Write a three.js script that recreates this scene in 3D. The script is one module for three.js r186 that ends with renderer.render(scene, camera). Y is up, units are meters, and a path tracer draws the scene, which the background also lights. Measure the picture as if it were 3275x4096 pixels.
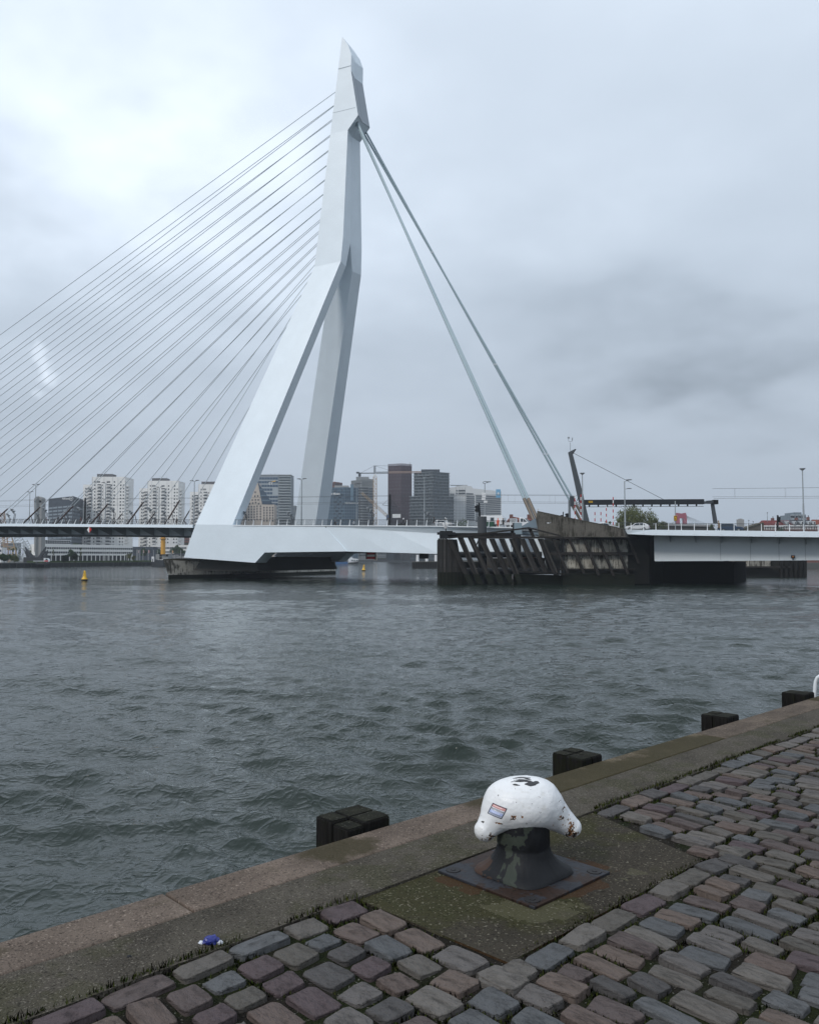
import * as THREE from 'three';
import { ImprovedNoise } from 'three/addons/math/ImprovedNoise.js';
import { mergeGeometries } from 'three/addons/utils/BufferGeometryUtils.js';
import { RoundedBoxGeometry } from 'three/addons/geometries/RoundedBoxGeometry.js';
import { TextGeometry } from 'three/addons/geometries/TextGeometry.js';
import { FontLoader } from 'three/addons/loaders/FontLoader.js';

// ---------------------------------------------------------------- camera, sky, sun, exposure
const scene = new THREE.Scene();
const EYE = 5.0, QUAY = 3.38;                          // metres above the water
const F = 3300, CX = 1637.5, CY = 2048, HORIZON = 2232;  // lens, in pixels of the 3275 x 4096 photograph
const PITCH = Math.atan((HORIZON - CY) / F), cp = Math.cos(PITCH), sp = Math.sin(PITCH);
const camera = new THREE.PerspectiveCamera(2 * Math.atan(2048 / F) * 180 / Math.PI, 3275 / 4096, 0.1, 6000);
camera.position.set(0, EYE, 0);
camera.lookAt(0, EYE + Math.tan(PITCH) * 100, -100);
const renderer = new THREE.WebGLRenderer({ antialias: true });
renderer.toneMapping = THREE.LinearToneMapping;
renderer.toneMappingExposure = 1.0;
renderer.shadowMap.enabled = true;

const V3 = (x, y, z) => new THREE.Vector3(x, y, z);
const ray = (x, y) => { const a = (x - CX) / F, b = (CY - y) / F; return V3(a, b * cp + sp, b * sp - cp); };
let seedState = 7;
const rnd = () => { seedState = (seedState + 0x6d2b79f5) | 0; let t = Math.imul(seedState ^ (seedState >>> 15), 1 | seedState); t = (t + Math.imul(t ^ (t >>> 7), 61 | t)) ^ t; return ((t ^ (t >>> 14)) >>> 0) / 4294967296; };
const rr = (a, b) => a + (b - a) * rnd();
const clamp = (x, a = 0, b = 1) => Math.min(b, Math.max(a, x));
const mix = (a, b, t) => a + (b - a) * t;
const sstep = (a, b, x) => { const t = clamp((x - a) / (b - a)); return t * t * (3 - 2 * t); };
const perlin = new ImprovedNoise();
const fbm = (x, y, z, oct = 5, gain = 0.5) => { let s = 0, a = 1, f = 1, n = 0; for (let i = 0; i < oct; i++) { s += a * perlin.noise(x * f, y * f, z * f + i * 7.3); n += a; a *= gain; f *= 2.03; } return s / n; };

function makeSky() {
  const W = 2048, H = 1024, d = new Float32Array(W * H * 4);
  const dirs = (list) => list.map(([x, y, rx, ry, amp, crisp]) => ({ c: ray(x, y).normalize(), rx, ry, amp, crisp }));
  // the clouds of the photograph: [pixel, pixel, half width, half height (radians), brighter or darker]
  const clouds = dirs([[300, 500, 0.22, 0.24, 0.15], [700, 700, 0.2, 0.15, 0.12], [1180, 1000, 0.14, 0.2, 0.05], [1900, 900, 0.22, 0.12, 0.06], [2500, 780, 0.3, 0.1, 0.03],
    [2780, 1470, 0.17, 0.06, -0.14], [2900, 1540, 0.12, 0.03, -0.06], [2350, 1270, 0.28, 0.05, -0.07], [2000, 500, 0.3, 0.12, -0.075], [2900, 1250, 0.25, 0.12, -0.035], [170, 1425, 0.009, 0.022, 0.20, 1], [135, 1572, 0.016, 0.006, 0.16, 1], [205, 1500, 0.010, 0.012, 0.18, 1], [232, 1730, 0.006, 0.005, 0.1, 1],
    [250, 1270, 0.18, 0.07, -0.05], [1500, 150, 0.3, 0.06, -0.035], [400, 1750, 0.3, 0.06, -0.02]]);
  for (let j = 0; j < H; j++) for (let i = 0; i < W; i++) {
    const el = ((j + 0.5) / H - 0.5) * Math.PI, az = ((i + 0.5) / W - 0.5) * 2 * Math.PI;
    const v = V3(Math.cos(el) * Math.cos(az), Math.sin(el), Math.cos(el) * Math.sin(az));
    const up = Math.max(v.y, 0);
    let L = 0.515 + 0.56 * up;
    // soft cloud layer over the whole sky, seen in perspective
    const k = 1 / (up + 0.22), n = fbm(v.x * k * 1.1 + 3.1, v.z * k * 1.1 - 5.2, 1.7, 6, 0.5), n2 = fbm(v.x * k * 2.6 + 9.1, v.z * k * 2.6, 4.4, 5, 0.55);
    const n3 = fbm(v.x * k * 6 + 2, v.z * k * 6 - 7, 8.8, 4, 0.55), wx = 1.6 * fbm(v.x * k * 3 + 21, v.z * k * 3, 6.1, 4), wy = 1.6 * fbm(v.x * k * 3 - 11, v.z * k * 3, 2.9, 4);
    L *= 1 + (0.20 * n + 0.09 * n2 + 0.03 * n3) * sstep(-0.02, 0.3, v.y);
    const n4 = v.z < -0.8 && v.x < -0.25 ? fbm(v.x * 60, v.y * 60, 3.3, 4, 0.6) : 0;
    for (const c of clouds) {
      const dx = Math.atan2(v.x, -v.z) - Math.atan2(c.c.x, -c.c.z), dy = Math.asin(v.y) - Math.asin(c.c.y);
      const q = ((dx + wx * Math.min(0.12, c.rx)) / c.rx) ** 2 + ((dy + wy * Math.min(0.06, c.ry)) / c.ry) ** 2;
      if (q < 9 && v.z < 0) L += c.crisp ? c.amp * sstep(0.40, 0.95, Math.exp(-q) + 1.3 * n4) * Math.exp(-q * 0.35) : c.amp * Math.exp(-q) * (1 + 1.1 * n2 + 0.5 * n3);
    }
    const blue = clamp(1.15 - L * 0.55 - 0.5 * (1 - sstep(0.0, 0.35, v.y)) * 0.25, 0, 1);
    const o = (j * W + i) * 4;
    d[o] = L * mix(0.97, 0.80, blue); d[o + 1] = L * mix(0.995, 0.965, blue); d[o + 2] = L * mix(1.03, 1.17, blue); d[o + 3] = 1;
    if (v.y < -0.02) { d[o] = 0.16; d[o + 1] = 0.18; d[o + 2] = 0.19; }
  }
  const t = new THREE.DataTexture(d, W, H, THREE.RGBAFormat, THREE.FloatType);
  t.mapping = THREE.EquirectangularReflectionMapping; t.magFilter = t.minFilter = THREE.LinearFilter; t.needsUpdate = true;
  return t;
}
scene.background = makeSky(); scene.environment = scene.background;
const sun = new THREE.DirectionalLight(0xfffaf4, 1.6);
sun.position.set(-120, 140, 120); sun.castShadow = true; sun.shadow.radius = 24;
Object.assign(sun.shadow.camera, { left: -400, right: 400, top: 400, bottom: -400, near: 1, far: 1500 }); sun.shadow.mapSize.set(4096, 4096);
scene.add(sun, sun.target);
scene.fog = new THREE.FogExp2(0xc3cbd4, 0.00017);

// ---------------------------------------------------------------- places: pixels of the photograph to points of the scene
const at = (x, y, Z) => { const r = ray(x, y); return r.multiplyScalar(-Z / r.z).add(V3(0, EYE, 0)); };
const onY = (x, y, Y) => { const r = ray(x, y); return r.multiplyScalar((Y - EYE) / r.y).add(V3(0, EYE, 0)); };
const O = at(857, 2100, 190).setY(0), A = at(3250, 2126, 140.6).setY(0).sub(O).normalize(), Bt = V3(A.z, 0, -A.x);   // the bridge: along it to the right, across it away from the quay
const BR = (s, y, w) => V3(O.x + A.x * s + Bt.x * w, y, O.z + A.z * s + Bt.z * w);
const bp = (x, y, w) => { const r = ray(x, y), e = V3(0, EYE, 0), t = (w - e.clone().sub(O).dot(Bt)) / r.dot(Bt); return r.multiplyScalar(t).add(e); };
const sOf = (p) => (p.x - O.x) * A.x + (p.z - O.z) * A.z;
const deckPts = [[0, 2095], [930, 2101], [1752, 2104], [2510, 2119], [3250, 2127]].map(([x, y]) => { const p = bp(x, y, 0); return [sOf(p), p.y]; });
deckPts.unshift([-420, deckPts[0][1] + 1.5]); deckPts.push([200, deckPts[deckPts.length - 1][1] - 1.5]);
const deckY = (s) => { for (let i = 1; i < deckPts.length; i++) if (s <= deckPts[i][0] || i === deckPts.length - 1) { const [a, b] = [deckPts[i - 1], deckPts[i]]; return mix(a[1], b[1], clamp((s - a[0]) / (b[0] - a[0]))); } };
const sAt = (x, w) => sOf(bp(x, 2100, w));
const c1 = (x, y) => [x * 0.4756, 1750 + y * 0.4756], c2 = (x, y) => [600 + x * 0.4756, 1750 + y * 0.4756], c3 = (x, y) => [1250 + x * 0.4756, 1750 + y * 0.4756], c4 = (x, y) => [1700 + x * 0.4756, 1750 + y * 0.4756];
const c5 = (x, y) => [2450 + x * 0.4786, 1750 + y * 0.4786], c6 = (x, y) => [1100 + x * 0.5102, 100 + y * 0.5102], cz = (x, y) => [1750 + x * 0.319, 2050 + y * 0.319];
const QU = V3(0.72424, 0, -0.68955), QV = V3(0.68955, 0, 0.72424), Q0 = [0.08, -0.075];   // the quay: along its edge, and inland
const q = (u, v, y = QUAY) => V3(QU.x * (u + Q0[0]) + QV.x * (v + Q0[1]), y, QU.z * (u + Q0[0]) + QV.z * (v + Q0[1]));
const QTURN = Math.atan2(-QU.z, QU.x);

// ---------------------------------------------------------------- mesh helpers
const used = {};
function numbered(name) { const n = used[name] = (used[name] ?? -1) + 1; return n ? `${name}_${String(n).padStart(3, '0')}` : name; }
class MB {                                               // collects flat faces and smooth tubes, with uv in metres
  constructor() { this.p = []; this.n = []; this.u = []; }
  tri(a, b, c, na, nb, nc) {
    const fn = b.clone().sub(a).cross(c.clone().sub(a)); if (fn.lengthSq() < 1e-14) return; fn.normalize();
    const ax = Math.abs(fn.x), ay = Math.abs(fn.y), az = Math.abs(fn.z);
    [[a, na], [b, nb], [c, nc]].forEach(([v, n]) => {
      this.p.push(v.x, v.y, v.z); n = n || fn; this.n.push(n.x, n.y, n.z);
      if (ay >= ax && ay >= az) this.u.push(v.x, v.z); else { const l = Math.hypot(fn.x, fn.z) || 1; this.u.push((v.x * fn.z - v.z * fn.x) / l, v.y); }
    });
  }
  quad(a, b, c, d) { this.tri(a, b, c); this.tri(a, c, d); return this; }
  loft(r0, r1, caps = true) {                            // two rings with as many points, faces turned outwards
    const n = r0.length, ce = V3(0, 0, 0); [...r0, ...r1].forEach((v) => ce.add(v)); ce.divideScalar(2 * n);
    const put = (...f) => { for (let i = 1; i < f.length - 1; i++) { const [a, b, c] = [f[0], f[i], f[i + 1]], fn = b.clone().sub(a).cross(c.clone().sub(a)), m = a.clone().add(b).add(c).divideScalar(3).sub(ce); fn.dot(m) >= 0 ? this.tri(a, b, c) : this.tri(a, c, b); } };
    for (let i = 0; i < n; i++) { const j = (i + 1) % n; put(r0[i], r0[j], r1[j], r1[i]); }
    if (caps) { put(...r0); put(...r1); }
    return this;
  }
  box(c, sx, sy, sz, turn = 0) { const k = Math.cos(turn), s = Math.sin(turn), P = (x, y, z) => V3(c.x + x * k + z * s, c.y + y, c.z - x * s + z * k), r = (y) => [[-1, -1], [1, -1], [1, 1], [-1, 1]].map(([x, z]) => P(x * sx / 2, y, z * sz / 2)); return this.loft(r(-sy / 2), r(sy / 2)); }
  bar(a, b, w, h, up = V3(0, 1, 0)) {                    // a beam from a to b
    const d = b.clone().sub(a).normalize(); let s = d.clone().cross(up); if (s.lengthSq() < 1e-6) s = d.clone().cross(V3(1, 0, 0)); s.normalize(); const t = s.clone().cross(d).normalize();
    const r = (p) => [[-1, -1], [1, -1], [1, 1], [-1, 1]].map(([i, j]) => p.clone().addScaledVector(s, i * w / 2).addScaledVector(t, j * h / 2)); return this.loft(r(a), r(b));
  }
  tube(a, b, r1, r2 = r1, seg = 8, caps = true) {
    const d = b.clone().sub(a).normalize(), s = (Math.abs(d.y) < 0.9 ? V3(0, 1, 0) : V3(1, 0, 0)).cross(d).normalize(), t = d.clone().cross(s);
    const N = [], R0 = [], R1 = []; for (let i = 0; i < seg; i++) { const k = i / seg * 2 * Math.PI, n = s.clone().multiplyScalar(Math.cos(k)).addScaledVector(t, Math.sin(k)); N.push(n); R0.push(a.clone().addScaledVector(n, r1)); R1.push(b.clone().addScaledVector(n, r2)); }
    for (let i = 0; i < seg; i++) { const j = (i + 1) % seg; this.tri(R0[i], R0[j], R1[j], N[i], N[j], N[j]); this.tri(R0[i], R1[j], R1[i], N[i], N[j], N[i]); }
    if (caps) for (let i = 1; i < seg - 1; i++) { this.tri(R0[0], R0[i + 1], R0[i]); this.tri(R1[0], R1[i], R1[i + 1]); }
    return this;
  }
  slab(poly, d) {                                        // a flat outline given thickness along d
    const n = poly[1].clone().sub(poly[0]).cross(poly[2].clone().sub(poly[0])); let nn = V3(0, 0, 0); for (let i = 0; i < poly.length; i++) nn.add(poly[i].clone().sub(poly[0]).cross(poly[(i + 1) % poly.length].clone().sub(poly[0]))); nn.normalize();
    const e = Math.abs(nn.y) < 0.9 ? V3(0, 1, 0).cross(nn).normalize() : V3(1, 0, 0), f = nn.clone().cross(e), P2 = poly.map((v) => new THREE.Vector2(v.clone().sub(poly[0]).dot(e), v.clone().sub(poly[0]).dot(f)));
    const back = poly.map((v) => v.clone().add(d)), T = THREE.ShapeUtils.triangulateShape(P2, []), out = nn.dot(d) < 0, cw = THREE.ShapeUtils.isClockWise(P2);
    const flip = (a, b, c, want) => { const fn = b.clone().sub(a).cross(c.clone().sub(a)); fn.dot(want) >= 0 ? this.tri(a, b, c) : this.tri(a, c, b); };
    const md = d.clone().negate(); for (const [a, b, c] of T) { flip(poly[a], poly[b], poly[c], md); flip(back[a], back[b], back[c], d); }
    for (let i = 0; i < poly.length; i++) { const j = (i + 1) % poly.length; const ed = poly[j].clone().sub(poly[i]), o = ed.clone().cross(nn).multiplyScalar(cw ? -1 : 1); flip(poly[i], poly[j], back[j], o); flip(poly[i], back[j], back[i], o); }
    return this;
  }
  add(g) { const k = g.index ? g.toNonIndexed() : g, P = k.attributes.position.array, N = k.attributes.normal.array, U = k.attributes.uv?.array; for (let i = 0; i < P.length; i++) { this.p.push(P[i]); this.n.push(N[i]); } for (let i = 0; i < P.length / 3; i++) this.u.push(U ? U[2 * i] : 0, U ? U[2 * i + 1] : 0); return this; }
  geo() { const g = new THREE.BufferGeometry(); g.setAttribute('position', new THREE.Float32BufferAttribute(this.p, 3)); g.setAttribute('normal', new THREE.Float32BufferAttribute(this.n, 3)); g.setAttribute('uv', new THREE.Float32BufferAttribute(this.u, 2)); return g; }
  build(name, mat, parent = scene, local = false) {      // world points unless local; the mesh hangs on its parent where it stands
    const g = this.geo(); if (parent !== scene && !local) { parent.updateWorldMatrix(true, false); g.applyMatrix4(parent.matrixWorld.clone().invert()); }
    return put(g, name, mat, parent);
  }
}
function put(g, name, mat, parent = scene) { const m = new THREE.Mesh(g, mat); m.name = parent === scene ? numbered(name) : name; m.castShadow = m.receiveShadow = true; parent.add(m); return m; }
function tag(o, label, category, group, kind) { if (label) o.userData.label = label; if (category) o.userData.category = category; if (group) o.userData.group = group; if (kind) o.userData.kind = kind; return o; }
function thing(name, label, category, p = V3(0, 0, 0), group, turn = 0) { const o = new THREE.Group(); o.name = numbered(name); o.position.copy(p); o.rotation.y = turn; scene.add(o); return tag(o, label, category, group); }
function struct(mb, name, mat) { const m = mb.build(name, mat); m.userData.kind = 'structure'; return m; }
function stuff(m) { m.userData.kind = 'stuff'; return m; }
function copyOf(o, label, p, turn) { const c = o.clone(); c.name = numbered(o.name.replace(/_\d{3}$/, '')); scene.add(c); c.userData = { ...o.userData }; if (label) c.userData.label = label; if (p) c.position.copy(p); if (turn !== undefined) c.rotation.y = turn; return c; }

function surfaceNets(f, lo, hi, cell) {                  // one smooth closed surface where f = 0 (f < 0 inside)
  const N = [0, 1, 2].map((k) => Math.ceil((hi[k] - lo[k]) / cell) + 1), val = new Float32Array(N[0] * N[1] * N[2]), id = (i, j, k) => i + N[0] * (j + N[1] * k);
  for (let k = 0; k < N[2]; k++) for (let j = 0; j < N[1]; j++) for (let i = 0; i < N[0]; i++) val[id(i, j, k)] = f(lo[0] + i * cell, lo[1] + j * cell, lo[2] + k * cell);
  const vert = new Int32Array(val.length).fill(-1), P = [], I = [];
  const C = [[0, 0, 0], [1, 0, 0], [0, 1, 0], [1, 1, 0], [0, 0, 1], [1, 0, 1], [0, 1, 1], [1, 1, 1]], E = [[0, 1], [2, 3], [4, 5], [6, 7], [0, 2], [1, 3], [4, 6], [5, 7], [0, 4], [1, 5], [2, 6], [3, 7]];
  for (let k = 0; k < N[2] - 1; k++) for (let j = 0; j < N[1] - 1; j++) for (let i = 0; i < N[0] - 1; i++) {
    let x = 0, y = 0, z = 0, n = 0; const v = C.map(([a, b, c]) => val[id(i + a, j + b, k + c)]);
    for (const [a, b] of E) if ((v[a] < 0) !== (v[b] < 0)) { const t = v[a] / (v[a] - v[b]); x += mix(C[a][0], C[b][0], t); y += mix(C[a][1], C[b][1], t); z += mix(C[a][2], C[b][2], t); n++; }
    if (n) { vert[id(i, j, k)] = P.length / 3; P.push(lo[0] + (i + x / n) * cell, lo[1] + (j + y / n) * cell, lo[2] + (k + z / n) * cell); }
  }
  const quad = (a, b, c, d, fl) => { if (a < 0 || b < 0 || c < 0 || d < 0) return; fl ? I.push(a, b, c, a, c, d) : I.push(a, c, b, a, d, c); };
  for (let k = 1; k < N[2] - 1; k++) for (let j = 1; j < N[1] - 1; j++) for (let i = 1; i < N[0] - 1; i++) {
    const s = val[id(i, j, k)] < 0;
    if (s !== (val[id(i + 1, j, k)] < 0)) quad(vert[id(i, j - 1, k - 1)], vert[id(i, j, k - 1)], vert[id(i, j, k)], vert[id(i, j - 1, k)], s);
    if (s !== (val[id(i, j + 1, k)] < 0)) quad(vert[id(i - 1, j, k - 1)], vert[id(i - 1, j, k)], vert[id(i, j, k)], vert[id(i, j, k - 1)], s);
    if (s !== (val[id(i, j, k + 1)] < 0)) quad(vert[id(i - 1, j - 1, k)], vert[id(i, j - 1, k)], vert[id(i, j, k)], vert[id(i - 1, j, k)], s);
  }
  const g = new THREE.BufferGeometry(); g.setAttribute('position', new THREE.Float32BufferAttribute(P, 3)); g.setIndex(I); g.computeVertexNormals();
  g.setAttribute('uv', new THREE.Float32BufferAttribute(new Float32Array(P.length / 3 * 2), 2)); return g;
}
const smin = (a, b, k) => { const h = clamp(0.5 + 0.5 * (b - a) / k); return mix(b, a, h) - k * h * (1 - h); };
function capsule(px, py, pz, a, b) {                     // a, b = [x, y, z, radius]
  const dx = b[0] - a[0], dy = b[1] - a[1], dz = b[2] - a[2], t = clamp(((px - a[0]) * dx + (py - a[1]) * dy + (pz - a[2]) * dz) / (dx * dx + dy * dy + dz * dz + 1e-9));
  return Math.hypot(px - a[0] - dx * t, py - a[1] - dy * t, pz - a[2] - dz * t) - mix(a[3], b[3], t);
}

// ---------------------------------------------------------------- procedural textures and materials
function pnoise(N, period, seed) {                       // value noise that tiles: period cells over N pixels
  const g = new Float32Array(period * period); let s = seed * 7919 + 13; for (let i = 0; i < g.length; i++) { s = (Math.imul(s, 1664525) + 1013904223) | 0; g[i] = ((s >>> 8) & 65535) / 65535; }
  return (x, y) => { const fx = x / N * period, fy = y / N * period, ix = Math.floor(fx), iy = Math.floor(fy); let u = fx - ix, v = fy - iy; u = u * u * (3 - 2 * u); v = v * v * (3 - 2 * v); const G = (a, b) => g[(((a % period) + period) % period) + period * (((b % period) + period) % period)]; return mix(mix(G(ix, iy), G(ix + 1, iy), u), mix(G(ix, iy + 1), G(ix + 1, iy + 1), u), v); };
}
function pf(N, period, seed, oct = 4, gain = 0.55) { const L = []; let a = 1, n = 0; for (let i = 0; i < oct; i++) { if (period << i > N) break; L.push([a, pnoise(N, period << i, seed + i * 31)]); n += a; a *= gain; } return (x, y) => { let s = 0; for (const [w, f] of L) s += w * f(x, y); return s / n; }; }
const toS = (c) => 255 * (c <= 0.0031308 ? 12.92 * c : 1.055 * Math.pow(c, 1 / 2.4) - 0.055);
function texture(N, repeat, fn, srgb = true, M = N) {     // fn(x, y) gives linear [r, g, b] or a grey height
  const d = new Uint8Array(N * M * 4); for (let y = 0; y < M; y++) for (let x = 0; x < N; x++) { const c = fn(x, y), o = (y * N + x) * 4; for (let k = 0; k < 3; k++) { const v = typeof c === 'number' ? c : c[k]; d[o + k] = clamp(srgb ? toS(v) : v * 255, 0, 255); } d[o + 3] = 255; }
  const t = new THREE.DataTexture(d, N, M); t.wrapS = t.wrapT = THREE.RepeatWrapping; t.magFilter = THREE.LinearFilter; t.minFilter = THREE.LinearMipmapLinearFilter; t.generateMipmaps = true; t.anisotropy = 8; if (srgb) t.colorSpace = THREE.SRGBColorSpace; t.repeat.set(1 / repeat, 1 / repeat); t.needsUpdate = true; return t;
}
const mix3 = (a, b, t) => [mix(a[0], b[0], t), mix(a[1], b[1], t), mix(a[2], b[2], t)];
const mul3 = (a, k) => [a[0] * k, a[1] * k, a[2] * k];
const mat = (rgb, rough = 0.7, o = {}) => new THREE.MeshPhysicalMaterial({ color: new THREE.Color().setRGB(...rgb), roughness: rough, specularIntensity: rough >= 0.7 ? 0.2 : rough >= 0.5 ? 0.5 : 1, side: THREE.DoubleSide, ...o });
const grainN = pf(256, 8, 5, 5, 0.7);
const dirtTex = (() => { const a = pf(512, 4, 91, 6, 0.6), b = pf(512, 64, 17, 3, 0.7); return texture(512, 14, (x, y) => { const k = 0.96 + 0.045 * (a(x, y) - 0.5) * 2 + 0.03 * (b(x, y) - 0.5) * 2; return [k, k, k]; }); })();
const finebump = texture(256, 0.6, (x, y) => grainN(x, y), false);
const M = {
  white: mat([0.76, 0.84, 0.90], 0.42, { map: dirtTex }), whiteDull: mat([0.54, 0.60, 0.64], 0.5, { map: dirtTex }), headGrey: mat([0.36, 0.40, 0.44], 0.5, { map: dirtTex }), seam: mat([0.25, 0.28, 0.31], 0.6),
  cable: mat([0.46, 0.51, 0.54], 0.42), backstay: mat([0.32, 0.41, 0.45], 0.4), sleeve: mat([0.07, 0.048, 0.042], 0.5), bronze: mat([0.17, 0.14, 0.11], 0.38, { metalness: 0.3 }),
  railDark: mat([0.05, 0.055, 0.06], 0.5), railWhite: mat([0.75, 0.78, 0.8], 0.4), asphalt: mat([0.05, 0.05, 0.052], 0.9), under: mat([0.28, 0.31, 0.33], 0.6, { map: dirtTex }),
  darkSteel: mat([0.055, 0.062, 0.07], 0.5), greySteel: mat([0.16, 0.18, 0.195], 0.5), pole: mat([0.30, 0.33, 0.35], 0.45), lampHead: mat([0.10, 0.11, 0.12], 0.4), black: mat([0.012, 0.013, 0.015], 0.55),
  glass: mat([0.035, 0.05, 0.065], 0.12, { metalness: 0 }), red: mat([0.45, 0.03, 0.03], 0.5), signWhite: mat([0.75, 0.75, 0.75], 0.5), yellow: mat([0.72, 0.42, 0.02], 0.45), orange: mat([0.75, 0.12, 0.02], 0.7),
  carWhite: mat([0.72, 0.74, 0.76], 0.25), carSilver: mat([0.40, 0.42, 0.44], 0.28, { metalness: 0.3 }), carBlue: mat([0.03, 0.055, 0.10], 0.22), rubber: mat([0.015, 0.015, 0.015], 0.85), lens: mat([0.7, 0.7, 0.72], 0.15),
};

// ---------------------------------------------------------------- water
{
  const waves = []; for (let i = 0; i < 130; i++) { const l = 0.24 * Math.pow(14, Math.pow(rnd(), 1.1)), th = -1.32 + 0.75 * (rnd() + rnd() + rnd() - 1.5), k = 2 * Math.PI / l; waves.push({ l, k, dx: Math.cos(th), dz: Math.sin(th), a: 0.0275 / k * (0.6 + 0.8 * rnd()) * (l < 0.5 ? 1.05 : l < 1.5 ? 1.35 : l < 2.2 ? 1.0 : l < 3.2 ? 0.62 : 0.42), ph: rnd() * 6.28 }); }
  const TH = []; for (let t = -Math.PI; t < -1.02; t += 0.09) TH.push(t); for (let t = -1.02; t <= 1.02; t += 0.0044) TH.push(t); for (let t = 1.03; t < Math.PI; t += 0.09) TH.push(t);
  const R = [0.5, 3, 6]; for (let r = 9; r < 900; r += 0.035 + 0.0042 * r) R.push(r); for (let r = 920; r < 6000; r *= 1.25) R.push(r);
  const nt = TH.length, P = new Float32Array(R.length * nt * 3), U = new Float32Array(R.length * nt * 2), I = [];
  R.forEach((r, j) => {
    const cell = 0.035 + 0.0042 * r;
    TH.forEach((t, i) => {
      let x = Math.sin(t) * r, z = -Math.cos(t) * r, y = 0, ox = 0, oz = 0;
      const side = (1 - sstep(0.85, 1.02, Math.abs(t))) * sstep(6, 9, r) * (1 - sstep(500, 900, r));
      if (side > 0) {
        const patch = clamp(0.55 + 2.6 * fbm(x * 0.05 + 4, z * 0.07, 2.2, 4) + 0.45 * sstep(-22, 8, x), 0.12, 1.55), small = clamp(0.7 + 2.2 * fbm(x * 0.09, z * 0.14 + 8, 6.6, 4) + 0.3 * sstep(-25, 10, x), 0.2, 1.6);
        for (const w of waves) { const g = side * sstep(2.2, 4.2, w.l / cell) * (w.l < 1.3 ? small : patch); if (g <= 0) continue; const ph = w.k * (w.dx * x + w.dz * z) + w.ph, s = w.a * g; y += s * Math.sin(ph); const c = Math.cos(ph) * s * 0.42; ox += w.dx * c; oz += w.dz * c; }
      }
      const o = j * nt + i; P[o * 3] = x + ox; P[o * 3 + 1] = y; P[o * 3 + 2] = z + oz; U[o * 2] = x; U[o * 2 + 1] = z;
      if (j) { const b = (i + 1) % nt, p = (j - 1) * nt, c = j * nt; I.push(p + i, c + i, c + b, p + i, c + b, p + b); }
    });
  });
  const g = new THREE.BufferGeometry(); g.setAttribute('position', new THREE.BufferAttribute(P, 3)); g.setAttribute('uv', new THREE.BufferAttribute(U, 2)); g.setIndex(I); g.computeVertexNormals();
  { const n = g.attributes.normal.array; let up = 0; for (let i = 1; i < n.length; i += 3) up += n[i]; if (up < 0) { const ix = g.index.array; for (let i = 0; i < ix.length; i += 3) { const t = ix[i]; ix[i] = ix[i + 1]; ix[i + 1] = t; } g.computeVertexNormals(); } }
  const N = 1024, A1 = [pnoise(N, 22, 3), pnoise(N, 46, 8), pnoise(N, 90, 12), pnoise(N, 180, 15)];
  const ripple = texture(N, 6.5, (x, y) => { const wx = x + 34 * A1[0](x, y), wy = y + 24 * A1[0](y, x); const r = (f, s) => 1 - Math.abs(2 * f(wx * s, wy) - 1); const c1 = r(A1[0], 1), c2 = r(A1[1], 1); return 0.40 * c1 * c1 + 0.30 * c2 * c2 * (0.4 + A1[0](y, x)) + 0.20 * A1[2](wx, wy) + 0.10 * A1[3](x, y); }, false);
  const water = put(g, 'river_water', new THREE.MeshPhysicalMaterial({ color: new THREE.Color().setRGB(0.0125, 0.0205, 0.0155), roughness: 0.05, ior: 1.333, bumpMap: ripple, bumpScale: 0.045 }));
  water.userData.kind = 'structure';
}

// ---------------------------------------------------------------- the quay: edge stones, concrete strip, setts
const aggTex = (() => { const a = pf(1024, 6, 41, 6, 0.62), b = pnoise(1024, 290, 43), c = pnoise(1024, 170, 47), m = pf(1024, 5, 53, 5, 0.6); return texture(1024, 1.7, (x, y) => { let col = mix3([0.040, 0.035, 0.028], [0.094, 0.083, 0.067], a(x, y)); const moss = sstep(0.52, 0.66, m(x, y)); col = mix3(col, [0.045, 0.045, 0.022], moss * 0.5); const p = b(x, y); if (p > 0.80) col = mix3(col, [0.19, 0.172, 0.14], (p - 0.80) / 0.20); else if (p < 0.22) col = mul3(col, 0.5); if (c(x, y) > 0.93) col = [0.17, 0.155, 0.13]; return col; }); })();
const aggBump = (() => { const b = pnoise(512, 170, 43), a = pf(512, 30, 7, 3); return texture(512, 0.85, (x, y) => 0.6 * b(x, y) + 0.4 * a(x, y), false); })();
const mossPad = (() => {                              // laid out once over the pad: rust has washed out round the plate, with a pale crust of lichen beyond
  const a = pf(1024, 6, 141, 6, 0.6), b = pnoise(1024, 330, 143), m = pf(1024, 5, 153, 6, 0.62), r = pf(1024, 10, 157, 6, 0.65), S = 2.6;
  return texture(1024, S, (x, y) => {
    let X = x / 1024 * S, Z = y / 1024 * S - 5.2; if (X > 2.3) X -= S; if (Z < -5.0) Z += S; const u = QU.x * X + QU.z * Z - Q0[0], v = QV.x * X + QV.z * Z - Q0[1], d = Math.max(Math.abs(u - 3.37), Math.abs(v + 2.69)) - 0.315;
    let col = mix3([0.023, 0.020, 0.016], [0.062, 0.053, 0.040], a(x, y)); col = mix3(col, [0.036, 0.035, 0.014], sstep(0.40, 0.58, m(x, y)) * 0.8); const p = b(x, y); if (p > 0.86) col = mix3(col, [0.17, 0.155, 0.12], 0.8); else if (p < 0.2) col = mul3(col, 0.55);
    const n = r(x, y); if (d < 0.16 && n > 0.50 + Math.abs(d - 0.085) * 1.6) col = mix3(col, [0.10, 0.094, 0.058], 0.4); if (d < 0.09 && n < 0.50 - d * 1.6) col = mix3(col, [0.050, 0.027, 0.014], 0.75); return col;
  });
})();
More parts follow.
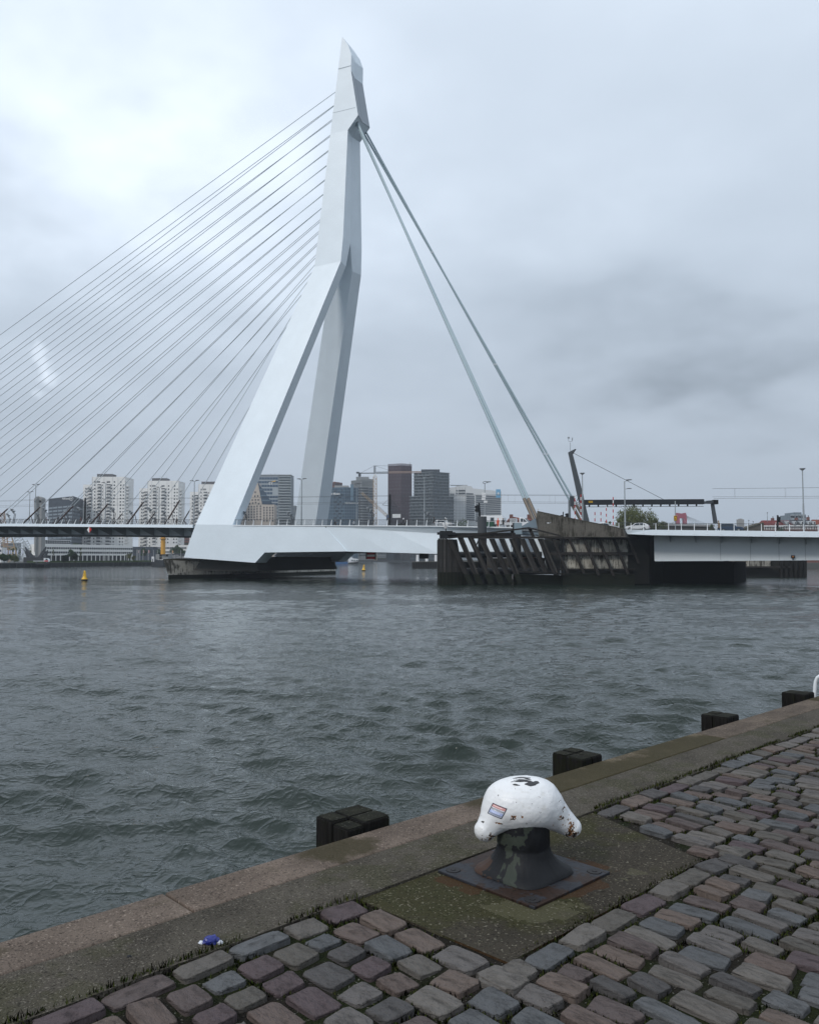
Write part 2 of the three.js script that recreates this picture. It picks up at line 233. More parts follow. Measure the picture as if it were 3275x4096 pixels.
const granite = (base, moss, seed) => { const a = pf(512, 6, seed, 5, 0.6), b = pnoise(512, 200, seed + 1), c = pnoise(512, 120, seed + 2), m = pf(512, 3, seed + 3, 6, 0.62); return mat([1, 1, 1], 0.82, { map: texture(512, 1.35, (x, y) => { let col = mul3(base, 0.5 + 1.0 * a(x, y)); const p = b(x, y); if (p > 0.78) col = mul3(col, 0.55); if (p < 0.13) col = mix3(col, [0.33, 0.27, 0.22], 0.6); if (c(x, y) > 0.9) col = mul3(col, 0.5); return mix3(col, [0.036, 0.031, 0.014], sstep(moss, moss + 0.15, m(x, y)) * 0.8); }), bumpMap: aggBump, bumpScale: 0.0035 }); };
const M_agg = mat([1, 1, 1], 0.9, { map: aggTex, bumpMap: aggBump, bumpScale: 0.005 });
{
  const body = new MB();
  const dark = mat([0.05, 0.047, 0.042], 0.9);
  body.loft([q(-40, -3.71, -3), q(120, -3.71, -3), q(120, 160, -3), q(-40, 160, -3)], [q(-40, -3.71, QUAY - 0.3), q(120, -3.71, QUAY - 0.3), q(120, 160, QUAY - 0.3), q(-40, 160, QUAY - 0.3)]);
  const quay = struct(body, 'quay_ground', dark);
  const strip = new MB(), sq = (mb, u0, u1, v0, v1, y) => mb.loft([q(u0, v0, QUAY - 0.29), q(u1, v0, QUAY - 0.29), q(u1, v1, QUAY - 0.29), q(u0, v1, QUAY - 0.29)], [q(u0, v0, y), q(u1, v0, y), q(u1, v1, y), q(u0, v1, y)]);
  sq(strip, -12, 40, -3.418, -3.03, QUAY - 0.005); strip.build('concrete_strip', M_agg, quay);
  const pad = new MB(); pad.loft([[2.54, -3.026], [4.50, -3.026], [4.22, -2.14], [2.58, -2.14]].map(([u, v]) => q(u, v, QUAY - 0.29)), [[2.54, -3.026], [4.50, -3.026], [4.22, -2.14], [2.58, -2.14]].map(([u, v]) => q(u, v, QUAY - 0.016)));
  pad.build('concrete_pad', mat([1, 1, 1], 0.9, { map: mossPad, bumpMap: aggBump, bumpScale: 0.005 }), quay);
  // edge stones, each a rounded block of its own
  const tones = [[[0.120, 0.094, 0.076], 0.48, 61], [[0.126, 0.098, 0.079], 0.56, 67], [[0.100, 0.080, 0.053], 0.44, 71], [[0.110, 0.086, 0.067], 0.50, 77], [[0.092, 0.076, 0.047], 0.42, 83]].map((a) => granite(...a));
  const pick = { 0: 0, 1: 1, 2: 2, 3: 3, 4: 4, 5: 3 };
  for (let k = -4; k < 14; k++) {
    const u0 = 1.887 - 2.645 + k * 2.645, c = q(u0 + 1.3225, -3.57, QUAY - 0.16), g = new RoundedBoxGeometry(2.637, 0.32, 0.298, 3, 0.012), P = g.attributes.position, uv = g.attributes.uv;
    for (let i = 0; i < P.count; i++) uv.setXY(i, P.getX(i) + k * 0.77, P.getZ(i) + P.getY(i) + k * 0.31);
    const m = put(g, 'coping_stone', tones[pick[k] ?? ((k + 10) % 5)], quay); m.position.copy(c); m.position.y += rr(-0.003, 0.003); m.rotation.y = QTURN;
  }
  // the bed between the setts: dark earth, grit and moss
  const bed = new MB(); bed.quad(q(-12, -3.028, QUAY - 0.026), q(40, -3.028, QUAY - 0.026), q(40, 30, QUAY - 0.026), q(-12, 30, QUAY - 0.026));
  const bedTex = (() => { const a = pf(1024, 8, 241, 6, 0.65), b = pnoise(1024, 300, 243), m = pf(1024, 7, 251, 5, 0.6); return texture(1024, 2.6, (x, y) => { let col = mix3([0.008, 0.007, 0.005], [0.030, 0.026, 0.021], a(x, y)); col = mix3(col, [0.014, 0.019, 0.006], sstep(0.42, 0.58, m(x, y)) * 0.85); const p = b(x, y); if (p > 0.9) col = [0.17, 0.16, 0.14]; return col; }); })();
  const pav = struct(bed, 'cobbled_pavement', mat([1, 1, 1], 0.95, { map: bedTex, bumpMap: aggBump, bumpScale: 0.02 }));
  // setts
  const grain = (() => { const a = pf(512, 10, 311, 6, 0.66), b = pnoise(512, 150, 313), c = pnoise(512, 256, 317); return texture(512, 0.5, (x, y) => { let k = 0.25 + 1.4 * a(x, y); const p = b(x, y); if (p > 0.84) k *= 1.22; if (p < 0.14) k *= 0.7; k *= 0.9 + 0.2 * c(x, y); return [k, k * 0.995, k * 0.985]; }); })();
  const grainB = (() => { const a = pf(512, 12, 321, 6, 0.68); return texture(512, 0.42, (x, y) => a(x, y), false); })();
  const stoneTones = [[0.150, 0.142, 0.132], [0.175, 0.166, 0.155], [0.128, 0.108, 0.106], [0.150, 0.122, 0.112], [0.122, 0.130, 0.138], [0.142, 0.150, 0.158], [0.105, 0.103, 0.104], [0.165, 0.135, 0.120], [0.128, 0.122, 0.112], [0.116, 0.094, 0.100], [0.155, 0.148, 0.145]].map((c) => mat([c[0] * 0.76, c[1] * 0.735, c[2] * 0.72], 0.72, { map: grain, bumpMap: grainB, bumpScale: 0.018 }));
  const variants = []; for (let k = 0; k < 14; k++) {     // unit block 1 x 1 across, worn round at the top
    const n = 16, ring = [], jit = [], so = [rr(-0.06, 0.06), rr(-0.06, 0.06), rr(-0.06, 0.06), rr(-0.06, 0.06)];
    for (let i = 0; i < n; i++) { const t = i / n * 2 * Math.PI + 0.1, e = 0.27 + rr(-0.08, 0.1), X = Math.sign(Math.cos(t)) * Math.pow(Math.abs(Math.cos(t)), e), Y = Math.sign(Math.sin(t)) * Math.pow(Math.abs(Math.sin(t)), e); ring.push([X * 0.5 * (1 + so[Y > 0 ? 0 : 1]), Y * 0.5 * (1 + so[X > 0 ? 2 : 3])]); jit.push(rr(-0.055, 0.03)); }
    const rows = [[1.03, -0.09], [1.0, -0.012], [0.972, -0.0035], [0.92, 0.0], [0.5, 0.002]], P = [], U = [], I = [];
    const tx = rr(-0.012, 0.012), tz = rr(-0.012, 0.012), dip = rr(-0.004, 0.004), ux = rnd(), uy = rnd();
    rows.forEach(([sc, y], j) => ring.forEach(([x, z], i) => { const s = sc + jit[i] * (j < 3 ? 1 : 0.6), X = x * s, Z = z * s; P.push(X, y + (j > 0 ? tx * X + tz * Z + rr(-0.0028, 0.0028) : 0), Z); U.push(X * 0.24 + ux, Z * 0.15 + uy + (j < 2 ? 0.05 : 0)); }));
    P.push(0, 0.006 + dip, 0); U.push(ux, uy);
    for (let j = 0; j < rows.length - 1; j++) for (let i = 0; i < n; i++) { const b = (i + 1) % n; I.push(j * n + i, (j + 1) * n + i, (j + 1) * n + b, j * n + i, (j + 1) * n + b, j * n + b); }
    const l = (rows.length - 1) * n; for (let i = 0; i < n; i++) I.push(l + i, rows.length * n, l + (i + 1) % n);
    const g = new THREE.BufferGeometry(); g.setAttribute('position', new THREE.Float32BufferAttribute(P, 3)); g.setAttribute('uv', new THREE.Float32BufferAttribute(U, 2)); g.setIndex(I); g.computeVertexNormals(); variants.push(g);
  }
  const stones = [], lay = (u, v, lu, lv, turn = 0) => stones.push({ u, v, lu, lv, turn });   // lu along the quay, lv inland
  const border = (u, l) => lay(u + l / 2, -2.955 + rr(-0.008, 0.008), l - 0.022, rr(0.125, 0.14), rr(-0.03, 0.03));   // border course beside the strip, broken by the pad
  for (let u = 2.51; u > -4;) { const l = rr(0.20, 0.30); u -= l; border(u, l); } for (let u = 4.49; u < 24;) { const l = rr(0.20, 0.30); border(u, l); u += l; }
  for (let u = 2.36; u < 4.4;) { const l = rr(0.21, 0.27); lay(u + l / 2, -2.06 + rr(-0.006, 0.006), l - 0.02, rr(0.125, 0.14), rr(-0.03, 0.03)); u += l; }                          // round the pad
  for (let v = -2.87; v < -2.14;) { const l = rr(0.19, 0.25); lay(2.455, v + l / 2, 0.135, l - 0.02, rr(-0.03, 0.03)); v += l; }
  const course = (u, w, near) => { const uc = u + w / 2; let v = uc < 2.375 ? -2.878 : uc < 4.24 ? -1.985 : Math.max(-2.878, -3.03 + (4.50 - u) / 0.28 * 0.89 + 0.025); while (v < 0.6) { const l = near ? rr(0.15, 0.23) : rr(0.16, 0.27); lay(uc + rr(-0.005, 0.005), v + l / 2, w - rr(0.018, 0.028), l - rr(0.018, 0.030), rr(-0.04, 0.04)); v += l; } };
  for (let u = 2.383; u > -4;) { const w = rr(0.145, 0.172); u -= w; course(u, w, true); } for (let u = 2.383; u < 24;) { const w = rr(0.115, 0.136); course(u, w, false); u += w; }
  const seen = (s) => { const p = q(s.u, s.v); return -p.z > 2.2 && Math.abs(p.x / -p.z) < 0.53 && (EYE - QUAY) / -p.z < 0.70; };
  const eye = V3(0, 0, 0), ds = (s) => q(s.u, s.v, 0).distanceTo(eye);
  stones.sort((a, b) => (seen(b) - seen(a)) || ds(a) - ds(b));
  const rest = new THREE.Matrix4(), far = [];
  stones.forEach((s, i) => {
    const g = variants[Math.floor(rnd() * variants.length)], tone = stoneTones[Math.floor(rnd() * stoneTones.length)], p = q(s.u, s.v, QUAY - 0.004 + rr(-0.009, 0.007)), turn = QTURN + s.turn;
    const o = new THREE.Object3D(); o.position.copy(p); o.rotation.set(rr(-0.025, 0.025), turn, rr(-0.02, 0.02)); o.scale.set(s.lu, 1, s.lv);
    if (i < 298) { const m = put(g, i ? `cobblestone_${String(i).padStart(3, '0')}` : 'cobblestone', tone, pav); m.position.copy(o.position); m.rotation.copy(o.rotation); m.scale.copy(o.scale); }
    else { o.updateMatrix(); const c = g.clone(); c.applyMatrix4(o.matrix); far.push(c); }
  });
  if (far.length) stuff(put(mergeGeometries(far), 'cobblestones', stoneTones[0], pav));
  // grass and moss in the joints: one object of blades
  const blade = new THREE.BufferGeometry(); blade.setAttribute('position', new THREE.Float32BufferAttribute([-0.0022, 0, 0, 0.0022, 0, 0, 0.0014, 0.55, 0.08, -0.0014, 0.55, 0.08, 0, 1, 0.32], 3)); blade.setAttribute('normal', new THREE.Float32BufferAttribute([0, 1, 0, 0, 1, 0, 0, 1, 0, 0, 1, 0, 0, 1, 0], 3)); blade.setAttribute('uv', new THREE.Float32BufferAttribute(new Float32Array(10), 2)); blade.setIndex([0, 1, 2, 0, 2, 3, 3, 2, 4]);
  const cellOf = new Map(), key = (u, v) => Math.floor(u * 4) + ',' + Math.floor(v * 4); for (const s of stones) for (let a = -1; a < 2; a++) for (let b = -1; b < 2; b++) { const k = key(s.u + a * 0.25, s.v + b * 0.25); if (!cellOf.has(k)) cellOf.set(k, []); cellOf.get(k).push(s); }
  const covered = (u, v) => (cellOf.get(key(u, v)) || []).some((s) => Math.abs(u - s.u) < s.lu / 2 - 0.004 && Math.abs(v - s.v) < s.lv / 2 - 0.004);
  const spots = [], tries = 420000;
  for (let i = 0; i < tries && spots.length < 60000; i++) {
    const u = rr(-1.5, 11), v = rr(-3.06, 0.3), edge = v < -2.99; if (!seen({ u, v }) || (v > -3.02 && covered(u, v))) continue;
    if (v < -2.15 && u > 2.54 && u < 4.5 && !(v > -2.17)) continue;
    const dens = fbm(u * 1.7 + 3, v * 1.7, 0.5, 3) + 0.55 * fbm(u * 6, v * 6, 3.1, 2) + (edge ? 0.22 : 0);
    if (dens < -0.16 + 0.18 * rnd()) continue; spots.push([u, v, edge, dens]);
  }
  const grass = new THREE.InstancedMesh(blade, mat([1, 1, 1], 0.8), spots.length), o = new THREE.Object3D(), col = new THREE.Color();
  spots.forEach(([u, v, edge, d], i) => { o.position.copy(q(u, v, QUAY - (edge && v < -3.03 ? 0.008 : 0.028))); o.rotation.set(rr(-0.45, 0.45), rnd() * 6.3, rr(-0.45, 0.45)); const tall = rnd() < 0.12 || edge; const h = (tall ? rr(0.018, 0.042) : rr(0.014, 0.034)) * clamp(0.75 + d, 0.6, 1.15); o.scale.set(rr(0.8, 1.7), h, h); o.updateMatrix(); grass.setMatrixAt(i, o.matrix); const t = rnd(); col.setRGB(mix(0.026, 0.066, t), mix(0.044, 0.078, t * 0.8 + 0.2 * rnd()), mix(0.007, 0.014, t)); grass.setColorAt(i, col); });
  grass.name = 'joint_grass'; grass.castShadow = grass.receiveShadow = true; scene.add(grass); tag(grass, 'short grass and moss growing in the joints between the cobblestones', 'grass', null, 'stuff');
  // litter
  const lp = onY(846, 3778, QUAY - 0.01), lt = thing('crumpled_wrapper', 'crumpled blue and white plastic wrapper lying at the edge of the cobbles', 'litter', lp);
  const crump = (rx, ry, rz, seed, ox) => { const g = new THREE.IcosahedronGeometry(1, 3), P = g.attributes.position; for (let i = 0; i < P.count; i++) { const x = P.getX(i), y = P.getY(i), z = P.getZ(i), n = 1 + 0.5 * fbm(x * 1.6 + seed, y * 1.6, z * 1.6, 2) - 0.35 * Math.abs(fbm(x * 3.4, y * 3.4 + seed, z * 3.4, 2)); P.setXYZ(i, x * rx * n + ox, Math.max(0, y * ry * n + ry * 0.7), z * rz * n); } g.computeVertexNormals(); return g; };
  put(crump(0.034, 0.022, 0.026, 3.3, 0), 'blue_foil', mat([0.012, 0.02, 0.17], 0.4), lt);
  put(crump(0.017, 0.010, 0.013, 8.1, 0.036), 'white_tip', mat([0.55, 0.57, 0.62], 0.4), lt); put(crump(0.017, 0.009, 0.012, 5.7, -0.04), 'white_tip', mat([0.55, 0.57, 0.62], 0.4), lt);
  const pb = onY(517, 3834, QUAY - 0.012); const peb = put(crump(0.011, 0.008, 0.011, 1.2, 0), 'black_pebble', M.black); peb.position.copy(pb); tag(peb, 'small black pebble lying alone on the concrete strip', 'pebble');
}
// timber fender piles behind the edge stones
{
  const wood = (() => { const a = pf(512, 4, 401, 5, 0.6), b = pnoise(512, 90, 405), w = pnoise(512, 8, 409), m = pf(512, 8, 411, 4, 0.6); return mat([1, 1, 1], 0.85, { map: texture(512, 0.7, (x, y) => { const s = b(x + 9 * w(x, y), y * 0.06); let c = mix3([0.005, 0.0048, 0.0045], [0.019, 0.018, 0.017], 0.6 * s + 0.4 * a(x, y)); return mix3(c, [0.014, 0.016, 0.008], sstep(0.55, 0.7, m(x, y)) * 0.5); }), bumpMap: texture(256, 0.7, (x, y) => pnoiseW(x, y), false), bumpScale: 0.012 }); })();
  const top = mat([1, 1, 1], 0.9, { map: (() => { const a = pf(256, 6, 431, 5, 0.65), b = pnoise(256, 80, 433); return texture(256, 0.4, (x, y) => { const p = b(x, y); return p > 0.88 ? [0.10, 0.10, 0.085] : mix3([0.006, 0.006, 0.005], [0.024, 0.024, 0.016], a(x, y)); }); })() });
  [[3.06, 'broad black timber fender pile nearest to the white mooring bollard, its top split and worn', 0.34, 0.31], [5.44, 'black timber fender pile with a lichen-flecked top, rising right behind the white mooring bollard', 0.27, 0.31], [7.89, 'black timber fender pile with a rounded top, second from the right along the quay edge', 0.27, 0.28], [9.86, 'black timber fender pile next to the white ladder hoop', 0.27, 0.28]].forEach(([u, label, lu, lv], k) => {
    const c = q(u + lu / 2, -3.745 - lv / 2, QUAY), t = thing('timber_fender_pile', label, 'fender pile', c.clone().setY(QUAY - 4), 'timber fender piles along the quay edge', QTURN);
    // each pile is four baulks, split and worn to different heights
    const cut = 0.5 + (k === 0 ? -0.12 : rr(-0.06, 0.06)), cv = 0.5 + rr(-0.08, 0.08);
    for (const [a, b] of [[0, 0], [1, 0], [0, 1], [1, 1]]) {
      const w = lu * (a ? 1 - cut : cut) - 0.0015, d = lv * (b ? 1 - cv : cv) - 0.0015, top0 = 4.045 + rr(-0.008, 0.002) - (k === 0 && !a && b ? 0.012 : 0), cx = a ? lu / 2 - w / 2 : -lu / 2 + w / 2, cz0 = b ? lv / 2 - d / 2 : -lv / 2 + d / 2;
      const g = new RoundedBoxGeometry(w, top0, d, 3, 0.014), P = g.attributes.position, U = g.attributes.uv, N = g.attributes.normal; for (let i = 0; i < P.count; i++) { const x = P.getX(i), y = P.getY(i), z = P.getZ(i); U.setXY(i, (Math.abs(N.getX(i)) > 0.7 ? z : x) + k * 0.3 + a * 0.17, Math.abs(N.getY(i)) > 0.7 ? z : y); } g.translate(cx, top0 / 2, cz0); g.rotateZ(rr(-0.002, 0.002)); put(g, 'baulk', wood, t);
      const n = 9, gx = [], cp0 = new THREE.PlaneGeometry(w - 0.016, d - 0.016, n, n); cp0.rotateX(-Math.PI / 2); const Q = cp0.attributes.position, Cu = cp0.attributes.uv; for (let i = 0; i < Q.count; i++) { const x = Q.getX(i), z = Q.getZ(i); Q.setY(i, 0.002 + 0.007 * Math.max(0, fbm(x * 22 + k * 5 + a, b, z * 22, 3)) * (1 - Math.pow(Math.max(Math.abs(x) / (w / 2), Math.abs(z) / (d / 2)), 4))); Cu.setXY(i, x + a * 0.2, z + b * 0.2); } cp0.computeVertexNormals(); cp0.translate(cx, top0, cz0); put(cp0, 'worn_top', top, t);
    }
    for (const y of [-0.06, -0.35]) for (const dx of [-0.06, 0.07]) { const g2 = new MB(); g2.tube(V3(dx, 4 + y, lv / 2 - 0.01), V3(dx, 4 + y, lv / 2 + 0.012), 0.013, 0.011, 8); g2.build('bolt', M.black, t, true); }
  });
  const hoop = thing('ladder_hoop', 'white tubular ladder hoop on the quay edge at the right border', 'ladder hoop', q(10.70, -3.66, QUAY - 0.06), null, QTURN);
  for (const dz of [0, 0.45]) { const pts = [V3(dz, 0, 0), V3(dz, 0.14, 0), V3(dz, 0.22, -0.06), V3(dz, 0.25, -0.15), V3(dz, 0.20, -0.26), V3(dz, 0.0, -0.30), V3(dz, -1.4, -0.30)]; put(new THREE.TubeGeometry(new THREE.CatmullRomCurve3(pts), 40, 0.021, 10), 'hoop_tube', M.railWhite, hoop); }
  for (let y = -1.2; y < 0; y += 0.3) new MB().tube(V3(0, y, -0.30), V3(0.45, y, -0.30), 0.014, 0.014, 8).build('rung', M.railWhite, hoop, true);
}
function pnoiseW(x, y) { pnoiseW.f ??= pnoise(256, 60, 419); return pnoiseW.f(x, y * 0.05); }

// ---------------------------------------------------------------- the mooring bollard
{
  const base = q(3.37, -2.69, QUAY - 0.016), t = thing('mooring_bollard', 'white two-horned mooring bollard on a rusty square plate in the foreground', 'bollard', base);
  const headF = (x, y, z) => {
    const e = (cx, cy, cz, rx, ry, rz) => { const a = (x - cx) / rx, b = (y - cy) / ry, c = (z - cz) / rz, k = Math.hypot(a, b, c), k2 = Math.hypot(a / rx, b / ry, c / rz); return k * (k - 1) / (k2 + 1e-6); };
    let d = e(-0.008, 0.356, 0, 0.198, 0.139, 0.160);
    d = smin(d, capsule(x, y, z, [-0.092, 0.352, 0.015, 0.105], [-0.204, 0.238, 0.052, 0.055]), 0.045);
    d = smin(d, capsule(x, y, z, [0.085, 0.36, -0.005, 0.106], [0.252, 0.230, -0.02, 0.053]), 0.06);
    return Math.max(d, 0.001 - (y - 0.17)) + 0.0022 * perlin.noise(x * 22, y * 22, z * 22) + 0.0012 * perlin.noise(x * 70, y * 70, z * 70);
  };
  const head = surfaceNets(headF, [-0.31, 0.13, -0.22], [0.33, 0.56, 0.22], 0.0055);
  const P = head.attributes.position, U = head.attributes.uv; for (let i = 0; i < P.count; i++) U.setXY(i, (P.getX(i) + 0.35) / 0.7, (P.getY(i) + (P.getY(i) > 0.42 ? 0.55 * Math.abs(P.getZ(i)) * -1 + 0.10 : 0.10)) / 0.7);
  // chipped paint: an uneven white skin, worn through to black and rust where the ropes rub
  const NT = 1024, ca = pf(NT, 8, 501, 5, 0.6), cb = pf(NT, 40, 507, 4, 0.65), cc = pf(NT, 90, 511, 3, 0.6);
  const toC = (cx, cy) => [(0.35 + (cx - 862) * 0.0006) / 0.7 * NT, (0.10 + 0.06 + (1040 - cy) * 0.00062 - 0.06) / 0.7 * NT];
  const chips = [[1265, 690, 62, 80, 0.56], [1230, 590, 50, 50, 0.36], [1160, 545, 55, 26, 0.46], [1200, 490, 30, 20, 0.45], [1290, 740, 40, 25, 0.8], [560, 690, 42, 42, 0.56], [505, 720, 25, 22, 0.6], [500, 575, 14, 9, 0.7], [745, 500, 34, 20, 0.5], [630, 568, 34, 9, 0.85], [885, 608, 30, 16, 0.55], [820, 500, 8, 10, 0.8], [900, 640, 130, 16, 0.45], [1100, 600, 12, 8, 0.6]].map(([x, y, rx, ry, k]) => [...toC(x, y), rx * 0.0006 / 0.7 * NT, ry * 0.00062 / 0.7 * NT, k]);
  const topChips = [[820, 0.04, 30, 0.010], [855, 0.02, 34, 0.012], [905, 0.05, 30, 0.012], [950, 0.045, 22, 0.014], [800, 0.075, 36, 0.006]];
  const paint = texture(NT, 1, (x, y) => {
    let c = mul3([0.74, 0.745, 0.75], 0.93 + 0.1 * ca(x, y)); c = mix3(c, [0.5, 0.48, 0.43], sstep(0.60, 0.75, ca(y, x)) * 0.35);
    let k = 0; for (const [X, Y, rx, ry, s] of chips) { const d = ((x - X) / rx) ** 2 + ((y - Y) / ry) ** 2; if (d < 1.6) k = Math.max(k, s * sstep(1.5, 0.1, d)); }
    const n = 0.55 * cb(x, y) + 0.45 * cc(x, y);
    if (n < 0.345 + k * 0.28 && k > 0.02) c = cb(y, x) > 0.5 ? [0.20, 0.085, 0.03] : cb(y, x) > 0.42 ? [0.10, 0.05, 0.022] : [0.02, 0.02, 0.021];
    else if (n < 0.285) c = [0.09, 0.08, 0.075];
    else if (k > 0.02 && n < 0.375 + k * 0.30) c = mix3(c, [0.45, 0.33, 0.22], 0.5);
    return c;
  });
  put(head, 'bollard_head', mat([1, 1, 1], 0.42, { map: paint, bumpMap: texture(256, 0.25, (x, y) => grainN(x, y), false), bumpScale: 0.0012 }), t);
  // worn patches on the crown
  const surf = (x, z) => { let lo = 0.3, hi = 0.6; for (let i = 0; i < 30; i++) { const m = (lo + hi) / 2; headF(x, m, z) < 0 ? lo = m : hi = m; } return lo; };
  const wear = new MB(); [[0.0, 0.05, 0.04, 0.009, 0.2], [0.03, 0.075, 0.03, 0.013, -0.2], [0.058, 0.062, 0.02, 0.013, -0.6], [-0.03, 0.055, 0.035, 0.006, 0.1], [-0.01, 0.02, 0.045, 0.007, 0.0], [-0.045, 0.08, 0.018, 0.005, 0.3], [0.02, 0.035, 0.02, 0.005, 0.4]].forEach(([x, z, a, b, r], k) => { const pts = []; for (let i = 0; i < 14; i++) { const th = i / 14 * 6.283, j = 1 + 0.45 * perlin.noise(Math.cos(th) * 1.7 + k * 3.1, Math.sin(th) * 1.7, k), X = x + (Math.cos(th) * a * Math.cos(r) - Math.sin(th) * b * Math.sin(r)) * j, Z = z + (Math.cos(th) * a * Math.sin(r) + Math.sin(th) * b * Math.cos(r)) * j; pts.push(V3(X, surf(X, Z) + 0.0012, Z)); } const c = V3(x, surf(x, z) + 0.0015, z); for (let i = 0; i < 14; i++) wear.tri(c, pts[(i + 1) % 14], pts[i]); });
  wear.build('bare_metal_patches', mat([0.022, 0.022, 0.024], 0.45), t, true);
  // sticker, laid on the curve of the left horn
  const front = (x, y) => { let lo = -0.05, hi = 0.25; for (let i = 0; i < 30; i++) { const m = (lo + hi) / 2; headF(x, y, m) < 0 ? lo = m : hi = m; } return lo + 0.0016; };
  const st = document.createElement('canvas'); st.width = 512; st.height = 384; const g = st.getContext('2d'); g.fillStyle = '#141a33'; g.fillRect(0, 0, 512, 384); g.fillStyle = '#c9938f'; g.fillRect(26, 26, 460, 88); g.fillStyle = '#d9dbe0'; g.fillRect(26, 114, 460, 92); g.fillStyle = '#aebbe0'; g.fillRect(26, 206, 460, 96); g.fillStyle = '#ccd2de'; g.fillRect(26, 312, 460, 50); g.fillStyle = '#1a2036'; g.font = 'bold 76px sans-serif'; g.textAlign = 'center'; g.fillText('ROTTERDAM', 256, 190); g.fillStyle = '#f0d9d6'; g.fillRect(60, 50, 300, 22); g.fillStyle = '#dfe6ff'; g.fillRect(60, 232, 330, 16); g.fillRect(90, 262, 290, 16); g.fillStyle = '#1d2b5e'; for (let i = 0; i < 14; i++) g.fillRect(44 + i * 31, 326, 22, 20);
  const stT = new THREE.CanvasTexture(st); stT.colorSpace = THREE.SRGBColorSpace;
  const corners = [[-0.195, 0.335], [-0.128, 0.318], [-0.100, 0.374], [-0.168, 0.390]], SP = [], SU = [], SI = [], n = 10;
  for (let j = 0; j <= n; j++) for (let i = 0; i <= n; i++) { const a = i / n, b = j / n, x = mix(mix(corners[0][0], corners[1][0], a), mix(corners[3][0], corners[2][0], a), b), y = mix(mix(corners[0][1], corners[1][1], a), mix(corners[3][1], corners[2][1], a), b); SP.push(x, y, front(x, y)); SU.push(a, b); if (i < n && j < n) { const o = j * (n + 1) + i; SI.push(o, o + 1, o + n + 2, o, o + n + 2, o + n + 1); } }
  const sg = new THREE.BufferGeometry(); sg.setAttribute('position', new THREE.Float32BufferAttribute(SP, 3)); sg.setAttribute('uv', new THREE.Float32BufferAttribute(SU, 2)); sg.setIndex(SI); sg.computeVertexNormals();
  tag(put(sg, 'sticker', new THREE.MeshStandardMaterial({ map: stT, roughness: 0.35, side: THREE.DoubleSide }), t), 'small printed sticker on the left horn');
  // neck and flared foot, round above and square below
  const rings = [[0.30, 0.130, 2], [0.245, 0.134, 2], [0.20, 0.136, 2], [0.158, 0.137, 2], [0.150, 0.131, 2], [0.140, 0.138, 2], [0.12, 0.142, 2], [0.09, 0.154, 2.3], [0.065, 0.172, 2.7], [0.045, 0.190, 3.2], [0.034, 0.206, 4], [0.016, 0.211, 4.5]], RP = [], RU = [], RI = [], RN = 64, rot = QTURN;
  rings.forEach(([y, r, e], j) => { for (let i = 0; i <= RN; i++) { const th = i / RN * 2 * Math.PI, c = Math.cos(th), s = Math.sin(th), k = r / Math.pow(Math.pow(Math.abs(c), e) + Math.pow(Math.abs(s), e), 1 / e) * (1 + 0.012 * perlin.noise(c * 4, y * 20, s * 4)), x = c * k, z = s * k; RP.push(x * Math.cos(rot) + z * Math.sin(rot), y, -x * Math.sin(rot) + z * Math.cos(rot)); RU.push(th * 0.15, y + Math.max(0, r - 0.14)); if (j && i < RN) { const o = j * (RN + 1) + i; RI.push(o, o - RN - 1, o - RN, o, o - RN, o + 1); } } });
  const ng = new THREE.BufferGeometry(); ng.setAttribute('position', new THREE.Float32BufferAttribute(RP, 3)); ng.setAttribute('uv', new THREE.Float32BufferAttribute(RU, 2)); ng.setIndex(RI); ng.computeVertexNormals();
  const na = pf(512, 5, 601, 5, 0.6), nb = pf(512, 24, 607, 4, 0.6), nc = pf(512, 7, 613, 5, 0.62);
  put(ng, 'bollard_neck', mat([1, 1, 1], 0.62, { map: texture(512, 1.0, (x, y) => { const h = y / 512; let c = mix3([0.004, 0.0045, 0.0055], [0.011, 0.012, 0.0145], nb(x, y)); if (na(x, y) + 0.15 * (nb(x, y) - 0.5) > 0.56) c = mix3([0.040, 0.048, 0.037], [0.024, 0.03, 0.024], nb(y, x)); if (h < 0.10 && nc(x, y) + 0.3 * (nb(x, y) - 0.5) > 0.6) c = mix3([0.060, 0.030, 0.019], [0.03, 0.019, 0.014], nb(x, y)); return c; }), bumpMap: texture(256, 0.35, (x, y) => grainN(x, y), false), bumpScale: 0.004 }), t);
  const ra = pf(512, 7, 651, 6, 0.62), rb = pf(512, 50, 657, 3, 0.6);
  const plate = new RoundedBoxGeometry(0.63, 0.014, 0.63, 2, 0.003); { const p = plate.attributes.position, u = plate.attributes.uv; for (let i = 0; i < p.count; i++) u.setXY(i, p.getX(i), p.getZ(i)); }
  const pm = put(plate, 'base_plate', mat([0.62, 0.62, 0.62], 0.6, { map: texture(512, 0.8, (x, y) => { let c = mix3([0.026, 0.028, 0.035], [0.052, 0.055, 0.066], ra(y, x)); const k = ra(x, y) + 0.22 * (rb(x, y) - 0.5); if (k > 0.47) c = mix3(c, [0.044, 0.025, 0.017], sstep(0.47, 0.56, k)); if (rb(x, y) > 0.68) c = mul3(c, 0.5); return c; }), bumpMap: texture(256, 0.3, (x, y) => grainN(x, y), false), bumpScale: 0.003 }), t); pm.position.y = 0.007; pm.rotation.y = QTURN;
  for (const [a, b] of [[-1, -1], [1, -1], [1, 1], [-1, 1]]) { const bg = new MB(); const c = V3((a * Math.cos(QTURN) + b * Math.sin(QTURN)) * 0.258, 0.013, (-a * Math.sin(QTURN) + b * Math.cos(QTURN)) * 0.258); bg.tube(c, c.clone().setY(0.017), 0.040, 0.037, 20); bg.tube(c.clone().setY(0.017), c.clone().setY(0.019), 0.015, 0.013, 12); bg.build('bolt_cover', mat([0.022, 0.021, 0.022], 0.65), t, true); }
}

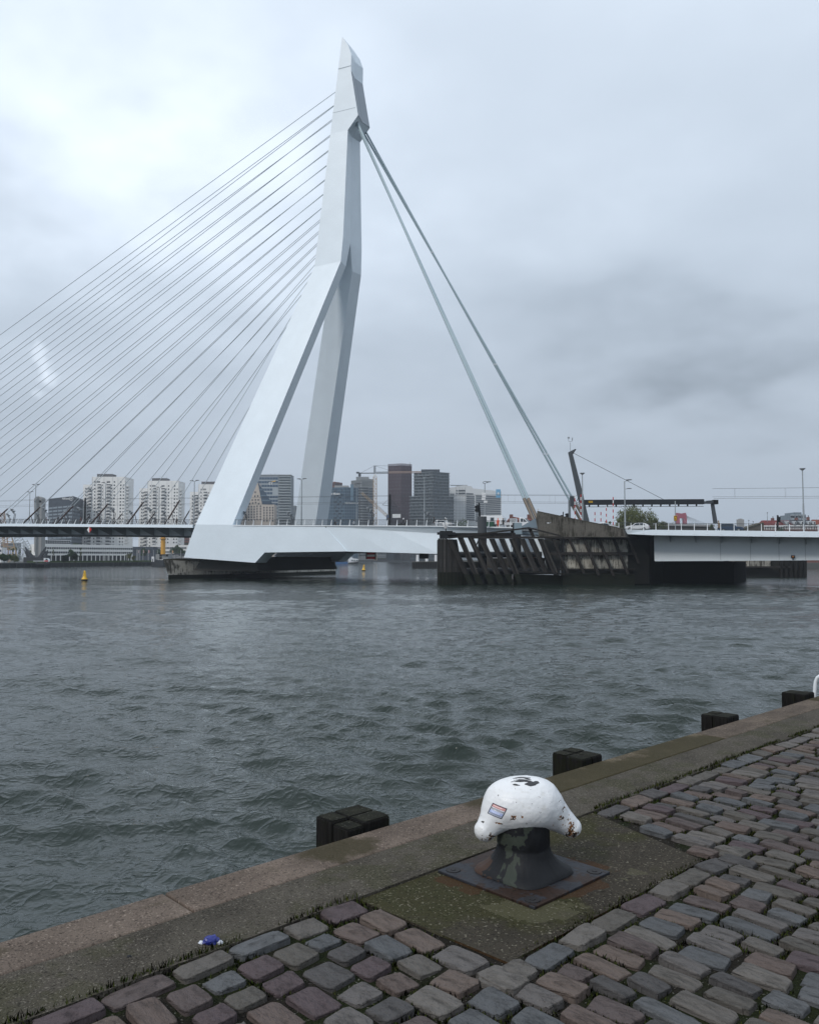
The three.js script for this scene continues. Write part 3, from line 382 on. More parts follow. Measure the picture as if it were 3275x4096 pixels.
// ---------------------------------------------------------------- the cable-stayed bridge
const WFAR = 39, WT = 4.45, WC = (WFAR + WT) / 2, S_END = sAt(2230, 0);
const bridge = thing('cable_stayed_bridge', 'white cable-stayed bridge with a tall bent pylon and fans of thin cables', 'bridge', BR(0, 0, WC));
{
  const onB = (pts, w) => pts.map(([x, y]) => bp(x, y, w)), dB = (w) => Bt.clone().multiplyScalar(w);
  const sL = (x) => sAt(x, 0), S0 = -330, sLeg0 = sL(783), sLeg1 = sL(931);
  // deck slab and edges
  const st = []; for (let s = S0; s < S_END; s += 12) st.push(s); st.push(S_END);
  const deck = new MB(), road = new MB(), fas = new MB(), cap = new MB(), farF = new MB();
  for (let i = 1; i < st.length; i++) {
    const a = st[i - 1], b = st[i], ya = deckY(a), yb = deckY(b), sec = (s, y, w0, w1, h0, h1) => [BR(s, y + h0, w0), BR(s, y + h1, w0), BR(s, y + h1, w1), BR(s, y + h0, w1)];
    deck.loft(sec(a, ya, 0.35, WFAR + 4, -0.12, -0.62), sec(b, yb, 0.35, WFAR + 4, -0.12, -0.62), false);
    road.loft(sec(a, ya, 0.4, WFAR + 3.9, 0, -0.11), sec(b, yb, 0.4, WFAR + 3.9, 0, -0.11), false);
    if (b < sLeg0 + 4) { fas.loft([BR(a, ya + 0.05, 0), BR(a, ya - 0.64, -0.05), BR(a, ya - 0.64, 0.34), BR(a, ya + 0.05, 0.34)], [BR(b, yb + 0.05, 0), BR(b, yb - 0.64, -0.05), BR(b, yb - 0.64, 0.34), BR(b, yb + 0.05, 0.34)], false); }
    farF.loft(sec(a, ya, WFAR + 4.01, WFAR + 4.3, 0.05, -0.64), sec(b, yb, WFAR + 4.01, WFAR + 4.3, 0.05, -0.64), false);
  }
  deck.build('deck', M.under, bridge); road.build('roadway', M.asphalt, bridge); fas.build('deck_edge', M.white, bridge); farF.build('deck_edge', M.white, bridge);
  // girders of the main span and their brackets
  const gird = (w0, w1, top, bot, from, to, name, m) => { const g = new MB(); for (let s = from; s < to; s += 15) { const e = Math.min(to, s + 15); g.loft([BR(s, deckY(s) - top, w0), BR(s, deckY(s) - bot, w0), BR(s, deckY(s) - bot, w1), BR(s, deckY(s) - top, w1)], [BR(e, deckY(e) - top, w0), BR(e, deckY(e) - bot, w0), BR(e, deckY(e) - bot, w1), BR(e, deckY(e) - top, w1)], false); } return g.build(name, m, bridge); };
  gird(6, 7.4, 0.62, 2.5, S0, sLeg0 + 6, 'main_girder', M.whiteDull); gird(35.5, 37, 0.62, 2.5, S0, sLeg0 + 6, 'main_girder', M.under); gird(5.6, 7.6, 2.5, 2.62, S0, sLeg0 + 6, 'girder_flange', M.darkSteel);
  for (let s = sLeg0 - 3.6; s > -110; s -= 4.55) { const y = deckY(s), g = new MB(); g.slab([BR(s, y - 0.65, 0.2), BR(s, y - 2.42, 5.2), BR(s, y - 2.48, 5.99), BR(s, y - 0.63, 5.99)], A.clone().multiplyScalar(0.12)); g.build('bracket', M.under, bridge); const x = new MB(); x.loft([BR(s, y - 0.62, 7.4), BR(s, y - 1.9, 7.4), BR(s + 0.3, y - 1.9, 7.4), BR(s + 0.3, y - 0.62, 7.4)], [BR(s, y - 0.62, 35.5), BR(s, y - 1.9, 35.5), BR(s + 0.3, y - 1.9, 35.5), BR(s + 0.3, y - 0.62, 35.5)]); x.build('cross_beam', M.under, bridge); }
  // foot of the pylon and the side girder towards the bascule pier
  const base = new MB(); base.slab(onB([[736, 2230], [1021, 2251], [1059, 2210], [1387, 2205.5], [1299, 2106.5], [931, 2099], [783, 2098]], 0), dB(4.4)); base.build('pylon_base', M.white, bridge);
  const fbase = new MB(); fbase.slab(onB([[736, 2230], [1021, 2251], [1059, 2210], [1387, 2206], [1299, 2107], [931, 2101], [783, 2100]], 0).map((v) => v.add(dB(WFAR))), dB(4.4)); fbase.build('pylon_base', M.white, bridge);
  const gs = [[1305, 2106.8, 2109, 0.03, 2207, 0.3], [1387, 2106, 2112, 0.12, 2206, 0.3], [1560, 2105.5, 2123, 0.45, 2210.5, 0.35], [1754, 2105, 2135, 0.9, 2215.5, 0.4], [2040, 2111, 2134, 1.0, 2221, 0.5], [2235, 2115, 2136, 1.0, 2224, 0.5]].map(([x, yt, yc, wc, yb, wb]) => { const s = sL(x), T = bp(x, yt, 0.02).y, Cc = bp(x, yc, wc).y, Bb = bp(x, yb, wb).y; return [BR(s, T, 0.02), BR(s, Cc, wc), BR(s, Bb, wb), BR(s, Bb, 4), BR(s, T - 0.2, 4)]; });
  const girder = new MB(); for (let i = 1; i < gs.length; i++) girder.loft(gs[i - 1], gs[i], i === gs.length - 1); girder.build('side_girder', M.white, bridge);
  const fg = new MB(); for (let i = 1; i < gs.length; i++) fg.loft(gs[i - 1].map((v) => v.clone().add(dB(WFAR - 0.3))), gs[i].map((v) => v.clone().add(dB(WFAR - 0.3)))); fg.build('side_girder', M.white, bridge);
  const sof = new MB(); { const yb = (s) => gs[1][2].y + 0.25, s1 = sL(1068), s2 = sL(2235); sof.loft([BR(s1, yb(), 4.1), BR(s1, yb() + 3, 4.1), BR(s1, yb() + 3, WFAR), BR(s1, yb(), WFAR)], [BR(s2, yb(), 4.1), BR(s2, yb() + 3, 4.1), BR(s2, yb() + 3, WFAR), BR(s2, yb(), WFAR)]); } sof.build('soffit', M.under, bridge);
  for (let x = 1440; x < 2050; x += 150) { const s = sL(x), b = new MB(); b.loft([BR(s, gs[1][2].y - 0.05, 4.2), BR(s, gs[1][2].y + 0.3, 4.2), BR(s + 0.4, gs[1][2].y + 0.3, 4.2), BR(s + 0.4, gs[1][2].y - 0.05, 4.2)], [BR(s, gs[1][2].y - 0.05, 38), BR(s, gs[1][2].y + 0.3, 38), BR(s + 0.4, gs[1][2].y + 0.3, 38), BR(s + 0.4, gs[1][2].y - 0.05, 38)]); b.build('cross_beam', M.under, bridge); }
  { const e = new MB(); for (let x = 935; x < 2050; x += 60) { const a = sL(x), b = sL(Math.min(2052, x + 60)); const h = (s) => deckY(s) + 0.06; e.loft([BR(a, h(a), -0.14), BR(a, h(a) - 0.2, -0.14), BR(a, h(a) - 0.2, 0.3), BR(a, h(a), 0.3)], [BR(b, h(b), -0.14), BR(b, h(b) - 0.2, -0.14), BR(b, h(b) - 0.2, 0.3), BR(b, h(b), 0.3)], false); } e.build('deck_edge', M.railWhite, bridge); }
  { const e = new MB(); e.slab(onB([[2038, 2133], [2140, 2073], [2165, 2140]], 0.6), dB(0.5)); e.build('gusset', mat([0.16, 0.21, 0.25], 0.5), bridge); }
  // pylon: two leaning legs, a bent mast of two halves, the head that holds the back stays
  const wAt = (y) => y >= 1056 ? mix(16.3, 0, (y - 1056) / (2097 - 1056)) : mix(16.3, 18.55, clamp((1056 - y) / 540));
  const P = (x, y, w = wAt(y)) => bp(x, y, w);
  const mirror = (v) => { const s = sOf(v), w = v.clone().sub(O).setY(0).dot(Bt); return BR(s, v.y, 2 * WC - w); };
  const bendL = bp(1258, 1067, 16.3), bendR = bp(1363, 1045, 16.3), foL = bp(783, 2098, 0), foR = bp(931, 2099, 0);
  const push = (v, ds, dw) => v.clone().addScaledVector(A, ds).addScaledVector(Bt, dw);
  const bend = [bendL, bendR, push(bendR, -0.62, 3.75), push(bendL, 0.62, 3.75)], foot = [foL, foR, push(foR, -1.1, 4.45), push(foL, 2.6, 4.45)];
  const leg = new MB().loft(foot, bend), leg2 = new MB().loft(foot.map(mirror), bend.map(mirror));
  leg.build('pylon_leg', M.white, bridge); leg2.build('pylon_leg', M.white, bridge);
  // left edge of the mast at a given height
  const leftAt = (Y, w) => { let lo = 100, hi = 1120; for (let i = 0; i < 40; i++) { const m = (lo + hi) / 2, x = 1258 + (1067 - m) * 0.1197; bp(x, m, w).y > Y ? lo = m : hi = m; } return bp(1258 + (1067 - lo) * 0.1197, lo, w); };
  const lev = (x, y, w, inner) => { const R = bp(x, y, w), L = leftAt(R.y, w); return [L, R, push(R, -0.62, inner - w), push(L, 0.62, inner - w)]; };
  const mid = lev(1372.5, 944, wAt(944), WC - 0.01), notch = lev(1391, 520, 18.4, WC - 0.01), h0 = lev(1432, 460, 18.45, WC - 0.01), h1 = lev(1404, 283, 18.5, WC - 0.01), h2 = lev(1405, 217, 18.5, WC - 0.01), h3 = lev(1393, 182, 18.5, WC - 0.01), tipP = (() => { const p = bp(1368, 148, 18.5); return [p, push(p, 0.15, 0), push(p, 0.15, WC - 18.52), push(p, 0.1, WC - 18.52)]; })();
  for (const mir of [false, true]) {
    const f = (r) => mir ? r.map(mirror) : r, m1 = new MB(), m2 = new MB(), m3 = new MB();
    m1.loft(f(bend), f(mid)).loft(f(mid), f(notch)); m1.loft(f(notch), f(h0)); m1.build('pylon_mast', M.white, bridge);
    // the head: front and rear white, its south face grey steel
    m2.loft(f(h0), f(h1)); m2.build('pylon_head', M.white, bridge);
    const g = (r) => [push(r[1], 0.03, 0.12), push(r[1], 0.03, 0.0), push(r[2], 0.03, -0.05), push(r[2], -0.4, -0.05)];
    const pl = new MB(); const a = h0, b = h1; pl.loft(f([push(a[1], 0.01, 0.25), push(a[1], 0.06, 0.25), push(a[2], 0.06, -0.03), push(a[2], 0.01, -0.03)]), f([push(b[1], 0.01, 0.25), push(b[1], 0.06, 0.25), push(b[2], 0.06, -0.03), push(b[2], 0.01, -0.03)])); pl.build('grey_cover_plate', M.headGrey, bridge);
    m3.loft(f(h1), f(h2)).loft(f(h2), f(h3)).loft(f(h3), f(tipP)); m3.build('pylon_tip', M.white, bridge);
    if (!mir) for (const [x, y] of [[1404, 262], [1421, 430]]) { const l = lev(x, y, 18.49, WC); new MB().bar(push(l[0], 0, -0.03), push(l[1], 0, -0.03), 0.05, 0.14).build('plate_joint', M.whiteDull, bridge); }
  }
  // stay cables, sixteen from each edge of the deck
  const att = [335, 389, 452, 514, 574, 632, 690, 747, 800, 845, 890, 936, 980, 1016, 1044, 1064], sN = [659, 506, 359, 221, 90].map((x) => sAt(x, 2.4)), sF = [716, 568, 437, 320, 188, 71].map((x) => sAt(x, 36.6));
  const dN = (sN[0] - sN[4]) / 4, dF = (sF[0] - sF[5]) / 5;
  for (let i = 0; i < 16; i++) for (const far of [false, true]) {
    const y = att[15 - i], w = far ? WC + 1.6 : WC - 1.6, foot = far ? BR(sF[0] - dF * i, deckY(sF[0] - dF * i), 36.6) : BR(sN[0] - dN * i, deckY(sN[0] - dN * i), 2.4), L = leftAt(bp(1258 + (1067 - y) * 0.1197, y, 18.4).y, 18.4), top = BR(sOf(L) + 0.9, L.y - (far ? 0.4 : 0), w);
    const c = new MB(); c.tube(foot, top, 0.078, 0.078, 8, false); const m = c.build('stay_cable', M.cable, bridge);
    const d = top.clone().sub(foot).normalize(), sl = new MB(); sl.tube(foot.clone().addScaledVector(d, -0.4), foot.clone().addScaledVector(d, 6.6 - 0.05 * i), far ? 0.17 : 0.2, far ? 0.16 : 0.19, 10).tube(foot.clone().addScaledVector(d, 6.55 - 0.05 * i), foot.clone().addScaledVector(d, 7.1 - 0.05 * i), far ? 0.16 : 0.19, 0.1, 10); sl.build('anchor_sleeve', M.sleeve, m);
    if (i < 9) { const k = foot.clone().addScaledVector(d, 3.4), fs = new MB(); fs.bar(k, BR(sOf(k) + 1.7, foot.y, far ? 36.9 : 2.1), 0.12, 0.12).bar(k, BR(sOf(k) + 1.2, foot.y, far ? 36.3 : 2.7), 0.12, 0.12); fs.build('strut', M.sleeve, m); }
  }
  // back stays
  for (const far of [false, true]) for (const k of [0, 1]) {
    const top = far ? push(bp(1446, 498, 24.2), -0.75 * k, 0.3) : push(bp(1423, 478, 20.1), -0.45 * k, 0.2 + 0.5 * k), low = far ? bp(2320 + 19 * k, 2080, 38) : bp(2128 + 17 * k, 2068, 1.2);
    const c = new MB(); c.tube(top, low, far ? 0.25 : 0.29, far ? 0.25 : 0.29, 14, false); const m = c.build('back_stay', M.backstay, bridge);
    const d = low.clone().sub(top).normalize(), sl = new MB(), len = top.distanceTo(low); sl.tube(top.clone().addScaledVector(d, len - (far ? 5.2 : 4.2)), low.clone().addScaledVector(d, 1), 0.35, 0.35, 16); sl.build('bronze_sleeve', M.bronze, m);
    const s2 = new MB(); s2.tube(top.clone().addScaledVector(d, -0.5), top.clone().addScaledVector(d, 1.3), 0.36, 0.32, 14); s2.build('socket', M.greySteel, m);
    for (const t of [0.335, 0.62, 0.84]) { const s3 = new MB(); s3.tube(top.clone().addScaledVector(d, len * t), top.clone().addScaledVector(d, len * t + 0.5), 0.28, 0.28, 14); s3.build('collar', M.whiteDull, m); }
  }
  // railings on the near edge
  rail(bridge, -150, sLeg0 - 0.6, 0.22, 0.34, 0.36, 0); rail(bridge, sLeg1 + 0.4, sL(2052), 0.2, 0.1, 0.1, 0); rail(bridge, -150, sL(2230), WFAR + 3.9, 0, 0, 0, true);
}
function rail(parent, s0, s1, w, leanS, leanW, knob, far) {
  const rt = new MB(), mid = new MB(), bars = new MB(), y = (s) => deckY(s) + 0.06, top = 1.22, step = 2.22;
  const rl = new MB(); rl.bar(BR(s0, y(s0) + top, w + leanW), BR(s0 + 0.02, y(s0) + top, w + leanW), 0.07, 0.07);
  for (let s = s0; s < s1; s += 11.1) { const e = Math.min(s1, s + 11.1); rt.bar(BR(s, y(s) + top, w + leanW), BR(e, y(e) + top, w + leanW), 0.08, 0.07); rt.bar(BR(s, y(s) + 0.14, w), BR(e, y(e) + 0.14, w), 0.05, 0.05); }
  const R = rt.build('railing', M.railDark, parent);
  if (far) return;
  for (let s = s0 + 0.1; s < s1; s += 0.15) bars.bar(BR(s, y(s) + 0.14, w), BR(s + leanS * 0.9, y(s) + top, w + leanW), 0.024, 0.024, A);
  stuff(bars.build('railing_bars', M.railDark, R));
  for (let s = s0 + 0.6; s < s1; s += step) { const p = new MB(); p.loft([[-0.07, -0.09], [0.07, -0.09], [0.07, 0.09], [-0.07, 0.09]].map(([a, b]) => BR(s + a, y(s) - 0.12, w + b - 0.06)), [[-0.045, -0.04], [0.045, -0.04], [0.045, 0.04], [-0.045, 0.04]].map(([a, b]) => BR(s + a + leanS, y(s) + top, w + b + leanW - 0.06))); if (knob) { p.tube(BR(s, y(s) - 0.3, w - 0.16), BR(s, y(s) - 0.1, w - 0.16), 0.09, 0.09, 8); p.tube(BR(s, y(s) - 0.75, w - 0.16), BR(s, y(s) - 0.62, w - 0.16), 0.1, 0.1, 8); } p.build('railing_post', M.railWhite, R); }
}

// stained concrete
const stain = (base, seed, size, streak = 1) => { const a = pf(1024, 5, seed, 6, 0.6), b = pf(1024, 14, seed + 3, 5, 0.65), c = pnoise(1024, 120, seed + 9), f = pf(1024, 40, seed + 11, 3, 0.6); return texture(1024, size, (x, y) => { let k = mul3(base, 0.75 + 0.5 * a(x, y)); const s = streak * (0.55 * b(x, y * 0.22) + 0.45 * c(x, y * 0.05)) + (1 - streak) * b(x, y); const m = sstep(0.46, 0.60, s * 0.6 + 0.4 * a(y, x)); k = mix3(k, [0.028, 0.026, 0.02], m * 0.88); return mul3(k, 0.8 + 0.4 * f(x, y)); }); };
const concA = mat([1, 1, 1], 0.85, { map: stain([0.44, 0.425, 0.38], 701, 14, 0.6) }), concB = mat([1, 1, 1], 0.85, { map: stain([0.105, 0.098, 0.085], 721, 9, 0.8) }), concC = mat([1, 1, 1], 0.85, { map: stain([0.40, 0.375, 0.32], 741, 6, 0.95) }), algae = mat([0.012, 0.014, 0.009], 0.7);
// pier under the pylon
{
  const P = [[653, 2239, 201, 674], [933, 2253, 212, 940], [1342, 2249, 262, 1343]].map(([x, y, Z, xb]) => [at(x, y, Z), at(xb, 2300, Z)]);
  const [p0, p1, p2] = P, back = (v) => v.clone().addScaledVector(A, -9.5).addScaledVector(Bt, 1.5), t = thing('pylon_pier', 'long stained concrete pier in the water beneath the white pylon', 'bridge pier', P[1][0].clone().setY(0));
  const ring = (f, y) => { const a = f(p0), b = f(p1), c = f(p2); return [a, b, c, c.clone().addScaledVector(A, -9), a.clone().addScaledVector(Bt, 10).addScaledVector(A, -3)].map((v) => v.clone().setY(y ?? v.y)); };
  const top = ring((p) => p[0]), low = ring((p) => p[1], 0.9), lower = ring((p) => p[1].clone().addScaledVector(A, 0.15), -3);
  top[3].y = top[2].y; top[4].y = top[0].y + 0.2;
  new MB().loft(low, top).build('pier_wall', concA, t); const al = new MB().loft(lower, low.map((v) => v.clone().setY(0.9))); al.build('algae_band', algae, t);
  const slab = new MB(); slab.loft(top.map((v) => v.clone().setY(v.y + 0.005)), top.map((v) => v.clone().setY(v.y + 0.16))); slab.build('top_slab', mat([0.07, 0.062, 0.035], 0.9), t);
  const d = bp(1000, 2240, 10), plinth = new MB(); plinth.loft([BR(-8, 2, 3), BR(10, 2, 3), BR(10, 2, WFAR + 2), BR(-8, 2, WFAR + 2)], [BR(-6, 5.3, 4), BR(9, 5.3, 4), BR(9, 5.3, WFAR + 1), BR(-6, 5.3, WFAR + 1)]); plinth.build('plinth', mat([0.05, 0.048, 0.043], 0.9), t);
}

// ---------------------------------------------------------------- bascule bridge on the right
{
  const onB = (f, pts, w) => pts.map(([x, y]) => bp(...f(x, y), w)), dB = (w) => Bt.clone().multiplyScalar(w), S0 = sAt(2500, 0), S1 = 150;
  const t = thing('bascule_bridge', 'white steel bascule bridge span with deep girder at the right border', 'bridge', BR(S0, 0, 16));
  const fy = (s) => deckY(s), sec = (s, w0, w1, h0, h1) => [BR(s, fy(s) + h0, w0), BR(s, fy(s) + h1, w0), BR(s, fy(s) + h1, w1), BR(s, fy(s) + h0, w1)];
  const e0 = sAt(2606, 0), fas = new MB(), slab = new MB(), road = new MB();
  fas.loft([BR(sAt(2507, 0), fy(S0) - 0.76, -0.02), BR(sAt(2507, 0), fy(S0) - 0.80, -0.02), BR(sAt(2507, 0), fy(S0) - 0.80, 0.4), BR(sAt(2507, 0), fy(S0) - 0.76, 0.4)], sec(e0, -0.05, 0.4, 0.05, -0.94), true);
  for (let s = e0; s < S1; s += 8) fas.loft(sec(s, -0.05, 0.4, 0.05, -0.94), sec(s + 8, -0.05, 0.4, 0.05, -0.94), false);
  fas.build('deck_edge', M.white, t);
  const gt = new MB(); gt.slab([BR(sAt(2495, 0), fy(S0) + 0.02, 0.1), BR(e0, fy(e0) + 0.03, 0.1), BR(sAt(2507, 0), fy(S0) - 0.78, 0.1)], dB(0.3)); gt.build('end_plate', M.whiteDull, t);
  for (let s = S0; s < S1; s += 8) { slab.loft(sec(s, 0.41, 36, -0.12, -0.6), sec(s + 8, 0.41, 36, -0.12, -0.6), false); road.loft(sec(s, 0.42, 35.8, 0, -0.1), sec(s + 8, 0.42, 35.8, 0, -0.1), false); }
  slab.build('deck', M.under, t); road.build('roadway', M.asphalt, t);
  const gy0 = bp(...c5(360, 1030), 4).y, gy1 = bp(...c5(1724, 1021), 4).y, g0 = sOf(bp(...c5(345, 1000), 4)), g1 = sOf(bp(...c5(1724, 1000), 4)), gb = (s) => mix(gy0, gy1, (s - g0) / (g1 - g0));
  const gmat = mat([0.56, 0.60, 0.62], 0.5, { map: dirtTex }), seams = [345, 897, 1147, 1385, 1605, 1900].map((x) => sOf(bp(...c5(x, 900), 4)));
  for (let i = 1; i < seams.length; i++) { const a = seams[i - 1] + (i > 1 ? 0.04 : 0), b = seams[i] - 0.04, g = new MB(); g.loft([BR(a, fy(a) - 0.6, 4), BR(a, gb(a), 4), BR(a, gb(a), 4.6), BR(a, fy(a) - 0.6, 4.6)], [BR(b, fy(b) - 0.6, 4), BR(b, gb(b), 4), BR(b, gb(b), 4.6), BR(b, fy(b) - 0.6, 4.6)]); g.build('girder_panel', gmat, t); }
  { const b = new MB(), a = seams[0] + 0.1, e = S1; b.loft([BR(a, fy(a) - 0.6, 4.08), BR(a, gb(a) + 0.01, 4.08), BR(a, gb(a) + 0.01, 4.5), BR(a, fy(a) - 0.6, 4.5)], [BR(e, fy(e) - 0.6, 4.08), BR(e, gb(e) + 0.01, 4.08), BR(e, gb(e) + 0.01, 4.5), BR(e, fy(e) - 0.6, 4.5)]); b.build('girder_core', M.under, t); const f = new MB(); f.loft([BR(a, gb(a), 3.7), BR(a, gb(a) - 0.1, 3.7), BR(a, gb(a) - 0.1, 4.9), BR(a, gb(a), 4.9)], [BR(e, gb(e), 3.7), BR(e, gb(e) - 0.1, 3.7), BR(e, gb(e) - 0.1, 4.9), BR(e, gb(e), 4.9)]); f.build('girder_flange', M.whiteDull, t); const sf = new MB(); sf.loft([BR(a, gb(a) + 0.4, 5), BR(a, gb(a) + 0.8, 5), BR(a, gb(a) + 0.8, 32), BR(a, gb(a) + 0.4, 32)], [BR(e, gb(e) + 0.4, 5), BR(e, gb(e) + 0.8, 5), BR(e, gb(e) + 0.8, 32), BR(e, gb(e) + 0.4, 32)]); sf.build('soffit', M.under, t); }
  for (const x of [480, 690, 905, 1155, 1385, 1610, 1850]) { const s = sOf(bp(...c5(x, 850), 4)), y = fy(s), b = new MB(); b.slab([BR(s, y - 0.95, 0.2), BR(s, y - 2.1, 3.98), BR(s, y - 0.62, 3.98), BR(s, y - 0.62, 0.41)], A.clone().multiplyScalar(0.1)); b.build('bracket', M.under, t); }
  const lampP = bp(...c5(1503, 996), 3.9), lp = new MB(); lp.box(lampP.clone().addScaledVector(Bt, -0.25), 0.5, 0.5, 0.4).tube(lampP.clone().addScaledVector(Bt, -0.2).setY(lampP.y - 0.25), lampP.clone().addScaledVector(Bt, -0.2).setY(lampP.y - 0.6), 0.08); lp.build('signal_lamp', M.black, t); const ll = new MB(); ll.tube(lampP.clone().addScaledVector(Bt, -0.45), lampP.clone().addScaledVector(Bt, -0.55), 0.16, 0.15, 12); ll.build('lens', mat([0.35, 0.12, 0.02], 0.3), t);
  rail(t, sAt(2460, 0), S1, 0.15, 0, 0, true);
  // dark pier below, mostly hidden in the shade of the deck
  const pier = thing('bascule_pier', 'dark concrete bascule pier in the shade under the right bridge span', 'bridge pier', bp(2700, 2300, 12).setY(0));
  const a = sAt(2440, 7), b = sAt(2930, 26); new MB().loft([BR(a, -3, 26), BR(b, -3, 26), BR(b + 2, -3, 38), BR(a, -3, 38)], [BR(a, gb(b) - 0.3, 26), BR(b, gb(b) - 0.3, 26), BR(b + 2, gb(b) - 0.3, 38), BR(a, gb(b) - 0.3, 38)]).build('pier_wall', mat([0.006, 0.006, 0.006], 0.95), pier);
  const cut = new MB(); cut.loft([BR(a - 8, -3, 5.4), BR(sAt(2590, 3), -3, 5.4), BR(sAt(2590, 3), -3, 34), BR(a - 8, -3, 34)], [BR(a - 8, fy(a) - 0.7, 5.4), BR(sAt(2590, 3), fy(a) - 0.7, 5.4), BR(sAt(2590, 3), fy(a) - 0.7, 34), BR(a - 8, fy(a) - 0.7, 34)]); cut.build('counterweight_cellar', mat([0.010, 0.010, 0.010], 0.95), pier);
}
// concrete abutment wedge that anchors the near back stays
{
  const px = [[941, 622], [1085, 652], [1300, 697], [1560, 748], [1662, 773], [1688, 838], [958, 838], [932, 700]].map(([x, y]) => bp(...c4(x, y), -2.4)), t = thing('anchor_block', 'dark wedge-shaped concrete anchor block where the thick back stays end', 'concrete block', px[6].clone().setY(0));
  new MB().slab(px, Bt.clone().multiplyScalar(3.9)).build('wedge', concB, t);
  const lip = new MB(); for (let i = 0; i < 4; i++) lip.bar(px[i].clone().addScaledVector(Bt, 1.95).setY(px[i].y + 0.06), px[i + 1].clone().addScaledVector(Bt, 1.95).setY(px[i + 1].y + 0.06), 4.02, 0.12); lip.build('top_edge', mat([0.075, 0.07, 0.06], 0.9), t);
}
// timber fender of the bascule pier
{
  const Z = 155, dz = (v, d) => v.clone().setZ(v.z - d), pz = (x, y, d = 0) => dz(at(...cz(x, y), Z), d);
  const wood = (base, seed) => { const a = pf(512, 4, seed, 5, 0.6), b = pnoise(512, 110, seed + 2); return mat([1, 1, 1], 0.85, { map: texture(512, 5, (x, y) => mul3(base, 0.55 + 0.5 * a(x, y) + 0.45 * b(x, y * 0.04))) }); };
  const W1 = wood([0.030, 0.027, 0.025], 801), W2 = wood([0.018, 0.017, 0.016], 807), W3 = wood([0.050, 0.046, 0.042], 811), planks = [W3, wood([0.045, 0.043, 0.041], 815), wood([0.032, 0.030, 0.028], 819), wood([0.070, 0.065, 0.060], 823)];
  const t = thing('timber_fender', 'weathered dark timber fender of raking beams and planks in front of the bridge deck', 'timber fender', at(1900, 2335, Z).setY(0));
  // planked end, bent round the corner; each plank stands on its own
  const n = 17; for (let i = 0; i < n; i++) {
    const f = (k) => { const u = k / n; return [mix(5, 405, Math.pow(u, 1.0)), mix(0, 1.6, u * u)]; }, [x0, d0] = f(i), [x1, d1] = f(i + 1), gap = 1.6;
    const topY = (x) => x < 125 ? 322 : 322, bx = (x) => x, cutTop = (x) => x <= 130 ? 322 : mix(335, 872, (x - 130) / 275), y0 = cutTop((x0 + x1) / 2), yb = mix(905, 888, i / n);
    if (y0 > yb - 60) continue;
    const r = (y) => [pz(x0 + gap, y, d0), pz(x1 - gap, y, d1), pz(x1 - gap, y, d1 + 0.35), pz(x0 + gap, y, d0 + 0.35)].map((v, k2, arr) => v.setY(arr[0].y)), jy = 748 + rr(-3, 3);
    const lo = r(yb + 30), md = r(jy), hi = r(y0 + rr(-3, 3)); const pm = new MB().loft(md, hi).build('plank', planks[Math.floor(rnd() * 4)], t);
    new MB().loft(lo, md.map((v) => v.clone().setY(v.y - 0.03))).build('plank', (i % 2) ? algae : mat([0.018, 0.019, 0.012], 0.7), t);
    const bolts = new MB(); for (const yy of [352, 470, 575, 690]) if (yy > y0 + 10) { const c = pz((x0 + x1) / 2, yy, (d0 + d1) / 2); bolts.box(c.setZ(c.z + 0.02), 0.11, 0.11, 0.06); } if (bolts.p.length) stuff(bolts.build('bolt_heads', M.black, pm));
  }
  new MB().loft([pz(12, 900, 0.6), pz(380, 900, 2.2), pz(380, 900, 8), pz(12, 900, 8)].map((v) => v.setY(-2)), [pz(12, 900, 0.6), pz(250, 900, 1.6), pz(250, 900, 8), pz(12, 900, 8)].map((v) => v.setY(pz(0, 335).y))).build('core', mat([0.02, 0.02, 0.018], 0.9), t);
  const beam = (name, a, b, thick, da, depth, m) => { const h = thick / 2, A0 = at(...cz(a[0], a[1] - h), Z), A1 = at(...cz(a[0], a[1] + h), Z), B0 = at(...cz(b[0], b[1] - h), Z), B1 = at(...cz(b[0], b[1] + h), Z); const mb = new MB(); mb.slab([A0, B0, B1, A1].map((v) => dz(v, da)), V3(0, 0, -depth)); return mb.build(name, m, t); };
  // raking beams: three baulks side by side in each
  const rakes = [[155, 335, 408, 880], [285, 318, 520, 875], [405, 304, 662, 872], [545, 330, 788, 872], [675, 330, 912, 868], [800, 330, 1022, 866], [925, 330, 1092, 722], [1050, 330, 1228, 736], [1165, 330, 1352, 746], [1285, 330, 1468, 755]];
  rakes.forEach(([xa, ya, xb, yb], i) => {
    const g = new THREE.Group(); g.name = 'raking_beam'; t.add(g); g.updateMatrixWorld(true);
    for (const k of [-1, 0, 1]) { const w = 22, o = k * 24, mb = new MB(), X = (y, e) => mix(xa, xb, (y - ya) / (yb - ya)) + o + e, j = [rr(-0.03, 0.03), rr(-0.03, 0.03)]; const sp = Math.min(yb, 770); mb.slab([[X(ya, -w / 2), ya], [X(ya, w / 2), ya], [X(sp, w / 2), sp], [X(sp, -w / 2), sp]].map(([x, y]) => pz(x, y, -0.55 + j[0])), V3(0, 0, -0.55)); mb.build('baulk', [W1, W2, W3, W1][(i + k + 4) % 4], g); }
    if (yb > 800) { const mb = new MB(), X = (y, e) => mix(xa, xb, (y - ya) / (yb - ya)) + e; mb.slab([[X(771, -36), 771], [X(771, 36), 771], [X(yb + 25, 36), yb + 25], [X(yb + 25, -36), yb + 25]].map(([x, y]) => pz(x, y, -0.53)), V3(0, 0, -0.5)); mb.build('wet_foot', algae, g); }
  });
  beam('raking_beam', [1182, 765], [1218, 870], 0, 0.2, 0.5, W2).geometry.dispose(); t.remove(t.children[t.children.length - 1]);
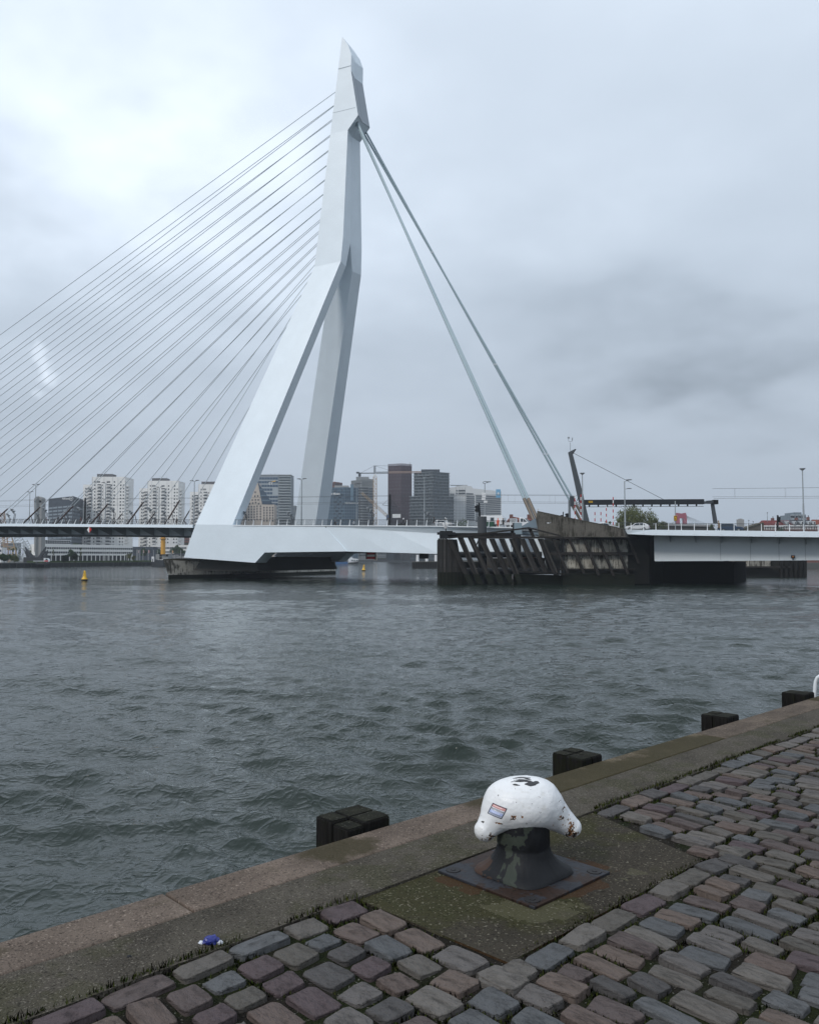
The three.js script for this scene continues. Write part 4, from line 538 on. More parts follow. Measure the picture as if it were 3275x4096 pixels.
  beam('top_beam', [440, 314], [1560, 314], 27, -0.75, 0.7, W1); beam('lower_beam', [1000, 735], [1600, 775], 22, -0.7, 0.5, W2);
  beam('sloping_rail', [130, 322], [1135, 194], 20, -0.8, 0.5, W1); beam('sloping_rail', [1135, 194], [1530, 293], 18, -0.8, 0.5, W1);
  const short = (a, b) => { const mb = new MB(); mb.slab([[a[0] - 20, a[1]], [a[0] + 20, a[1]], [b[0] + 20, b[1]], [b[0] - 20, b[1]]].map(([x, y]) => pz(x, y, -0.4)), V3(0, 0, -0.4)); mb.build('prop', W1, t); };
  short([692, 262], [718, 300]); short([928, 228], [952, 300]); short([1152, 205], [1192, 300]);
  const tubeM = mat([0.028, 0.030, 0.033], 0.45); for (const [y, x0, x1, r] of [[528, 190, 1330, 0.58], [738, 330, 1560, 0.6]]) new MB().tube(pz(x0, y, 2.6), pz(x1, y, 2.6), r, r, 20).build('fender_tube', tubeM, t);
  new MB().bar(pz(110, 285, 1.2), pz(980, 283, 1.2), 0.9, 0.9).build('back_rail', W2, t);
  const pile = (x0, x1, y0, label) => { const r = (x1 - x0) * 0.319 * Z / F / 2, c = pz((x0 + x1) / 2, y0, 4.2), p = new MB(); p.tube(c.clone().setY(-3), c, r, r, 24); return p.build('steel_pile', mat([0.024, 0.026, 0.030], 0.5), t); };
  pile(525, 640, 252); pile(972, 1082, 120); pile(1492, 1570, 335);
  { const c = pz(582, 250, 4.2), p = new MB(), r = 57 * 0.319 * Z / F + 0.03; p.tube(c, c.clone().setY(c.y + 3.2), r, r, 24); p.build('pile_cap', mat([0.06, 0.066, 0.072], 0.5), t); }
  { const c = pz(1028, 195, 4.15), m = new MB(); m.box(c.clone().setZ(c.z + 1.72), 1.5, 2.2, 0.04); m.build('weathered_panel', mat([0.25, 0.32, 0.36], 0.6), t); }
  { const mb = new MB(); mb.slab([[985, 772], [1600, 792], [1600, 930], [985, 930]].map(([x, y]) => pz(x, y, 1.2)), V3(0, 0, -2)); mb.build('wet_foot', algae, t); }
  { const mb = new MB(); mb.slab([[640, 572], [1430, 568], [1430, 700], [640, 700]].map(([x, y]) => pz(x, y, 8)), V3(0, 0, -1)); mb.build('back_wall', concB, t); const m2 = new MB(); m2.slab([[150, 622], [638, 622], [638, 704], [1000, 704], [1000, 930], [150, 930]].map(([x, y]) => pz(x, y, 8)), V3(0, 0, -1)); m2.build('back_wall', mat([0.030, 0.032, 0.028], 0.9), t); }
  { const m = new MB(); m.slab([[512, 345], [485, 400], [490, 420], [524, 358]].map(([x, y]) => pz(x, y, 1)), V3(0, 0, -0.4)); m.build('hook_plate', M.darkSteel, t); }
  // beacon on the left corner
  const bb = new MB(); bb.box(pz(108, 262, 0.5), 3.4, 0.45, 1.2).box(pz(108, 246, 0.5), 2.4, 0.5, 0.9).box(pz(78, 285, 0.5), 1.6, 1.2, 1.0); bb.build('beacon_base', M.black, t);
  const bpole = new MB(); bpole.tube(pz(104, 250, 0.5), pz(104, 175, 0.5), 0.09); bpole.build('beacon_pole', M.black, t);
  const star = new MB(); { const c = pz(104, 150, 0.5), k = 0.75; for (let i = 0; i < 3; i++) { const h = i * Math.PI / 3, d = V3(Math.cos(h), 0, Math.sin(h)); star.slab([c.clone().addScaledVector(d, -k).setY(c.y + 0.35), c.clone().addScaledVector(d, k).setY(c.y + 0.35), c.clone().addScaledVector(d, 0.2).setY(c.y - 0.75), c.clone().addScaledVector(d, -0.2).setY(c.y - 0.75)], V3(-d.z, 0, d.x).multiplyScalar(0.04)); } star.tube(c.clone().setY(c.y + 0.3), c.clone().setY(c.y + 0.95), 0.12, 0.02, 8); } star.build('radar_reflector', M.signWhite, t);
  // concrete wall of the right half: panels behind beams and rakers
  const wall = thing('fender_wall', 'streaked pale concrete wall with timber rakers beside the dark timber fender', 'fender wall', at(2400, 2325, Z).setY(0));
  const pw = (x, y, d = 0) => dz(at(...c4(x, y), Z), d), rect = (name, x0, x1, y0, y1, d, th, m) => { const mb = new MB(); mb.slab([pw(x0, y0, d), pw(x1, y0, d), pw(x1, y1, d), pw(x0, y1, d)], V3(0, 0, -th)); return mb.build(name, m, wall); };
  const pc = [concC, mat([1, 1, 1], 0.85, { map: stain([0.30, 0.285, 0.25], 761, 6, 0.95) }), concC, mat([1, 1, 1], 0.85, { map: stain([0.36, 0.335, 0.28], 765, 5, 1) }), mat([1, 1, 1], 0.85, { map: stain([0.26, 0.25, 0.22], 769, 6, 0.95) })];
  [[1170, 1290], [1294, 1420], [1424, 1545], [1549, 1625], [1629, 1706]].forEach(([a, b], i) => { rect('wall_panel', a, b, 858, 964, 0.3, 0.4, pc[i]); rect('wall_panel', a, b, 990, 1102, 0.3, 0.4, pc[(i + 2) % 5]); });
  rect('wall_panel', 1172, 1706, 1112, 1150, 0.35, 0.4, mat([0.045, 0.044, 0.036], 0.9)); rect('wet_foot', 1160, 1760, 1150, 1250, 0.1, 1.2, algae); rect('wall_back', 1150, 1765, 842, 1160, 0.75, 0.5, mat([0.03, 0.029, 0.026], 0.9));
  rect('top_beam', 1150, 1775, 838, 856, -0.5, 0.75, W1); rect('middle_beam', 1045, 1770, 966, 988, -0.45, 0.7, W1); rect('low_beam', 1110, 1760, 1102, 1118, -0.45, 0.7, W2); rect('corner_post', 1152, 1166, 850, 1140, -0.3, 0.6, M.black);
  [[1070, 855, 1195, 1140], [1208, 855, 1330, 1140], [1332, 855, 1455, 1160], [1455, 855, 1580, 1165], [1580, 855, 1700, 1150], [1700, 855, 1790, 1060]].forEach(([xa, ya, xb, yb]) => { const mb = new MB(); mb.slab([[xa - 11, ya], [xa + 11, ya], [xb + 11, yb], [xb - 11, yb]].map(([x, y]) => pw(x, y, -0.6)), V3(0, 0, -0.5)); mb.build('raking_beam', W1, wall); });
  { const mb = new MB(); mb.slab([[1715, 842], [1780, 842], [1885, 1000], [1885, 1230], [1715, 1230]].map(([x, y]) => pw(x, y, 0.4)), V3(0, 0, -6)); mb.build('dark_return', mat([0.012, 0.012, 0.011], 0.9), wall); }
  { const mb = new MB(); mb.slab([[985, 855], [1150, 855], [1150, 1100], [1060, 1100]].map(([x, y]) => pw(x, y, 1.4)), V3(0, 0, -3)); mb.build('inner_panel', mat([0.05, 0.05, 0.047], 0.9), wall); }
  // second fender seen far under the span
  const f2 = thing('timber_fender', 'distant timber fender seen low under the right bridge span', 'timber fender', at(3050, 2300, 215).setY(0)), pf2 = (x, y, d = 0) => dz(at(...c5(x, y), 215), d), r2 = (name, x0, x1, y0, y1, d, m) => { const mb = new MB(); mb.slab([pf2(x0, y0, d), pf2(x1, y0, d), pf2(x1, y1, d), pf2(x0, y1, d)], V3(0, 0, -0.8)); mb.build(name, m, f2); };
  [[990, 1060], [1066, 1150], [1156, 1240], [1246, 1330]].forEach(([a, b], i) => r2('wall_panel', a, b, 1015, 1078, 1, pc[(i * 2) % 5])); r2('wall_back', 960, 1638, 1010, 1190, 1.9, mat([0.025, 0.025, 0.022], 0.9)); for (let x = 1400; x < 1640; x += 40) r2('post', x, x + 20, 1012, 1185, 0, W2); r2('beam', 960, 1480, 1076, 1090, 0, W1);
}

// ---------------------------------------------------------------- far banks and the city behind
const font = await new FontLoader().loadAsync('fonts/droid/droid_sans_bold.typeface.json'), fontR = await new FontLoader().loadAsync('fonts/droid/droid_sans_regular.typeface.json');
const G = 2.6, fx = (x, Z) => at(x, 2232, Z).x, hy = (y, Z, x = 1637) => at(x, y, Z).y, gp = (x, Z, y = G) => V3(fx(x, Z), y, -Z);
{
  const L = [[-420, -330], [-204, -412], [-170, -569], [-69, -1100], [150, -1350], [900, -1350], [900, -2600], [-1500, -2600], [-1500, -330]].map(([x, z]) => V3(x, G - 0.02, z));
  const bank = new MB(); bank.slab(L, V3(0, -5, 0)); struct(bank, 'far_bank', mat([0.09, 0.092, 0.085], 0.95));
  const lawn = new MB(); lawn.slab([[-196, -424], [-172, -468], [-168, -565], [-160, -565], [-164, -468], [-188, -424]].map(([x, z]) => V3(x, G + 0.02, z)), V3(0, 0.9, 0)); struct(lawn, 'far_lawn', mat([0.05, 0.075, 0.025], 0.95));
  const L2 = [[60, -395], [900, -395], [900, -900], [60, -900]].map(([x, z]) => V3(x, G - 0.02, z)), b2 = new MB(); b2.slab(L2, V3(0, -5, 0)); struct(b2, 'island_ground', mat([0.09, 0.092, 0.085], 0.95));
  const wall = thing('embankment_wall', 'low dark embankment wall with fender posts along the far left river bank', 'embankment wall', V3(-204, 0, -412)), line = [L[0], L[1], L[2], L[3]].map((v) => v.clone().setY(0));
  const wm = new MB(), cm = new MB(); for (let i = 1; i < 4; i++) { const a = line[i - 1], b = line[i], d = b.clone().sub(a).normalize(), n = V3(-d.z, 0, d.x); if (n.dot(a.clone().negate()) < 0) n.negate(); wm.bar(a.clone().addScaledVector(n, 0.5).setY(0.6), b.clone().addScaledVector(n, 0.5).setY(0.6), 0.9, 3.4); cm.bar(a.clone().addScaledVector(n, 0.5).setY(2.45), b.clone().addScaledVector(n, 0.5).setY(2.45), 1.2, 0.3); if (i < 3) for (let k = 0; k < a.distanceTo(b); k += 5.5) { const c = a.clone().addScaledVector(d, k).addScaledVector(n, 1.15); const p = new MB(); p.box(c.setY(1), 0.45, 2.9, 0.45); if (c.x > -215) p.build('fender_post', mat([0.05, 0.048, 0.045], 0.9), wall); } }
  wm.build('wall', mat([0.022, 0.023, 0.024], 0.9), wall); cm.build('coping', mat([0.16, 0.165, 0.165], 0.8), wall);
}
function fac(mb, P0, P1, y0, y1, nc, nr, fw, fh, proud = 0.1, skip) {   // a grid of panes standing a little proud of the wall from P0 to P1
  const d = P1.clone().sub(P0).setY(0), len = d.length(); d.normalize(); const n = V3(-d.z, 0, d.x); if (n.dot(P0.clone().negate().setY(0)) < 0) n.negate();
  const cw = len / nc, ch = (y1 - y0) / nr; for (let j = 0; j < nr; j++) for (let i = 0; i < nc; i++) { if (skip && skip(i, j)) continue; const c = P0.clone().addScaledVector(d, (i + 0.5) * cw).addScaledVector(n, proud / 2).setY(y0 + (j + 0.5) * ch), h = d.clone().multiplyScalar(cw * fw / 2), r = (yy) => [c.clone().sub(h).addScaledVector(n, -proud / 2 - 0.05), c.clone().add(h).addScaledVector(n, -proud / 2 - 0.05), c.clone().add(h).addScaledVector(n, proud / 2), c.clone().sub(h).addScaledVector(n, proud / 2)].map((v) => v.setY(c.y + yy)); mb.loft(r(-ch * fh / 2), r(ch * fh / 2)); }
  return mb;
}
function block(mb, pts, y0, y1) { return mb.loft(pts.map((v) => v.clone().setY(y0)), pts.map((v) => v.clone().setY(y1))); }
const boxPts = (x0, x1, Z, depth) => { const a = gp(x0, Z), b = gp(x1, Z); return [a, b, b.clone().setZ(b.z - depth), a.clone().setZ(a.z - depth)]; };
function lettering(text, p, h, m, parent, turn = 0, f = font, depth = 0.15) { const g = new TextGeometry(text, { font: f, size: h, depth, curveSegments: 3 }); g.computeBoundingBox(); g.translate(-(g.boundingBox.max.x + g.boundingBox.min.x) / 2, -h / 2, 0); g.rotateY(turn); g.translate(p.x, p.y, p.z); parent.updateWorldMatrix(true, false); g.applyMatrix4(parent.matrixWorld.clone().invert()); return put(g, 'lettering', m, parent); }
const W = { white: mat([0.78, 0.77, 0.745], 0.8), white2: mat([0.68, 0.67, 0.65], 0.8), pane: mat([0.035, 0.042, 0.05], 0.25), paneL: mat([0.17, 0.20, 0.225], 0.2), roofDark: mat([0.10, 0.10, 0.105], 0.8), slate: mat([0.045, 0.055, 0.07], 0.6), glassB: mat([0.055, 0.095, 0.135], 0.18), glassL: mat([0.10, 0.15, 0.19], 0.18), concrete: mat([0.30, 0.30, 0.295], 0.85), pink: mat([0.50, 0.435, 0.375], 0.8), brick: mat([0.16, 0.075, 0.06], 0.85), grey: mat([0.19, 0.205, 0.215], 0.7), maroon: mat([0.075, 0.035, 0.045], 0.6), greyD: mat([0.11, 0.125, 0.135], 0.5), tile: mat([0.17, 0.052, 0.034], 0.85), tile2: mat([0.145, 0.036, 0.034], 0.85), tileG: mat([0.05, 0.052, 0.058], 0.8), frame: mat([0.7, 0.7, 0.69], 0.6), logo: mat([0.14, 0.36, 0.55], 0.5) };
// the white residential towers
function whiteTower(x0, x1, yTop, yWing, Z, label, ph) {
  const t = thing('residential_tower', label, 'apartment tower', gp((x0 + x1) / 2, Z)), X = (f) => mix(x0, x1, f), w = new MB(), top = hy(yTop, Z), wing = hy(yWing, Z), fl = 13.35 / F * Z * 1.0;
  block(w, boxPts(X(0.2), X(0.955), Z, 22), G, top); block(w, boxPts(X(0), X(0.2), Z + 0.6, 18), G, wing); block(w, boxPts(X(0.955), X(0.985), Z + 1, 16), G, top - fl * 1.2); w.build('wall', W.white, t);
  const pp = new MB(); block(pp, boxPts(X(ph[0]), X(ph[1]), Z + 4, 10), top - 0.2, hy(ph[2], Z)); pp.build('penthouse', W.roofDark, t);
  const wn = new MB(), bl = new MB(), pil = new MB(), a = Z - 0.02;
  for (let y = top - fl * 1.55, k = 0; y > G + 4; y -= fl, k++) {
    const win = (f0, f1, h = 0.42) => { const p0 = gp(X(f0), a), p1 = gp(X(f1), a); wn.loft([V3(p0.x, y - fl * h / 2, p0.z - 0.3), V3(p1.x, y - fl * h / 2, p0.z - 0.3), V3(p1.x, y - fl * h / 2, p0.z + 0.1), V3(p0.x, y - fl * h / 2, p0.z + 0.1)], [V3(p0.x, y + fl * h / 2, p0.z - 0.3), V3(p1.x, y + fl * h / 2, p0.z - 0.3), V3(p1.x, y + fl * h / 2, p0.z + 0.1), V3(p0.x, y + fl * h / 2, p0.z + 0.1)]); };
    const bal = (f0, f1) => { win(f0, f1, 0.6); const p0 = gp(X(f0 + 0.004), a), p1 = gp(X(f1 - 0.004), a); bl.box(V3((p0.x + p1.x) / 2, y - fl * 0.24, p0.z + 0.6), p1.x - p0.x, fl * 0.36, 1.0); };
    if (y < wing - fl) { win(0.05, 0.072); win(0.10, 0.118); bal(0.122, 0.205); }
    if (k === 0) { for (const f of [0.31, 0.33, 0.35, 0.37, 0.54, 0.56, 0.58, 0.6]) win(f, f + 0.012, 0.5); win(0.255, 0.277); win(0.70, 0.727); win(0.845, 0.875); continue; }
    win(0.255, 0.277); bal(0.325, 0.415); win(0.432, 0.448); bal(0.535, 0.63); win(0.637, 0.66); win(0.70, 0.727); win(0.845, 0.875); win(0.912, 0.935);
    const e = gp(X(0.99), a); bl.box(V3(e.x, y - fl * 0.24, e.z - 4), gp(X(1.012), a).x - gp(X(0.955), a).x, fl * 0.34, 6);
  }
  for (const f of [0.2, 0.29, 0.47, 0.67, 0.79]) { const p0 = gp(X(f), a); pil.box(V3(p0.x, (G + top) / 2, p0.z + 0.1), 0.25, top - G - 0.4, 0.3); }
  stuff(wn.build('windows', W.pane, t)); stuff(bl.build('balconies', W.white2, t)); stuff(pil.build('wall_ribs', W.white2, t));
  const an = new MB(); an.tube(gp(X(0.5), Z + 6, hy(ph[2], Z)), gp(X(0.5), Z + 6, hy(ph[2], Z) + 2.4), 0.08).tube(gp(X(0.66), Z + 6, hy(ph[2], Z)), gp(X(0.66), Z + 6, hy(ph[2], Z) + 1.4), 0.08); stuff(an.build('roof_aerials', M.pole, t)); return t;
}
whiteTower(328, 503, 1907, 1938, 690, 'leftmost and tallest-looking white apartment tower, behind the cable anchors', [0.31, 0.66, 1894]);
whiteTower(554, 718, 1923, 1953, 760, 'middle one of three white apartment towers, right of the curved glass block', [0.30, 0.66, 1911]);
whiteTower(757, 925, 1937, 1967, 830, 'white apartment tower half hidden behind the near pylon leg', [0.27, 0.62, 1925]);
{ // slate office block
  const t = thing('office_block', 'dark slate office block with pale window bands and a white name sign', 'office building', gp(288, 640)), a = gp(190, 680), c = gp(288, 650), b = gp(328.5, 690), top = hy(1988, 660), w = new MB();
  block(w, [a, c, b, gp(230, 720)], G, top); w.build('wall', W.slate, t);
  const p = new MB(); for (let j = 0; j < 15; j++) { const y1 = top - 7.2 - j * 2.75; fac(p, a, c, y1 - 1.5, y1, 5, 1, 0.86, 0.9, 0.15, (i) => (i * 7 + j * 3) % 11 === 12); fac(p, c, b, y1 - 1.5, y1, 4, 1, 0.8, 0.9, 0.15); } stuff(p.build('window_bands', W.paneL, t));
  const lp = at(...c1(558, 514), 652); lettering('Allianz', V3(lp.x, lp.y, lp.z), 1.5, W.frame, t, -0.1); const ring = new THREE.TorusGeometry(1.45, 0.18, 8, 24); const rp = at(...c1(602, 514), 648.5); ring.translate(rp.x, rp.y, rp.z); ring.translate(-t.position.x, -t.position.y, -t.position.z); put(ring, 'round_emblem', W.frame, t); const em = new MB(); for (const k of [-0.5, 0, 0.5]) em.box(V3(rp.x + k, rp.y - 0.1, rp.z), 0.3, 1.3 - Math.abs(k), 0.12); em.build('emblem_bars', W.frame, t);
}
{ const t = thing('glass_tower', 'narrow curved glass building peeking out right of the leftmost white tower', 'office building', gp(515, 760)), w = new MB(), v = new MB(), top = hy(1970, 760); const pts = []; for (let i = 0; i <= 8; i++) { const k = i / 8; pts.push(gp(mix(497, 528, k), 760 - 5 * Math.sin(k * 3.14))); } pts.push(gp(528, 790), gp(497, 790)); block(w, pts, G, top); w.build('wall', W.glassB, t); for (let i = 0; i < 8; i++) v.bar(pts[i].clone().setY(G).add(V3(0, 0, 0.2)), pts[i].clone().setY(top + 0.4).add(V3(0, 0, 0.2)), 0.25, 0.25, A); for (let y = G; y < top; y += 5.5) for (let i = 1; i < 9; i++) v.bar(pts[i - 1].clone().setY(y).add(V3(0, 0, 0.25)), pts[i].clone().setY(y).add(V3(0, 0, 0.25)), 0.25, 0.25); stuff(v.build('mullions', mat([0.30, 0.35, 0.38], 0.5), t)); }
{ // low white offices by the water
  const t = thing('low_office', 'long low white office with two rows of dark windows behind the waterfront trees', 'office building', gp(340, 560)), a = gp(150, 505), b = gp(531, 556), back = (v) => v.clone().add(V3(-14, 0, -20)), y = (p, Z = 545) => hy(p, Z), w = new MB();
  block(w, [a, b, back(b), back(a)], y(2222), y(2180)); w.build('wall', W.white, t);
  const p = new MB(); fac(p, a, b, y(2198.5), y(2191), 44, 1, 0.72, 0.95, 0.15); fac(p, a, b, y(2215), y(2207), 44, 1, 0.78, 0.95, 0.15); stuff(p.build('windows', W.pane, t));
  const g = new MB(); block(g, [a, b, back(b), back(a)].map((v, i) => v.clone().add(V3(i < 2 ? -1.8 : 0, 0, i < 2 ? -1.8 : 0))), G, y(2221.9)); g.build('ground_floor', mat([0.04, 0.043, 0.048], 0.5), t); const c = new MB(); for (let i = 0; i <= 22; i++) { const v = a.clone().lerp(b, i / 22); c.box(v.setY((G + y(2222)) / 2), 0.4, y(2222) - G, 0.4); } stuff(c.build('columns', W.white, t));
  const u = new MB(), a2 = gp(168, 512), b2 = gp(280, 527); block(u, [a2, b2, back(b2), back(a2)], y(2180), y(2163)); u.build('upper_storey', W.frame, t); const up = new MB(); fac(up, a2, b2, y(2178.5), y(2164.5), 16, 2, 0.8, 0.86, 0.15); stuff(up.build('upper_windows', W.pane, t));
}
{ const t = thing('low_office', 'low white office with one window row right of the orange mast', 'office building', gp(690, 690)), w = new MB(); block(w, boxPts(606, 752, 690, 20), G, hy(2180, 690)); w.build('wall', W.white2, t); const p = new MB(); fac(p, gp(612, 690), gp(746, 690), hy(2196, 690), hy(2188, 690), 24, 1, 0.7, 0.9, 0.15); fac(p, gp(612, 690), gp(746, 690), hy(2212, 690), hy(2204, 690), 24, 1, 0.7, 0.9, 0.15); stuff(p.build('windows', W.pane, t)); }
{ const t = thing('dark_pavilion', 'low dark pavilion behind the flagpoles, below the middle white tower', 'pavilion', gp(570, 640)), w = new MB(); block(w, boxPts(531, 612, 640, 14), G, hy(2187, 640)); w.build('wall', W.slate, t); const p = new MB(); fac(p, gp(535, 640), gp(608, 640), hy(2215, 640), hy(2193, 640), 8, 1, 0.8, 0.8, 0.15); stuff(p.build('windows', W.pane, t)); }
{ const t = thing('brick_block', 'low pinkish brick block beyond the trees beside the pylon foot', 'building', gp(740, 880)), w = new MB(); block(w, boxPts(716, 780, 880, 14), G, hy(2140, 880)); w.build('wall', W.brick, t); const p = new MB(); fac(p, gp(720, 880), gp(778, 880), hy(2200, 880), hy(2145, 880), 8, 5, 0.5, 0.5, 0.15); stuff(p.build('windows', W.pane, t)); }
// the boat-bow monument
{
  const Z = 440, t = thing('war_monument', 'tall pale concrete monument with two round eyes and dark spiky waves at its foot', 'monument', gp(152, Z)), px = (x, y) => at(x * 0.2030, 1900 + y * 0.2030, Z);
  const bow = [[678, 1500], [678, 470], [700, 440], [760, 417], [812, 440], [826, 475], [812, 1510], [762, 1640], [722, 1640]].map(([x, y]) => px(x, y)), m = new MB(); const mid = px(752, 1640).x;
  m.slab(bow, V3(0, 0, -5)); m.build('bow', W.concrete, t);
  const keel = new MB(); keel.loft([V3(px(748, 0).x, px(0, 1640).y, -Z), V3(px(764, 0).x, px(0, 1640).y, -Z), V3(px(756, 0).x, px(0, 1640).y, -Z + 1.2)], [V3(px(748, 0).x, px(0, 425).y, -Z), V3(px(764, 0).x, px(0, 425).y, -Z), V3(px(756, 0).x, px(0, 425).y, -Z + 1.2)]); keel.build('keel_edge', mat([0.40, 0.40, 0.39], 0.8), t);
  for (const x of [712, 800]) { const e = new MB(), c = px(x, 522); e.tube(c.clone().setZ(-Z - 0.5), c.clone().setZ(-Z + 0.25), 0.62, 0.62, 16); e.build('hawse_hole', M.black, t); }
  const wv = (pts) => { const g = new MB(); g.slab(pts.map(([x, y]) => px(x, y)).map((v) => v.setZ(v.z + 1.5)), V3(0, 0, -1.2)); g.build('wave_blade', mat([0.045, 0.048, 0.055], 0.5), t); };
  wv([[722, 1640], [515, 1410], [560, 1560], [640, 1640]]); wv([[640, 1680], [505, 1480], [545, 1600], [560, 1680]]); wv([[762, 1640], [928, 1410], [905, 1530], [830, 1640]]); wv([[830, 1680], [960, 1480], [945, 1590], [930, 1680]]); const pl = new MB(); const a = px(520, 1660), b = px(950, 1720); pl.box(V3((a.x + b.x) / 2, (a.y + b.y) / 2, -Z), b.x - a.x, a.y - b.y + 2, 6); pl.build('plinth', mat([0.05, 0.052, 0.056], 0.8), t);
}
// harbour cranes and pale flags at the far left
{
  const lattice = (mb, a, b, w, n, r) => { const d = b.clone().sub(a), s = d.clone().normalize().cross(V3(0, 0, 1)).normalize(); const P = (k, e) => a.clone().addScaledVector(d, k).addScaledVector(s, e * w / 2 * (1 - 0.4 * k)); for (const e of [-1, 1]) mb.tube(P(0, e), P(1, e), r, r, 5); for (let i = 0; i < n; i++) { const e = i % 2 ? 1 : -1; mb.tube(P(i / n, e), P((i + 1) / n, -e), r * 0.7, r * 0.7, 5); } return mb; };
  const px = (x, y, Z = 480) => at(x * 0.2030, 1900 + y * 0.2030, Z);
  let t = thing('harbour_crane', 'old rust-pink harbour crane standing at the left border beyond the bridge', 'crane', px(40, 1640).setY(G)); lattice(new MB(), px(40, 1640).setY(G), px(5, 715), 9, 14, 0.35).build('tower', mat([0.32, 0.235, 0.19], 0.7), t); lattice(new MB(), px(40, 1500), px(45, 800), 4, 8, 0.25).build('back_leg', mat([0.32, 0.235, 0.19], 0.7), t); const st = new MB(); st.tube(px(45, 770), px(145, 930), 0.14, 0.14, 5); st.build('stay', M.greySteel, t);
  t = thing('harbour_crane', 'sandy yellow harbour crane leaning left under the bridge deck', 'crane', px(225, 1640).setY(G)); lattice(new MB(), px(235, 1640).setY(G), px(140, 1170), 8, 10, 0.3).build('jib', mat([0.42, 0.31, 0.19], 0.7), t); new MB().tube(px(215, 1180), px(295, 1330), 0.15, 0.15, 5).build('stay', M.greySteel, t);
  t = thing('harbour_crane', 'grey harbour crane with a long lattice jib beside the monument', 'crane', px(480, 1640).setY(G)); lattice(new MB(), px(470, 1480), px(335, 1170), 6, 12, 0.2).build('jib', M.pole, t); lattice(new MB(), px(470, 1640).setY(G), px(480, 1430), 9, 4, 0.3).build('gantry', M.pole, t);
  t = thing('harbour_crane', 'small grey harbour crane right behind the long grey jib', 'crane', px(545, 1640, 520).setY(G)); lattice(new MB(), px(560, 1480, 520), px(500, 1295, 520), 5, 8, 0.2).build('jib', M.pole, t); lattice(new MB(), px(545, 1640, 520).setY(G), px(550, 1430, 520), 8, 4, 0.28).build('gantry', M.pole, t);
  const bl = thing('harbour_house', 'small grey-blue building far behind the cranes', 'building', px(280, 1400, 900).setY(G)), w = new MB(); block(w, [px(60, 0, 900), px(360, 0, 900), px(360, 0, 900).add(V3(0, 0, -12)), px(60, 0, 900).add(V3(0, 0, -12))], G, px(0, 1335, 900).y); w.build('wall', W.grey, bl); const p2 = new MB(); fac(p2, px(70, 0, 900), px(350, 0, 900), px(0, 1480, 900).y, px(0, 1350, 900).y, 14, 3, 0.6, 0.5, 0.2); stuff(p2.build('windows', W.pane, bl));
  const wh = thing('white_kiosk', 'small white kiosk at the left border behind the bushes', 'kiosk', px(30, 1560, 450).setY(G)), k = new MB(); block(k, [px(-20, 0, 450), px(80, 0, 450), px(80, 0, 450).add(V3(0, 0, -6)), px(-20, 0, 450).add(V3(0, 0, -6))], G, px(0, 1430, 450).y); k.build('wall', W.frame, wh); const kp = new MB(); fac(kp, px(-15, 0, 450), px(75, 0, 450), px(0, 1520, 450).y, px(0, 1460, 450).y, 3, 1, 0.7, 0.7, 0.15); stuff(kp.build('windows', W.pane, wh));
  // flags on poles: pale banners left of the monument
  [[90, 'first pale banner on a pole from the left, above the bushes'], [148, 'second pale banner from the left'], [198, 'third pale banner from the left'], [232, 'fourth pale banner from the left'], [294, 'fifth pale banner from the left, alone between two gaps'], [352, 'sixth pale banner from the left, followed by a reddish flag'], [455, 'rightmost and widest pale banner, beside the monument waves']].forEach(([x, label]) => { const f = thing('banner_flag', label, 'banner', px(x, 1640, 445).setY(G), 'pale banners on poles left of the monument'), a = px(x + 12, 1480, 445); new MB().tube(a.clone().setY(G), a.clone().setY(a.y + 0.3), 0.07, 0.05, 6).build('pole', M.pole, f); const b = new MB(), e = px(x - 14, 1490, 445); b.slab([a, e, e.clone().setY(px(0, 1555, 445).y).add(V3(0.2, 0, 0.2)), a.clone().setY(px(0, 1560, 445).y)], V3(0, 0, 0.05)); b.build('banner', mat([0.52, 0.55, 0.66], 0.7), f); });
}
{ // pink stone office with a glass gable, behind the near leg
  const Z = 850, t = thing('gabled_office', 'pinkish stone office with a dark triangular glass roof beside the near pylon leg', 'office building', gp(1040, Z)), P = (x, y) => at(...c2(x, y), Z), w = new MB(), wl = [[760, 560], [830, 480], [905, 380], [944, 562], [1045, 562], [1045, 720], [760, 720]].map(([x, y]) => P(x, y)); wl[5].y = wl[6].y = G; w.slab(wl, V3(0, 0, -18)); w.build('wall', W.pink, t);
  const g = new MB(); g.slab([[909, 378], [1036, 563], [944, 561]].map(([x, y]) => P(x, y)).map((v) => v.setZ(v.z + 0.4)), V3(0, 0, -0.6)); g.build('glass_gable', mat([0.035, 0.06, 0.095], 0.2), t);
  const sl = new MB(); for (const k of [0.35, 0.62, 0.85]) { const a = P(mix(909, 940, k), mix(378, 556, k)), b = P(mix(909, 1030, k), mix(378, 556, k)); sl.bar(a.setZ(a.z + 0.5), b.setZ(b.z + 0.5), 0.4, 1.2); } sl.build('glass_bands', W.glassL, t);
  const p = new MB(); const cell = (x, y) => { const c = P(x, y); p.box(c.setZ(c.z + 0.05), 1.3, 1.7, 0.3); }; for (let y = 590, j = 0; y < 722; y += 22, j++) { for (const x of [960, 985, 1010, 1033]) cell(x, y); for (const x of [930, 902, 878, 855, 832, 808, 785]) cell(x, y - 12 + (x < 900 ? 4 : 0)); } for (const [x, y] of [[915, 556], [890, 548], [865, 552], [840, 556], [912, 525], [888, 525], [862, 526], [908, 492], [884, 494], [886, 460]]) cell(x, y); stuff(p.build('windows', W.pane, t));
}
